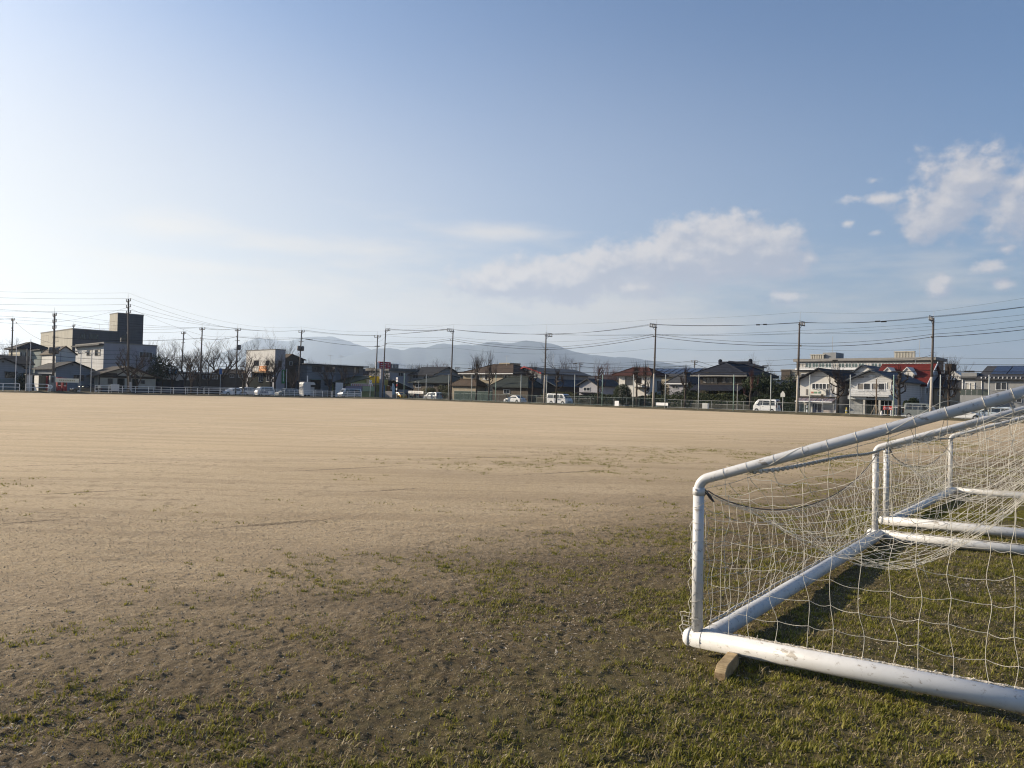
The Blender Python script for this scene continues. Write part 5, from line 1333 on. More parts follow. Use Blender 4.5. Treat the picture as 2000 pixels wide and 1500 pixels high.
wire('third power wire on the left street', [L7['tips'][4], L4['tips'][4], L2['tips'][0], L1['tips'][0], L0['tips'][0], R1['tips'][0]], [.6, .5, .35, .35, .1, .4], .014)
wire('ground wire sloping down from the rod of the tallest pole', [L7['rod'], L4['rod'], L2['rod'], L1['rod'], L0['rod'], R1['rod']], [.6, .5, .4, .4, .2, .4], .009)
wire('bundled cable over the park trees', [L5['low'], L3['low'], L2['low'], L1['low'], L0['low'], R0['low']], [.5, .35, .3, .35, .1, .1], .03, [(3, .06, .4), (3, .1, .4)])
wire('upper wire from the thick pole to the slim park pole', [L7['tips'][1], L5['tips'][0], L3['tips'][2], L2['tips'][2]], [.4, .5, .3], .013)
wire('middle wire from the thick pole to the slim park pole', [L7['tips'][3], L5['tips'][2], L3['tips'][1], L2['tips'][1]], [.4, .5, .3], .013)
wire('lower wire from the thick pole to the slim park pole', [L7['tips'][5], L5['tips'][4], L3['tips'][0], L2['tips'][0]], [.4, .5, .3], .013)
wire('telephone cable at roof height along the left street', [L7['comm'], L5['comm'], L4['comm'], L3['comm'], L2['comm'], L1['comm'], L0['comm'], R0['comm']], .2, .028, [(5, .9, .4), (6, .5, .3)])
wire('second telephone cable along the left street', [L7['comm2'], L5['comm2'], L4['comm2'], L3['comm2'], L2['comm2'], L1['comm2'], L0['comm2'], R0['comm2']], .25, .018)
wire('lowest telephone cable of the left street', [p['comm3'] for p in (L7, L5, L4, L3, L2, L1, L0, R0)], .2, .02, [(4, .5, .3), (5, .3, .3)])
wire('faint wire above the telephone cables on the left street', [p['comm4'] for p in (L7, L5, L4, L3, L2, L1, L0, R0)], .3, .012, [(3, .4, .3)])
wire('thin wire midway up the left street poles', [p['mid'] for p in (L7, L5, L4, L3, L2, L1, L0, R0)], .25, .012)
wire('wire from the far left pole across the dark roofs', [L6['base'] + Vector((-30, -30, 9)), L6['tips'][1], L5['base'] + Vector((0, 0, 7.4))], .8, .025, [(1, .12, .3)])
wire('far wire behind the park trees to the comb antenna pole', [F4['tips'][1], L8['tips'][1], L2['base'] + Vector((0, 0, 7.5))], .9, .02)
wire('slack wire from the tall right pole into the town', [R5['base'] + Vector((0, 0, R5['H'] - 4.2)), F3['base'] + Vector((12, 10, 9))], 1.2, .022)

# ------------------------------------------------------------------ tall net posts along the right side
postg = mat('net_post_paint', (.40, .43, .42), .5, .12, 4)
pts_top = []
order = [789, 832, 876, 921, 968, 1017, 1067.5, 1122, 1176, 1236.5, 1299, 1364, 1432.5, 1505, 1581, 1660, 1745, 1836, 1931]
where = ['left of the long white banner', 'beside the silver minivan nose', 'touching the field pole by the beige house', 'before the left part of the beige house', 'before the middle of the beige house', 'beside the white saloon car', 'left of the white commuter van',
         'right of the white commuter van', 'left of the round bush', 'right of the round bush', 'right of the maroon roofed house', 'left of the traditional house', 'before the middle of the traditional house', 'crossing the small white van', 'before the glass doors of the shop house',
         'between the two white shop houses', 'at the right end of the balcony shop house', 'right of the tallest right pole', 'before the grey solar house']
for i, px in enumerate(order):
    b0 = onR(px, .25); H = 5.0 if i else 5.3
    t = thing('net_post', 'tall thin grey net post ' + where[i], 'post', b0, 0, 'net posts along the field')
    MB().tube([(0, 0, -.2), (0, 0, H)], .055, 8).build('post', postg if i % 4 else mat('net_post_green', (.25, .36, .31), .5, .1, 4), t, True)
    MB().ball((0, 0, H), .07, 8, 5).build('cap', steel, t, True); MB().tube([(0, 0, 1.2), (0, 0, 1.3)], .075, 8).build('clamp', steel, t)
    pts_top.append(b0 + Vector((0, 0, H - .08)))
wire('thin cable strung through the tops of the net posts', pts_top, .06, .012, name='net_cable')

# low mesh fence behind the net posts
def fence(side, px0, px1, off, h, step, rails, m, label, mesh=None, r=.03, name='fence', rr=.025, skip=()):
    fn = onR if side == 'R' else onL; a, c = fn(px0, off), fn(px1, off); L_ = (c - a).length; n = max(1, round(L_ / step))
    t = thing(name, label, 'fence', a, 0)
    g = .18
    for i in range(n + 1):
        p = (c - a) * (i / n); MB().tube([(p.x, p.y, -.1), (p.x, p.y, h)], r, 6).build('post', m, t)
    for z in rails: MB().tube([Vector((0, 0, z)), (c - a) + Vector((0, 0, z))], rr, 6).build('rail', m, t)
    if mesh:
        mb = MB(); d = (c - a).normalized(); k = int(L_ / .12)
        for i in range(k):
            p = d * (i * .12)
            mb.tube([(p.x, p.y, g), (p.x + d.x * .5, p.y + d.y * .5, h - .02)], .0035, 3, False); mb.tube([(p.x + d.x * .5, p.y + d.y * .5, g), (p.x, p.y, h - .02)], .0035, 3, False)
        o = mb.build('wire_mesh', mesh, t); o['kind'] = 'stuff'
    return t
gfen = mat('fence_green_grey', (.22, .27, .26), .5, .15, 3)
fence('R', 800, 1300, 1.7, 1.55, 2.4, (1.55, .35), gfen, 'low green-grey mesh fence along the left half of the right street', gfen, .028, rr=.022)
fence('R', 1303, 2040, 1.7, 1.45, 2.4, (1.45, .35), mat('fence_pale_grey', (.36, .37, .37), .5, .15, 3), 'low grey mesh fence along the right half of the street', gfen, .028, rr=.022)
fence('L', -60, 38.5, .7, 1.3, 2.2, (1.28, .78), wsteel, 'white two-rail railing at the left picture edge', None, .045, 'railing', .05)
fence('L', 51, 94.5, .7, 1.35, 2.2, (1.3, .8), wsteel, 'short white two-rail railing beside the white cabinet', None, .045, 'railing', .05)
fence('L', 186, 452, .7, 1.35, 2.0, (1.32, .95, .55), wsteel, 'white three-rail railing before the rest house and park trees', None, .04, 'railing', .035)
fence('L', 454, 648, .7, 1.35, 2.0, (1.32, .95, .55), wsteel, 'white three-rail railing before the shop car park', None, .04, 'railing', .035)
fence('L', 650, 706, .7, 1.4, 1.6, (1.38, .98, .55), wsteel, 'white three-rail railing near the yellow shop', None, .04, 'railing', .035)
fence('L', 400, 640, 2.6, 1.5, 2.6, (1.5, 1.15), mat('rail_grey', (.5, .52, .54), .5, .1, 4), 'thin grey railing along the far side of the left bank', None, .03, 'railing', .028)
fence('L', 300, 398, 3.0, 1.3, 2.6, (1.3, .8), mat('rail_grey', (.5, .52, .54)), 'short grey railing under the bare park trees', None, .03, 'railing', .028)
fence('L', 706, 770, 1.8, 1.35, 2.2, (1.35, .3), gfen, 'dark mesh fence at the field corner', gfen, .028, rr=.022)
# dark green screen fence before the beige house
a, c = onR(887, 11.6), onR(1008, 11.6); n = 8; t = thing('screen_fence', 'dark green screen fence before the beige house', 'fence', a, rad(-45))
Lf = (c - a).length
for i in range(n):
    MB().box(i * Lf / n + .03, (i + 1) * Lf / n - .03, -.02, .02, .05, 2.0).build('panel', mat('green_screen', (.028, .05, .045), .8, .25, 2), t)
for i in range(n + 1): MB().tube([(i * Lf / n, .04, -.1), (i * Lf / n, .04, 2.05)], .035, 6).build('post', gfen, t)
MB().tube([(0, .04, 2.05), (Lf, .04, 2.05)], .03, 6).build('rail', gfen, t)
# low block walls
def block_wall(side, px0, px1, off, h, m, label):
    fn = onR if side == 'R' else onL; a, c = fn(px0, off), fn(px1, off); L_ = (c - a).length
    t = thing('block_wall', label, 'wall', a, rad(-45 if side == 'R' else 45)); n = max(1, int(L_ / 2.4))
    for i in range(n): MB().box(i * L_ / n + .004, (i + 1) * L_ / n - .004, -.07, .07, -.1, h).build('panel', m, t)
    MB().box(-.03, L_ + .03, -.09, .09, h + .002, h + .06).build('coping', concrete, t)
dkwall = mat('mossy_block', (.055, .055, .045), .95, .3, 1.5)
block_wall('R', 1010, 1200, 11.8, 1.2, dkwall, 'dark mossy block wall behind the white saloon and commuter van')
block_wall('R', 1236, 1470, 11.8, .9, dkwall, 'low dark mossy block wall under the long hedge')
block_wall('L', 360, 440, 14.0, 1.5, M_dark, 'dark wall behind the bare park trees')
block_wall('L', 600, 690, 14.5, 1.2, dconcrete, 'grey block wall before the blue-grey flats')
# ------------------------------------------------------------------ trees and hedges
bark = mat('bark', (.055, .045, .038), .95, .3, 3, .4)
bark2 = mat('bark_grey', (.085, .075, .065), .95, .3, 3, .4)
twigm = mat('twigs', (.06, .045, .038), .95, .2, 4)
twigr = mat('twigs_reddish', (.12, .06, .05), .95, .2, 4)
def bare_tree(loc, h, spread, seed, label, trunk_h=.35, lean=(0, 0), levels=4, m=None, tw=None, r0=None, nb=(3, 4), name='bare_tree', group='bare trees round the field', up=.55):
    rd = random.Random(seed); root = thing(name, label, 'tree', loc, 0, group)
    r0 = (r0 or h * .022) * 1.15; th = h * trunk_h
    pts = [Vector((0, 0, -.2))]; k = 4
    for i in range(1, k + 1): pts.append(Vector((lean[0] * th * i / k + rd.uniform(-.06, .06) * i / k, lean[1] * th * i / k, th * i / k)))
    MB().tube(pts, [r0 * (1.25 - .45 * i / k) for i in range(k + 1)], 8).build('trunk', m or bark, root, True)
    cr = MB()
    def grow(p, d, L_, r, lv):
        n = 4; q = [p]; dd = d.copy()
        for i in range(n):
            dd = (dd + Vector((rd.uniform(-.22, .22), rd.uniform(-.22, .22), rd.uniform(-.05, .22)))).normalized(); q.append(q[-1] + dd * L_ / n)
        cr.tube(q, [r * (1 - .55 * i / n) for i in range(n + 1)], 5 if lv > 1 else 3, False)
        if lv <= 0: return
        for i in range(rd.randint(*nb) + (1 if lv <= 1 else 0)):
            f = rd.uniform(.3, 1.0); j = min(int(f * n), n - 1); s = q[j].lerp(q[j + 1], f * n - j)
            az = rd.uniform(0, 6.283); nd = (dd * .6 + Vector((math.cos(az), math.sin(az), up * rd.uniform(.2, 1.4))) * .75).normalized()
            grow(s, nd, L_ * rd.uniform(.5, .72), r * .56 * (1 - .3 * f), lv - 1)
    main = rd.randint(4, 5)
    for i in range(main):
        az = 6.283 * i / main + rd.uniform(-.4, .4); st = pts[-1].lerp(pts[-2], rd.uniform(0, .5))
        d = Vector((math.cos(az) * spread / h * 1.5, math.sin(az) * spread / h * 1.5, rd.uniform(.6, 1.1))).normalized()
        grow(st, d, (h - th) * rd.uniform(.5, .68), r0 * .55, levels - 1)
    cr.build('crown', tw or twigm, root)
    return root
def pollard(px, side, off, py_knob, py_twig, seed, label, lean=0.0, tw=None, stubs=6, low_stubs=True, thick=1.0):
    rd = random.Random(seed); base = (onR if side == 'R' else onL)(px, off); H = P(px, py_knob, base.y).z; T = P(px, py_twig, base.y).z
    root = thing('street_tree', label, 'tree', base, 0, 'pollarded street trees'); r0 = .15 * thick
    pts = [Vector((lean * z + rd.uniform(-.05, .05), rd.uniform(-.05, .05), z)) for z in (-.2, H * .25, H * .5, H * .75, H)]
    tr = MB().tube(pts, [r0 * 1.25, r0, r0 * .92, r0 * .85, r0 * .95], 8); tr.ball(pts[-1], r0 * 1.3, 8, 6)
    knobs = [pts[-1]]
    for i in range(stubs):
        f = rd.uniform(.45, .98) if low_stubs else rd.uniform(.8, 1); s = pts[0].lerp(pts[-1], f); az = rd.uniform(0, 6.283); L_ = rd.uniform(.5, 1.2)
        e = s + Vector((math.cos(az) * L_, math.sin(az) * L_, rd.uniform(.1, .7))); m_ = s.lerp(e, .5) + Vector((0, 0, -.08))
        tr.tube([s, m_, e], [r0 * .55, r0 * .42, r0 * .45], 6); tr.ball(e, r0 * .6, 6, 5); knobs.append(e)
    tr.build('trunk', bark, root, True)
    cr = MB()
    for kn in knobs:
        top = kn is knobs[0]
        for i in range(22 if top else 9):
            L_ = (T - H) * rd.uniform(.5, 1.0) * (1 if top else .7); az = rd.uniform(0, 6.283); sp = rd.uniform(.05, .5)
            d = Vector((math.cos(az) * sp, math.sin(az) * sp, 1)).normalized(); mid = kn + d * L_ * .5 + Vector((rd.uniform(-.1, .1), rd.uniform(-.1, .1), 0))
            e = kn + d * L_ + Vector((0, 0, .1 * L_)); cr.tube([kn, mid, e], [.028, .02, .009], 3, False)
            if rd.random() < .6:
                cr.tube([mid, mid + (d + Vector((rd.uniform(-.5, .5), rd.uniform(-.5, .5), .2))).normalized() * L_ * .4], [.012, .005], 3, False)
    cr.build('crown', tw or twigm, root)
    return root
def leaf_cloud(n, fn, size, seed):
    """leaf-sized quads; fn(r,n) -> points (n,3) and outward directions"""
    r = np.random.default_rng(seed); p, d = fn(r, n)
    a = r.normal(0, 1, (n, 3)); a /= np.linalg.norm(a, axis=1)[:, None]
    nrm = d * .9 + a * .8; nrm /= np.linalg.norm(nrm, axis=1)[:, None]
    u = np.cross(nrm, r.normal(0, 1, (n, 3))); u /= np.linalg.norm(u, axis=1)[:, None]; w = np.cross(nrm, u)
    s = size * r.uniform(.6, 1.4, (n, 1))
    V = np.stack([p - u * s, p - w * s * .55, p + u * s, p + w * s * .55], 1).reshape(-1, 3); b0 = np.arange(n) * 4
    return V, np.stack([b0, b0 + 1, b0 + 2, b0 + 3], 1)
def ell(c, rx, ry, rz, lump=.25, seed=0, shell=.55):
    def fn(r, n):
        d = r.normal(0, 1, (n, 3)); d /= np.linalg.norm(d, axis=1)[:, None]
        az = np.arctan2(d[:, 1], d[:, 0]); k = 1 + lump * (fbm(az * 2.2 + seed, d[:, 2] * 3.5 + seed, 3, seed) - .5) * 2
        q = r.uniform(shell, 1.0, n) ** .7 * k
        return np.stack([c[0] + d[:, 0] * rx * q, c[1] + d[:, 1] * ry * q, c[2] + d[:, 2] * rz * q], 1), d
    return fn
def leafm(name, c1, c2):
    if name in MATS: return MATS[name]
    m = grass_mat(name, c1, tuple((a + b) / 2 for a, b in zip(c1, c2)), c2); MATS[name] = m
    for n in m.node_tree.nodes:
        if n.type == 'TEX_NOISE': n.inputs['Scale'].default_value = 1.6
    return m
LG_dark = leafm('leaf_dark', (.012, .022, .010), (.040, .058, .022))
LG_mid = leafm('leaf_mid', (.020, .034, .012), (.065, .080, .028))
LG_olive = leafm('leaf_olive', (.045, .05, .018), (.13, .125, .05))
def bush(loc, rx, rz, seed, label, m=None, n=2600, size=.10, name='shrub', lobes=5, cat='shrub', flat=1.0, trunk=True, zc=None, group=None, lump=.3):
    rd = random.Random(seed); root = thing(name, label, cat, loc, 0, group)
    Vs, Fs, k = [], [], 0; zc = rz if zc is None else zc
    for i in range(lobes):
        if lobes == 1: c, s = (0, 0, zc), 1
        else: c, s = (rd.uniform(-.5, .5) * rx, rd.uniform(-.5, .5) * rx, zc + rd.uniform(-.4, .45) * rz), rd.uniform(.45, .72)
        V, F = leaf_cloud(n // lobes, ell(c, rx * s, rx * s * flat, rz * s, lump, seed + i), size, seed * 7 + i); Vs.append(V); Fs.append(F + k); k += len(V)
    V = np.concatenate(Vs); V[:, 2] = np.maximum(V[:, 2], .02)
    np_mesh('crown', V, np.concatenate(Fs), m or LG_mid, root)
    mb = MB().tube([(0, 0, -.1), (.03, .02, zc * .6), (0, 0, zc)], [.10, .08, .03], 6)
    for i in range(5):
        az = rd.uniform(0, 6.28); mb.tube([(0, 0, zc * rd.uniform(.2, .8)), (math.cos(az) * rx * .6, math.sin(az) * rx * .6, zc + rz * rd.uniform(-.2, .5))], [.04, .012], 4)
    mb.build('trunk', bark, root)
    return root
def hedge(side, px0, px1, off, h, th, seed, label, m=None, n=5000):
    fn = onR if side == 'R' else onL; a, c = fn(px0, off), fn(px1, off); L_ = (c - a).length
    root = thing('hedge', label, 'hedge', a, rad(-45 if side == 'R' else 45))
    def f(r, n):
        x = r.uniform(0, L_, n); top = h * (.82 + .36 * fbm(x * .6, x * 0 + seed, 3, seed)); face = r.integers(0, 3, n)
        y = np.where(face == 0, -th / 2, np.where(face == 1, th / 2, r.uniform(-th / 2, th / 2, n))) + r.normal(0, .06, n)
        z = np.where(face == 2, top, r.uniform(.05, 1, n) * top) + r.normal(0, .05, n)
        d = np.stack([0 * x, np.where(face == 0, -1., np.where(face == 1, 1., 0)), np.where(face == 2, 1., .2)], 1)
        return np.stack([x, y, z], 1), d
    V, F = leaf_cloud(n, f, .13, seed); np_mesh('foliage', V, F, m or LG_mid, root)
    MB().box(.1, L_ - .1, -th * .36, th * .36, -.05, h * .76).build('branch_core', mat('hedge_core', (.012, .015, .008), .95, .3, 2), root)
    return root

# street trees, right side
for a in [(930, 'R', 2.6, 722, 690, 1, 'pollarded bare tree before the left half of the beige house', 0.01), (955, 'R', 2.6, 727, 684, 2, 'pollarded bare tree with tall twigs before the beige roof peak', 0.008),
          (1040, 'R', 2.6, 735, 706, 3, 'slender pollarded tree left of the pale-footed pole', .01), (1087, 'R', 2.9, 735, 715, 4, 'pollarded tree standing before the white commuter van', .004),
          (1168, 'R', 3.0, 730, 712, 5, 'bare tree with reddish twig head left of the round bush', 0), (1244, 'R', 2.6, 734, 702, 6, 'left of two pollarded trees before the white stucco house', -.012), (1260, 'R', 2.6, 737, 704, 7, 'right of two pollarded trees before the white stucco house', .01),
          (1338, 'R', 2.6, 734, 712, 8, 'thin bare tree left of the traditional house', .008), (1466, 'R', 2.6, 739, 716, 9, 'pollarded tree behind the nose of the small white van', 0), (1636, 'R', 2.9, 742, 706, 10, 'stout pollarded tree at the right corner of the first shop house', .004),
          (1756, 'R', 2.9, 735, 712, 11, 'dark pollarded tree at the right corner of the balcony shop', -.004), (1853, 'R', 3.2, 738, 696, 12, 'tall pollarded tree right of the red roofed house', 0)]:
    pollard(*a[:7], lean=a[7], tw=twigr if a[5] in (5, 9) else None, stubs=9 if a[5] in (10, 11, 12) else 6, thick=1.25 if a[5] in (10, 11) else 1.0)
def stake_tree():
    base = onR(1711, 2.4); t = thing('young_tree', 'young bare tree held by three stakes before the balcony shop', 'tree', base, 0); H = P(1712, 740, base.y).z
    MB().tube([(0, 0, -.1), (.03, 0, H * .5), (0, 0, H)], [.11, .09, .06], 8).build('trunk', mat('pale_bark', (.16, .12, .085), .9, .2, 3), t)
    cr = MB(); rd = random.Random(5)
    for i in range(9):
        z = H * rd.uniform(.5, 1); az = rd.uniform(0, 6.28); cr.tube([(0, 0, z), (math.cos(az) * .8, math.sin(az) * .8, z + rd.uniform(.1, .6))], [.025, .008], 4)
    cr.build('crown', twigm, t)
    for i in range(3):
        az = 2.1 * i + .3; MB().tube([(math.cos(az) * .75, math.sin(az) * .75, -.1), (math.cos(az) * .05, math.sin(az) * .05, 1.55)], .045, 6).build('stake', mat('stake_wood', (.30, .25, .19), .9, .2, 3), t)
stake_tree()
# left side trees
bare_tree(onL(254.5, .9), 8.2, 4.6, 21, 'wide bare tree growing round the foot of the tallest pole', .36, (-.05, 0), 5, bark2, r0=.22, nb=(3, 4))
MB().tube([(0, 0, -.1), (0, 0, 2.0)], .26, 12).build('trunk_wrap', mat('trunk_wrap', (.36, .36, .37), .9, .12, 2), [o for o in bpy.data.objects if o.get('label', '').startswith('wide bare tree')][0])
bare_tree(onL(266, 1.0), 5.6, 2.6, 22, 'leaning bare tree right of the wrapped trunk', .3, (.14, 0), 4, bark)
for i, (px, off, h, sp, sd, lab) in enumerate([(338, 20, 8.0, 3.2, 31, 'crooked bare tree left of the slim park pole'), (362, 15, 8.6, 3.0, 32, 'dark bare tree beside the comb antenna pole'), (374, .9, 7.8, 2.6, 33, 'bare street tree standing in the white railing'), (385, 17, 9.4, 3.2, 34, 'tall dark bare tree beside the slim park pole'),
                                              (406, 18, 9.0, 3.4, 35, 'bare tree right of the slim park pole'), (433, 14, 11.5, 6.0, 36, 'large spreading bare tree beside the parked white cars'), (475, 1.0, 9.2, 2.6, 37, 'upright bare street tree before the parked white cars'), (485, 19, 7.4, 2.6, 38, 'pruned bare tree before the left side of the white shop'),
                                              (530, 14, 8.6, 3.0, 39, 'left trunk of a bare pair before the white shop corner'), (537, 13.6, 9.2, 3.2, 40, 'right trunk of a bare pair before the white shop corner'), (571, 15, 6.6, 2.4, 41, 'bare tree before the dark brown house'), (643, 13.5, 7.6, 2.6, 42, 'bare street tree before the left part of the blue-grey flats'), (673, 13.5, 7.2, 2.4, 43, 'bare street tree before the right part of the blue-grey flats')]):
    bare_tree(onL(px, off), h, sp, sd, lab, .3 if sp < 5 else .28, (random.Random(sd).uniform(-.06, .06), 0), 5 if sp >= 3 else 4, bark, r0=h * .021)
for i, (px, side, off, h, sd, lab) in enumerate([(10, 'L', 60, 11, 51, 'pale bare tree far behind the left edge roofs'), (318, 'L', 70, 13, 52, 'tall thin bare tree far behind the evergreen'), (508, 'L', 60, 13, 53, 'bare tree top showing above the white shop roof'), (548, 'L', 55, 14, 54, 'bare tree top above the right end of the white shop'), (600, 'L', 55, 10, 55, 'twiggy bare tree between shop and blue-grey flats'),
                                                 (722, 'L', 40, 9, 56, 'bare tree in the gap left of the red sign'), (866, 'R', 40, 10, 57, 'reddish bare tree behind the field pole by the beige house'), (940, 'R', 36, 12, 58, 'tall twigs rising behind the beige house roof'), (1100, 'R', 46, 12, 59, 'bare tree top behind the long grey-blue roof'), (1180, 'R', 30, 8.6, 60, 'dense twiggy tree left of the white stucco house'), (1197, 'R', 26, 8.0, 61, 'second dense twiggy tree left of the white stucco house'), (1478, 'R', 40, 9.5, 62, 'bare tree behind the right end of the traditional roof'), (1856, 'R', 40, 10, 63, 'bare tree rising behind the brown-grey house')]):
    bare_tree((onR if side == 'R' else onL)(px, off), h, h * .32, sd, lab, .25, (0, 0), 5, bark2, twigr if i in (6, 9, 10) else twigm, r0=h * .016, nb=(3, 4), group='bare trees among the houses', up=.9)

# evergreens, hedges
bush(onL(317, 21), 2.5, 2.6, 71, 'dark evergreen tree at the right end of the pale annexe', LG_dark, 2600, .16, 'evergreen_tree', 6, 'tree', zc=5.0)
base = onR(1215.5, 10.9); bush(base, 1.62, 1.85, 72, 'large round clipped bush before the white stucco house', LG_dark, 9000, .075, 'topiary_bush', 1, 'bush', lump=.05, zc=2.05)
hedge('R', 1248, 1352, 12.4, 1.9, 1.3, 73, 'clipped hedge before the white bungalow', LG_mid, 5200)
hedge('R', 1356, 1462, 12.6, 2.4, 1.5, 74, 'tall shaggy hedge before the traditional house', LG_mid, 7000)
hedge('R', 1128, 1166, 12.4, 1.8, 1.2, 75, 'short dark hedge right of the white commuter van', LG_dark, 2600)
hedge('R', 1232, 1250, 11.2, 1.5, 1.0, 77, 'small dark hedge at the right foot of the round bush', LG_dark, 1400)
hedge('R', 1470, 1556, 12.2, 2.2, 1.5, 78, 'dark hedge behind the small white van', LG_dark, 5200)
hedge('R', 1166, 1200, 12.3, 2.0, 1.3, 79, 'dark twiggy hedge left of the round bush', LG_dark, 2600)
hedge('R', 1060, 1124, 12.5, 2.0, 1.2, 76, 'brownish hedge behind the white commuter van', LG_olive, 3600)
for (px, off, rx, rz, sd, lab, mm) in [(1388, 15, 1.8, 1.7, 81, 'light green shrub left before the traditional house', LG_olive), (1424, 15.2, 2.0, 1.9, 82, 'light green shrub right before the traditional house', LG_olive), (1406, 16, 1.7, 2.1, 83, 'dark shrub between the two light green shrubs', LG_dark), (1276, 14.5, 1.5, 1.6, 84, 'dark shrub right of the white stucco house', LG_dark),
                                       (1294, 20, 2.3, 2.6, 85, 'garden tree left of the white bungalow', LG_dark), (1330, 18, 1.7, 1.8, 86, 'dark garden shrub right of the white bungalow', LG_dark), (1349, 17, 1.7, 2.3, 87, 'dark garden tree left of the traditional house', LG_dark),
                                       (1012, 17, 2.0, 2.2, 88, 'dark evergreen between the annexe and the long roof', LG_dark), (868, 13, 1.8, 1.7, 89, 'yellow-green shrub left of the beige house', LG_olive), (838, 13.5, 1.9, 1.5, 90, 'olive shrub behind the silver minivan', LG_olive), (1776, 12.2, 1.1, 1.3, 91, 'small dark conifer before the red roofed house', LG_dark), (46, 12.5, 1.6, 1.5, 92, 'dark shrub right of the left edge house', LG_dark)]:
    bush((onL if px < 100 else onR)(px, off), rx, rz, sd, lab, mm, 2200, .12)
for (px, off, rx, rz, zc, sd, lab) in [(1484, 15, 2.2, 1.6, 4.3, 95, 'dark pine with layered crown right of the traditional house'), (1503, 16, 2.3, 2.4, 3.0, 96, 'dark evergreen behind the small white van'), (1522, 15, 2.2, 2.6, 3.1, 97, 'broad dark evergreen left of the pentagon sign'), (1542, 16, 2.4, 2.8, 3.3, 98, 'dark evergreen beside the shop house pole'), (1455, 16, 1.6, 1.8, 3.6, 99, 'dark evergreen under the right eave of the traditional house'), (745, 30, 2.6, 2.6, 4.6, 100, 'dark evergreen behind the red sign pillar')]:
    bush((onL if px < 800 else onR)(px, off), rx, rz, sd, lab, LG_dark, 2400, .13, 'evergreen_tree', 7, 'tree', zc=zc)
# bushy bare wood on the rise behind
def wood(px0, px1, off, side, h, seed, label):
    fn = onR if side == 'R' else onL; a, c = fn(px0, off), fn(px1, off); mb = MB(); rd = random.Random(seed)
    for i in range(1500):
        f = rd.random(); p = a.lerp(c, f) + Vector((rd.uniform(-4, 4), rd.uniform(-4, 4), 0)); hh = h * (math.sin(math.pi * min(max(f, .08), .92)) ** .5) * rd.uniform(.7, 1.05)
        az = rd.uniform(0, 6.28); mb.tube([p + Vector((0, 0, hh * rd.uniform(.2, .8))), p + Vector((math.cos(az) * .6, math.sin(az) * .6, hh))], [.05, .015], 3, False)
    o = mb.build('bare_wood', mat('bare_wood', (.085, .06, .05), .95, .3, .5)); tag(o, label, 'wood', kind='stuff'); return o
wood(800, 846, 60, 'R', 10.5, 3, 'brown leafless copse behind the corner houses')
wood(1560, 2040, 170, 'R', 12, 4, 'far leafless wood behind the right houses')
wood(880, 1540, 150, 'R', 9.5, 5, 'far leafless wood behind the middle houses')
wood(-60, 790, 150, 'L', 8.5, 6, 'far leafless wood behind the left houses')
# generic far houses closing the gaps
for i, (side, px0, px1, off, pyr, pye, wm, rm, lab) in enumerate([('L', 316, 362, 80, 727, 733, M_grey, RT_grey, 'far grey roofed house behind the filling station'), ('L', 440, 482, 60, 722, 729, M_brown, RT_brown, 'far brown house left of the white shop'), ('L', 700, 742, 48, 721, 730, M_beige, RT_black, 'far dark roofed house left of the red sign'),
                                                                 ('R', 846, 900, 60, 727, 736, M_beige, RT_grey, 'far grey roof between field pole and beige house'), ('R', 1100, 1150, 60, 735, 742, M_grey, RT_grey, 'far low roof right of the long grey-blue roof'), ('R', 1160, 1212, 46, 733, 741, M_beige, RT_grey, 'far roof behind the dense twiggy trees'), ('R', 1462, 1530, 40, 744, 752, M_grey, RT_bgrey, 'far grey-blue roof behind the dark evergreens'), ('R', 1290, 1362, 60, 738, 745, M_cream, RT_grey, 'far cream house behind the white bungalow')]):
    b = Bld(side, px0, off, lab); W = b.X(px1); ze = b.Z(px0, pye); b.gable_x(0, W, 0, 7, ze, b.Z(px0, pyr, 3.5), rm, .5, walls=wm)
    w = (px1 - px0); b.win(px0 + w * .2, pye + 3, px0 + w * .38, pye + 8, 2); b.win(px0 + w * .6, pye + 3, px0 + w * .78, pye + 8, 2)
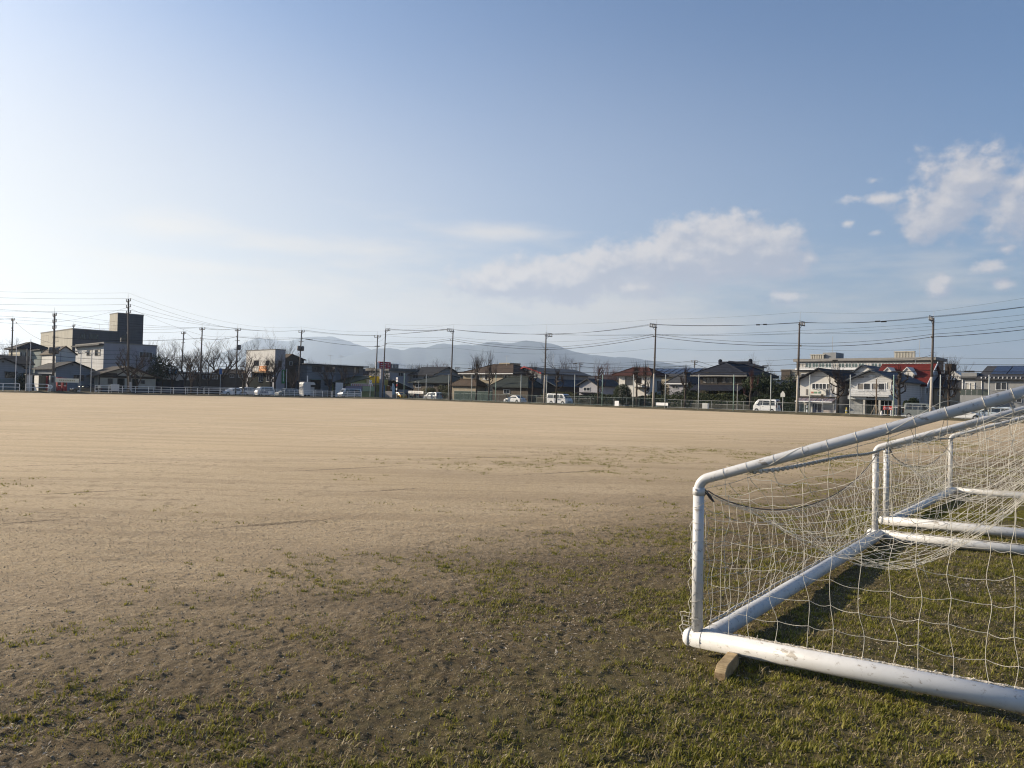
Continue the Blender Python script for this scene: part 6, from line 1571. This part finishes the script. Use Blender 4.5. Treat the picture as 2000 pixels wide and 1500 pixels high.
# ------------------------------------------------------------------ vehicles
tyre = mat('tyre', (.02, .02, .021), .85, .15, 8)
rimm = mat('wheel_rim', (.42, .43, .44), .35, .1, 8, metal=.5)
cglass = mat('car_glass', (.018, .022, .026), .06, .2, 2, spec=.7)
lampm = mat('head_lamp', (.65, .66, .66), .15, .05, 5, spec=.5); tailm = mat('tail_lamp', (.32, .02, .02), .25, .1, 5)
trimm = mat('black_trim', (.025, .025, .027), .6, .15, 5)
KINDS = {
 'kei': dict(L=3.4, W=1.48, H=1.88, belt=1.02, low=[(-1.70, .28), (1.60, .28), (1.70, .42), (1.69, .80), (1.62, 1.02), (-1.70, 1.02)], high=[(-1.70, 1.02), (1.62, 1.02), (1.18, 1.70), (1.02, 1.83), (-1.5, 1.88), (-1.65, 1.80)], wins=[(1.12, .78, .30), (.24, .24, -.66), (-.72, -.72, -1.52)], wr=.27, ax=(1.15, -1.1)),
 'van': dict(L=4.7, W=1.7, H=1.98, belt=1.12, low=[(-2.35, .3), (2.25, .3), (2.35, .48), (2.33, .88), (2.12, 1.12), (-2.35, 1.12)], high=[(-2.35, 1.12), (2.12, 1.12), (1.52, 1.82), (1.34, 1.94), (-2.2, 1.98), (-2.32, 1.86)], wins=[(1.68, 1.26, .66), (.58, .58, -.72), (-.80, -.80, -2.12)], wr=.33, ax=(1.45, -1.2)),
 'sedan': dict(L=4.3, W=1.7, H=1.46, belt=.93, low=[(-2.15, .34), (-2.1, .26), (2.02, .26), (2.15, .42), (2.12, .64), (1.95, .76), (1.0, .93), (-1.75, .96), (-2.1, .88)], high=[(-1.75, .95), (1.0, .93), (.22, 1.38), (-.05, 1.45), (-.75, 1.46), (-1.05, 1.40)], wins=[(.66, .12, -.28), (-.34, -.34, -1.16)], wr=.31, ax=(1.32, -1.3)),
 'wagon': dict(L=4.2, W=1.69, H=1.68, belt=1.0, low=[(-2.1, .34), (-2.05, .27), (2.0, .27), (2.1, .45), (2.05, .78), (1.45, 1.0), (-2.08, 1.0)], high=[(-2.08, 1.0), (1.45, 1.0), (.72, 1.52), (.45, 1.63), (-1.7, 1.68), (-1.92, 1.58)], wins=[(1.02, .62, .12), (.05, .05, -.85), (-.92, -.92, -1.78)], wr=.31, ax=(1.3, -1.25)),
}
def vehicle(kind, p, head, paint, label, cat='car', name=None, group='cars and vans on the streets'):
    k = KINDS[kind]; W, H, bz = k['W'], k['H'], k['belt']
    t = thing(name or {'kei': 'small_van', 'van': 'commuter_van', 'sedan': 'parked_car', 'wagon': 'parked_car'}[kind], label, cat, p, math.atan2(head.y, head.x), group)
    def hw(z): return W / 2 * (1 - .17 * max(0, (z - bz) / (H - bz)))
    mb = MB()
    mb.hull([(x, -W / 2, z) for x, z in k['low']][::-1] and [(x, W / 2, z) for x, z in k['low']][::-1], [(x, -W / 2, z) for x, z in k['low']][::-1])
    mb.hull([(x, hw(z), z) for x, z in k['high']][::-1], [(x, -hw(z), z) for x, z in k['high']][::-1])
    bo = mb.build('body', paint, t); bv = bo.modifiers.new('bevel', 'BEVEL'); bv.width = .05; bv.segments = 3; bv.limit_method = 'ANGLE'; bv.angle_limit = rad(25)
    z0, z1 = bz + .05, H - .17
    for s in (1, -1):
        for i, (xb, xt, xr) in enumerate(k['wins']):
            xr_t = xr if i < len(k['wins']) - 1 else xr + .10
            q = [(xb, z0), (xt, z1), (xr_t, z1), (xr, z0)]
            a = [(x, s * (hw(z) + .004), z) for x, z in q]; c = [(x, s * (hw(z) - .03), z) for x, z in q]
            (MB().hull(c, a) if s < 0 else MB().hull(a, c)).build('window', cglass, t)
        for ax in k['ax']:
            y = s * (W / 2 - .09)
            w = MB().tube([(ax, y - .09, k['wr']), (ax, y + .09 + .012, k['wr'])], k['wr'], 16).build('wheel', tyre, t)
            MB().tube([(ax, s * (W / 2 + .0), k['wr']), (ax, s * (W / 2 + .018), k['wr'])], [k['wr'] * .66, k['wr'] * .6], 12).build('rim', rimm, w)
            MB().tube([(ax, s * (W / 2 - .02), k['wr'] + .02), (ax, s * (W / 2 + .003), k['wr'] + .02)], k['wr'] * 1.16, 16).build('wheel_arch', trimm, t)
        fx = max(x for x, z in k['low']); rx = min(x for x, z in k['low'])
        zl = bz * .74; MB().ball((fx - .10, s * W * .37, zl), .16, 8, 6, (.8, 1.1, .7)).build('headlight', lampm, t); MB().box(rx - .012, rx + .10, s * W * .41 - .09, s * W * .41 + .09, bz - .28, bz + .12 if kind != 'sedan' else bz - .06).build('tail_light', tailm, t)
        m_ = k['wins'][0][0]; MB().ball((m_ + .05, s * (W / 2 + .12), bz + .14), .11, 8, 6, (.5, 1, .9)).build('mirror', paint, t)
        MB().box(-.05 + k['wins'][0][2] - .12, k['wins'][0][2] + .02, s * (W / 2) - .012, s * (W / 2) + .012, bz - .16, bz - .12).build('door_handle', trimm, t)
    hi = k['high']; (xa, za), (xb, zb) = hi[1], hi[2]
    for (A, B, nm, sg) in ((hi[1], hi[2], 'windscreen', 1), (hi[0], hi[-1], 'rear_window', -1)):
        p0 = (lerp(A[0], B[0], .12), lerp(A[1], B[1], .12)); p1 = (lerp(A[0], B[0], .94), lerp(A[1], B[1], .94)); nx, nz = (.006 * sg, .006)
        if nm == 'rear_window' and kind == 'sedan': p0, p1 = (lerp(hi[0][0], hi[-1][0], .15), lerp(hi[0][1], hi[-1][1], .15)), (lerp(hi[0][0], hi[-1][0], .9), lerp(hi[0][1], hi[-1][1], .9))
        a = [(p0[0] + nx, -hw(p0[1]) + .08, p0[1] + nz), (p0[0] + nx, hw(p0[1]) - .08, p0[1] + nz), (p1[0] + nx, hw(p1[1]) - .08, p1[1] + nz), (p1[0] + nx, -hw(p1[1]) + .08, p1[1] + nz)]
        c = [(x - .03 * sg, y, z - .01) for x, y, z in a]; MB().hull(c, a).build(nm, cglass, t)
    fx = max(x for x, z in k['low']); MB().box(fx - .2, fx + .03, -W / 2 + .05, W / 2 - .05, .26, .46).build('front_bumper', paint if kind != 'van' else trimm, t); MB().box(fx - .05, fx + .012, -W * .25, W * .25, .55, .66).build('grille', trimm, t)
    rx = min(x for x, z in k['low']); MB().box(rx - .03, rx + .15, -W / 2 + .05, W / 2 - .05, .28, .46).build('rear_bumper', paint if kind != 'van' else trimm, t); MB().box(rx - .04, rx - .031, -.17, .17, .62, .78).build('number_plate', curt, t)
    return t
cw = mat('car_white', (.70, .71, .72), .25, .04, 2, spec=.6); cs = mat('car_silver', (.42, .45, .48), .25, .05, 2, metal=.4, spec=.6); ck = mat('car_black', (.02, .021, .024), .2, .05, 2, spec=.6); cy = mat('car_yellow', (.45, .28, .06), .3, .06, 2, spec=.6); cbl = mat('car_pale_blue', (.45, .52, .58), .25, .05, 2, spec=.6)
def onroad(side, px, off): p = (onR if side == 'R' else onL)(px, off); p.z = -.03; return p
vehicle('wagon', onroad('R', 846, 6.4), -eR, cs, 'silver minivan parked by the field corner facing left', 'car')
vehicle('sedan', onroad('R', 1006, 6.4), -eR, cw, 'white saloon car left of the pale-footed pole', 'car')
vehicle('van', onroad('R', 1093, 6.2), eR, cw, 'white commuter van driving right behind a bare tree', 'van')
vehicle('kei', onroad('R', 1498, 6.2), -eR, cw, 'small white van facing left by the dark evergreens', 'van')
vehicle('kei', onroad('R', 1798, 9.0), eR, mat('car_grey', (.16, .18, .18), .3, .05, 2, spec=.6), 'grey van showing above the goal strut', 'van')
vehicle('sedan', onroad('R', 1885, 5.4), eR, cw, 'white saloon seen between the two goal struts', 'car')
vehicle('wagon', onroad('R', 1941, 9.0), -eR, cbl, 'pale blue car before the grey solar house', 'car')
vehicle('sedan', onroad('L', 452, 20), -eL, cw, 'rear white car of the pair beside the large bare tree', 'car')
vehicle('sedan', onroad('L', 455, 13.4), -eL, cw, 'front white car of the pair beside the large bare tree', 'car')
vehicle('wagon', onroad('L', 488, 18), eL, cw, 'white car parked left of the small van at the shop', 'car')
vehicle('kei', onroad('L', 516, 14.2), -eL, cw, 'small white van parked before the white shop', 'van')
vehicle('wagon', onroad('L', 522, 20), eL, ck, 'black car behind the small van at the shop', 'car')
vehicle('wagon', onroad('L', 560, 8.2), -eL, mat('car_grey', (.16, .18, .18), .3, .05, 2, spec=.6), 'dark grey hatchback on the left street before the brown house', 'car')
vehicle('van', onroad('L', 683, 7.6), -eL, cs, 'silver van on the left street before the yellow shop', 'van')
vehicle('sedan', onroad('R', 778, 6.8), -eR, cy, 'dull yellow car at the field corner', 'car')
vehicle('wagon', onroad('R', 803, 9.6), -eR, ck, 'black car behind the long white banner', 'car')
vehicle('sedan', onroad('L', 168, 9.2), -eL, ck, 'dark car parked left of the rest house', 'car')

# ------------------------------------------------------------------ signs and street furniture
def board(side, px0, py0, px1, py1, off, m, label, cat='sign', name='notice_board', legs=True, th=.05):
    fn = onR if side == 'R' else onL; a, c = fn(px0, off), fn(px1, off); W = (c - a).length; mid = (a + c) / 2; z1, z0 = P((px0 + px1) / 2, py0, mid.y).z, P((px0 + px1) / 2, py1, mid.y).z
    t = thing(name, label, cat, a, rad(-45 if side == 'R' else 45)); MB().box(0, W, -th / 2, th / 2, z0, z1).build('panel', m, t)
    if legs:
        for x in (.08, W - .08): MB().tube([(x, th / 2 + .03, -.1), (x, th / 2 + .03, z1)], .03, 6).build('leg', steel, t)
    return t, W, z0, z1
def grime(c): return mat('board_%.2f_%.2f_%.2f' % c, c, .7, .10, 2.5)
t, W, z0, z1 = board('L', 217, 750.5, 233, 763, .45, grime((.50, .51, .52)), 'grey-white notice board on the railing by the rest house')
board('L', 192, 752, 197, 757, .45, grime((.6, .58, .52)), 'small cream notice on a post left of the grey-white board')
t, W, z0, z1 = board('L', 108, 739, 154, 747, 1.2, grime((.78, .74, .60)), 'long cream banner left of the rest house', 'banner', 'banner')
for i in range(9): MB().box(.5 + i * (W - 1) / 9, .5 + i * (W - 1) / 9 + (W - 1) / 13, -.031, -.026, z0 + (z1 - z0) * .3, z0 + (z1 - z0) * .68).build('faded_mark', mat('faded_print', (.55, .46, .28), .8, .1, 3), t)
t, W, z0, z1 = board('R', 797, 763.5, 827, 768.5, .7, grime((.66, .66, .64)), 'long white banner on legs beside the silver minivan', 'banner', 'banner')
for i in range(8): MB().box(.4 + i * (W - .8) / 8, .4 + i * (W - .8) / 8 + (W - .8) / 12, -.031, -.026, z0 + (z1 - z0) * .3, z0 + (z1 - z0) * .7).build('faded_mark', mat('grey_print', (.36, .36, .37), .8, .1, 3), t)
board('R', 1281, 786.5, 1305, 792, .9, wsteel, 'low long white board right of the maroon house pole')
t, W, z0, z1 = board('R', 1372, 787.5, 1385, 798, .9, grime((.44, .46, .46)), 'pale grey notice board before the traditional house')
for i in range(4): MB().box(.12, W - .12, -.031, -.026, z0 + (z1 - z0) * (.16 + .2 * i), z0 + (z1 - z0) * (.22 + .2 * i)).build('text_line', mat('grey_print', (.36, .36, .37)), t)
board('R', 1201, 783, 1209, 793, 1.0, wsteel, 'white board at the foot of the round bush')
t, W, z0, z1 = board('L', 503, 763, 524, 769, .55, grime((.55, .56, .58)), 'grey board with dark lettering on the car park railing')
for i in range(5): MB().box(W * (.28 + .14 * i), W * (.38 + .14 * i), -.031, -.026, z0 + .15, z1 - .12).build('dark_mark', mat('slate_print', (.12, .13, .17), .8, .1, 3), t)
board('L', 527, 764, 532, 770, .5, wsteel, 'small white notice on the car park railing')
def sign(side, px, off, py_top, parts, label, r=.035, cat='sign', name='road_sign', m=None):
    p = (onR if side == 'R' else onL)(px, off); H = P(px, py_top, p.y).z; t = thing(name, label, cat, p, rad(-45 if side == 'R' else 45)); MB().tube([(0, 0, -.1), (0, 0, H)], r, 8).build('post', m or wsteel, t)
    for (kind, z, w, h, mm) in parts:
        zc = H - z
        if kind == 'rect': MB().box(-w / 2, w / 2, -.06, -.04, zc - h / 2, zc + h / 2).build('plate', mm, t)
        elif kind == 'disc': MB().tube([(0, -.05, zc), (0, -.07, zc)], w / 2, 18).build('plate', mm, t)
        elif kind == 'pent': MB().hull([(-w / 2, -.05, zc - h / 2), (w / 2, -.05, zc - h / 2), (w / 2, -.05, zc), (0, -.05, zc + h / 2), (-w / 2, -.05, zc)], [(-w / 2, -.07, zc - h / 2), (w / 2, -.07, zc - h / 2), (w / 2, -.07, zc), (0, -.07, zc + h / 2), (-w / 2, -.07, zc)]).build('plate', mm, t)
        elif kind == 'ring': MB().ring((0, -.075, zc), (0, 1, 0), w / 2, h, 18, 4).build('ring', mm, t)
        elif kind == 'lamp': MB().tube([(0, 0, zc), (w * .4, -.1, zc + .35), (w, -.3, zc + .4)], .03, 5).build('arm', m or wsteel, t); MB().ball((w * 1.1, -.35, zc + .36), .2, 8, 6, (1.3, .8, .5)).build('lamp_head', curt, t)
        elif kind == 'tri': MB().hull([(-w / 2, -.05, zc + h / 2), (0, -.05, zc - h / 2), (w / 2, -.05, zc + h / 2)], [(-w / 2, -.07, zc + h / 2), (0, -.07, zc - h / 2), (w / 2, -.07, zc + h / 2)]).build('plate', mm, t)
    return t
blue = mat('sign_blue', (.04, .12, .32), .5, .05, 4); redm = mat('sign_red', (.35, .025, .03), .5, .05, 4); plate = mat('sign_white', (.68, .69, .7), .5, .05, 4); sback = mat('sign_back', (.42, .43, .43), .5, .1, 4)
sign('L', 723, 1.6, 742, [('rect', .4, .62, .78, plate), ('ring', .38, .4, .05, blue), ('rect', 1.0, 1.1, .25, sback)], 'white plate with blue ring on a post left of the dark poles')
sign('R', 775, .6, 737, [('rect', .45, .62, .9, plate), ('rect', .5, .3, .4, redm), ('tri', 1.7, .5, .45, redm), ('tri', 2.5, .45, .4, plate)], 'white plate with red centre on a post at the field corner')
sign('R', 1529, 2.4, 764, [('pent', .35, .62, .8, sback)], 'white pentagon sign right of the small white van')
sign('R', 1606, 2.0, 770, [('rect', .28, .32, .55, M_dark)], 'thin post with a small dark plate before the shop house doors')
sign('L', 430, 12, 720, [('rect', .5, .55, 1.1, blue)], 'tall blue plate sign beside the large bare tree')
sign('L', 30, .5, 661, [], 'left of two tall thin white flag poles', .04, 'pole', 'flag_pole'); sign('L', 57.5, .5, 662, [], 'right of two tall thin white flag poles', .04, 'pole', 'flag_pole')
sign('L', 51, 1.2, 681, [('rect', 2.0, .25, .35, dsteel)], 'stout grey pole beside the white cabinet', .1, 'pole', 'service_pole', dconcrete)
sign('L', 156.5, 1.0, 685, [('lamp', .5, -.7, 0, None), ('lamp', .5, .7, 0, None)], 'grey lamp post left of the rest house, nearer the banner', .06, 'street lamp', 'lamp_post', steel)
sign('L', 177.5, 1.0, 687, [('lamp', .5, -.8, 0, None), ('lamp', .5, .8, 0, None)], 'grey lamp post at the left end of the rest house', .06, 'street lamp', 'lamp_post', steel)
sign('R', 817, 3.6, 747, [('lamp', .3, -.5, 0, None), ('lamp', .3, .5, 0, None)], 'small twin lamp post behind the long white banner', .05, 'street lamp', 'lamp_post', steel)
sign('L', 559, 11, 720, [], 'thin white pole beside the green banner', .05, 'pole', 'flag_pole'); sign('R', 1440, 3.0, 750, [], 'short pale post right of the traditional house middle', .06, 'pole', 'service_pole', concrete)
sign('R', 1176, 3.2, 744, [('lamp', .2, -.6, 0, None)], 'small lamp post left of the round bush', .045, 'street lamp', 'lamp_post', steel); sign('R', 1040, 3.5, 739, [('lamp', .2, .9, 0, None)], 'small lamp post behind the white saloon car', .045, 'street lamp', 'lamp_post', steel)
# red sign on its pillar
b = Bld('L', 743.5, 13, 'tall red sign with white writing on a pale pillar', 'sign_pillar', 'sign')
w = b.X(750); zt, zm = b.Z(747, 706.5), b.Z(747, 720); b.box('pillar', M_lilac, 0, w, 0, .6, -.1, zm); x0, x1 = b.X(739.5), b.X(761); b.box('red_panel', mat('red_panel', (.30, .022, .035), .5, .1, 2), x0, x1, -.1, .5, zm, zt)
for r in range(3):
    for i in range(3): b.box('white_mark', plate, x0 + .28 + i * (x1 - x0) / 3.2, x0 + .28 + i * (x1 - x0) / 3.2 + (x1 - x0) * (.2 if (i + r) % 2 else .14), -.13, -.105, zt - .35 - r * .48 - .14, zt - .35 - r * .48)
b.box('white_panel', plate, b.X(733.5), x0 - .03, -.05, .3, b.Z(736, 720), b.Z(736, 707.5))
# round-topped white shelter with flue
b = Bld('L', 593, 11.6, 'white round-topped trailer with a flue pipe', 'trailer', 'trailer')
W = b.X(606.5); H = b.Z(600, 746); n = 10
prof = [(0, .25)] + [(-.15 + .45 - .45 * math.cos(math.pi / 2 * i / 5), H - .55 + .55 * math.sin(math.pi / 2 * i / 5)) for i in range(6)] + [(W + 1.1 - .55 * (1 - math.sin(math.pi / 2 * i / 5)), H - .55 * (1 - math.cos(math.pi / 2 * i / 5))) for i in range(6)] + [(W, H - .6), (W, .25)]
MB().prism_y(prof, 0, 1.7).build('body', mat('trailer_white', (.58, .58, .57), .5, .12, 3, stripes=('X', .25, .2)), b.root)
MB().tube([(W * .8, .8, H - .05), (W * .8, .8, H + .9), (W * .8, .8, H + 1.3)], [.09, .09, .13], 8).build('flue', wsteel, b.root); b.box('side_panel', concrete, W + .02, W + 1.0, .2, 1.5, .25, H - 1.0)
for x_ in (.4, W - .4): MB().tube([(x_, -.08, .28), (x_, .1, .28)], .28, 12).build('wheel', tyre, b.root)
# white slatted cabinet
b = Bld('L', 655.5, 12.2, 'white slatted bin store before the blue-grey flats', 'bin_store', 'shed'); W = b.X(670); H = b.Z(660, 747.5); b.box('box', mat('painted_dim_interior', (.02, .03, .026)), .02, W - .02, .05, .9, 0, H - .05)  # near-black box colours in the shade behind the slats
for i in range(9): b.box('slat', wsteel, i * W / 9, i * W / 9 + W / 13, 0, .045, 0, H)
b.box('top_rail', wsteel, 0, W, -.03, 0, H - .12, H + .02)
# white cabinet, container and vending machines on the left
b = Bld('L', 52.5, 2.2, 'tall white steel cabinet left of the grey container', 'cabinet', 'cabinet'); W = b.X(63); H = b.Z(57, 732.5); b.box('body', M_white2, 0, W, 0, .7, 0, H); b.box('roof', concrete, -.1, W + 1.2, -.1, .9, H + .002, H + .1); b.box('door_handle', dsteel, W * .8, W * .85, -.04, 0, H * .45, H * .52)
b = Bld('L', 76, 3.0, 'olive storage container, end coloured white as sunlit, right of the white cabinet', 'container', 'container'); W = b.X(92); H = b.Z(80, 733.5); Dp = 2.4; b.box('body', mat('olive_container', (.16, .16, .12), .7, .15, 2, stripes=('X', .3, .3)), 0, W, 0, Dp, 0, H); b.box('painted_sunlit_panel', M_white, -.05, -.005, 0, Dp, .02, H - .02)  # white end sheet holds the sunlight on that side as colour
def vend(px0, px1, pyt, off, label):
    b = Bld('L', px0, off, label, 'vending_machine', 'machine', 'red vending machines'); W = b.X(px1); H = b.Z(px0, pyt); b.box('cabinet', mat('vending_red', (.26, .02, .03), .5, .1, 2), 0, W, 0, .7, 0, H); b.box('display', GL, .1, W - .1, -.03, -.002, H * .52, H - .12); b.box('slot', dsteel, .12, W - .12, -.03, -.002, .18, .42); b.box('button_row', wsteel, .1, W - .1, -.05, -.031, H * .46, H * .5)
vend(91.5, 96.5, 735, 2.4, 'red vending machine left of the thick pole'); vend(112, 120, 737, 3.2, 'left red vending machine behind the cream banner'); vend(123, 131, 738, 3.2, 'right red vending machine behind the cream banner')
b = Bld('L', 98, 1.1, 'grey switch box at the foot of the thick pole', 'switch_box', 'box'); W = b.X(107); H = b.Z(102, 733.5); b.box('body', mat('switch_grey', (.17, .19, .2), .7, .12, 2), 0, W, 0, .6, 0, H); b.box('vent_panel', dsteel, .15, W - .15, -.03, -.002, H * .6, H * .9)
sign('L', 98.5, .6, 752, [('disc', .25, .62, 0, plate), ('disc', .25, .3, 0, sback)], 'small round mirror on a post by the switch box', name='traffic_mirror')
# corner clutter
b = Bld('R', 753, 3.2, 'grey ribbed bin enclosure at the field corner', 'bin_enclosure', 'shed'); W = 2.4; H = 1.6
for i in range(10): b.box('rib', mat('rib_grey', (.2, .19, .2), .7, .1, 2), i * W / 10, i * W / 10 + .2, 0, .06, 0, H)
b.box('back', dconcrete, 0, W, .062, 1.0, 0, H - .05)
p = onL(766, 4.0); t = thing('feather_flag', 'pale blue feather flag beside the carport', 'flag', p, rad(45)); MB().tube([(0, 0, -.1), (0, 0, 3.2), (.2, 0, 3.4)], .02, 6).build('pole', steel, t); MB().hull([(.02, -.01, .9), (.62, -.01, 1.0), (.66, -.01, 2.4), (.35, -.01, 3.2), (.02, -.01, 3.3)], [(.02, .01, .9), (.62, .01, 1.0), (.66, .01, 2.4), (.35, .01, 3.2), (.02, .01, 3.3)]).build('flag', mat('pale_blue_flag', (.34, .48, .58), .8, .1, 2), t)
# OPEN sign on its stand
def open_sign():
    p = onR(1734, 3.0); t = thing('open_sign', 'red board reading OPEN on an orange stand before the balcony shop', 'sign', p, rad(-45)); H = 1.35
    MB().box(-.52, .52, -.03, .03, .92, H).build('panel', mat('open_red', (.48, .035, .03), .5, .06, 3), t); MB().tube([(0, .05, -.05), (0, .05, .9)], .06, 6).build('stand', mat('orange_stand', (.55, .2, .03), .6, .1, 3), t); MB().box(-.3, .3, -.15, .25, -.05, .1).build('base', mat('orange_stand', (.55, .2, .03)), t)
    cu = bpy.data.curves.new('open_text', 'FONT'); cu.body = 'OPEN'; cu.size = .36; cu.extrude = .006; cu.align_x = 'CENTER'; cu.align_y = 'CENTER'
    tmp = bpy.data.objects.new('tmp_text', cu); col.objects.link(tmp); bpy.context.view_layer.update()
    me = bpy.data.meshes.new_from_object(tmp.evaluated_get(bpy.context.evaluated_depsgraph_get())); bpy.data.objects.remove(tmp)
    me.materials.clear(); me.materials.append(plate); o = bpy.data.objects.new('lettering', me); col.objects.link(o); o.parent = t; o.rotation_euler = (rad(90), 0, 0); o.location = (0, -.04, 1.1)
open_sign()
# yellow pylon, bollards
def pylon(px, off, label, c, h=1.1, r=.16, top=None):
    p = onR(px, off); t = thing('pylon', label, 'bollard', p, 0); MB().tube([(0, 0, -.05), (0, 0, .05), (0, 0, .06), (0, 0, h)], [r * 1.5, r * 1.5, r, r * .35], 10).build('cone', c, t, True); MB().tube([(0, 0, h * .55), (0, 0, h * .72)], [r * .72, r * .6], 10).build('band', top or plate, t)
pylon(1653.5, 2.6, 'yellow cone between the two shop houses', mat('cone_yellow', (.52, .40, .09), .6, .1, 3)); pylon(1576.5, 2.2, 'white bollard with dark top left of the glass doors', wsteel, 1.2, .13, M_dark); pylon(1722, 3.2, 'white bollard beside the young staked tree', wsteel, .8, .2)
fence('R', 1740, 1786, 9.6, 1.25, 1.0, (1.25, .2), wsteel, 'white picket fence right of the balcony shop', None, .07, 'picket_fence', .05)
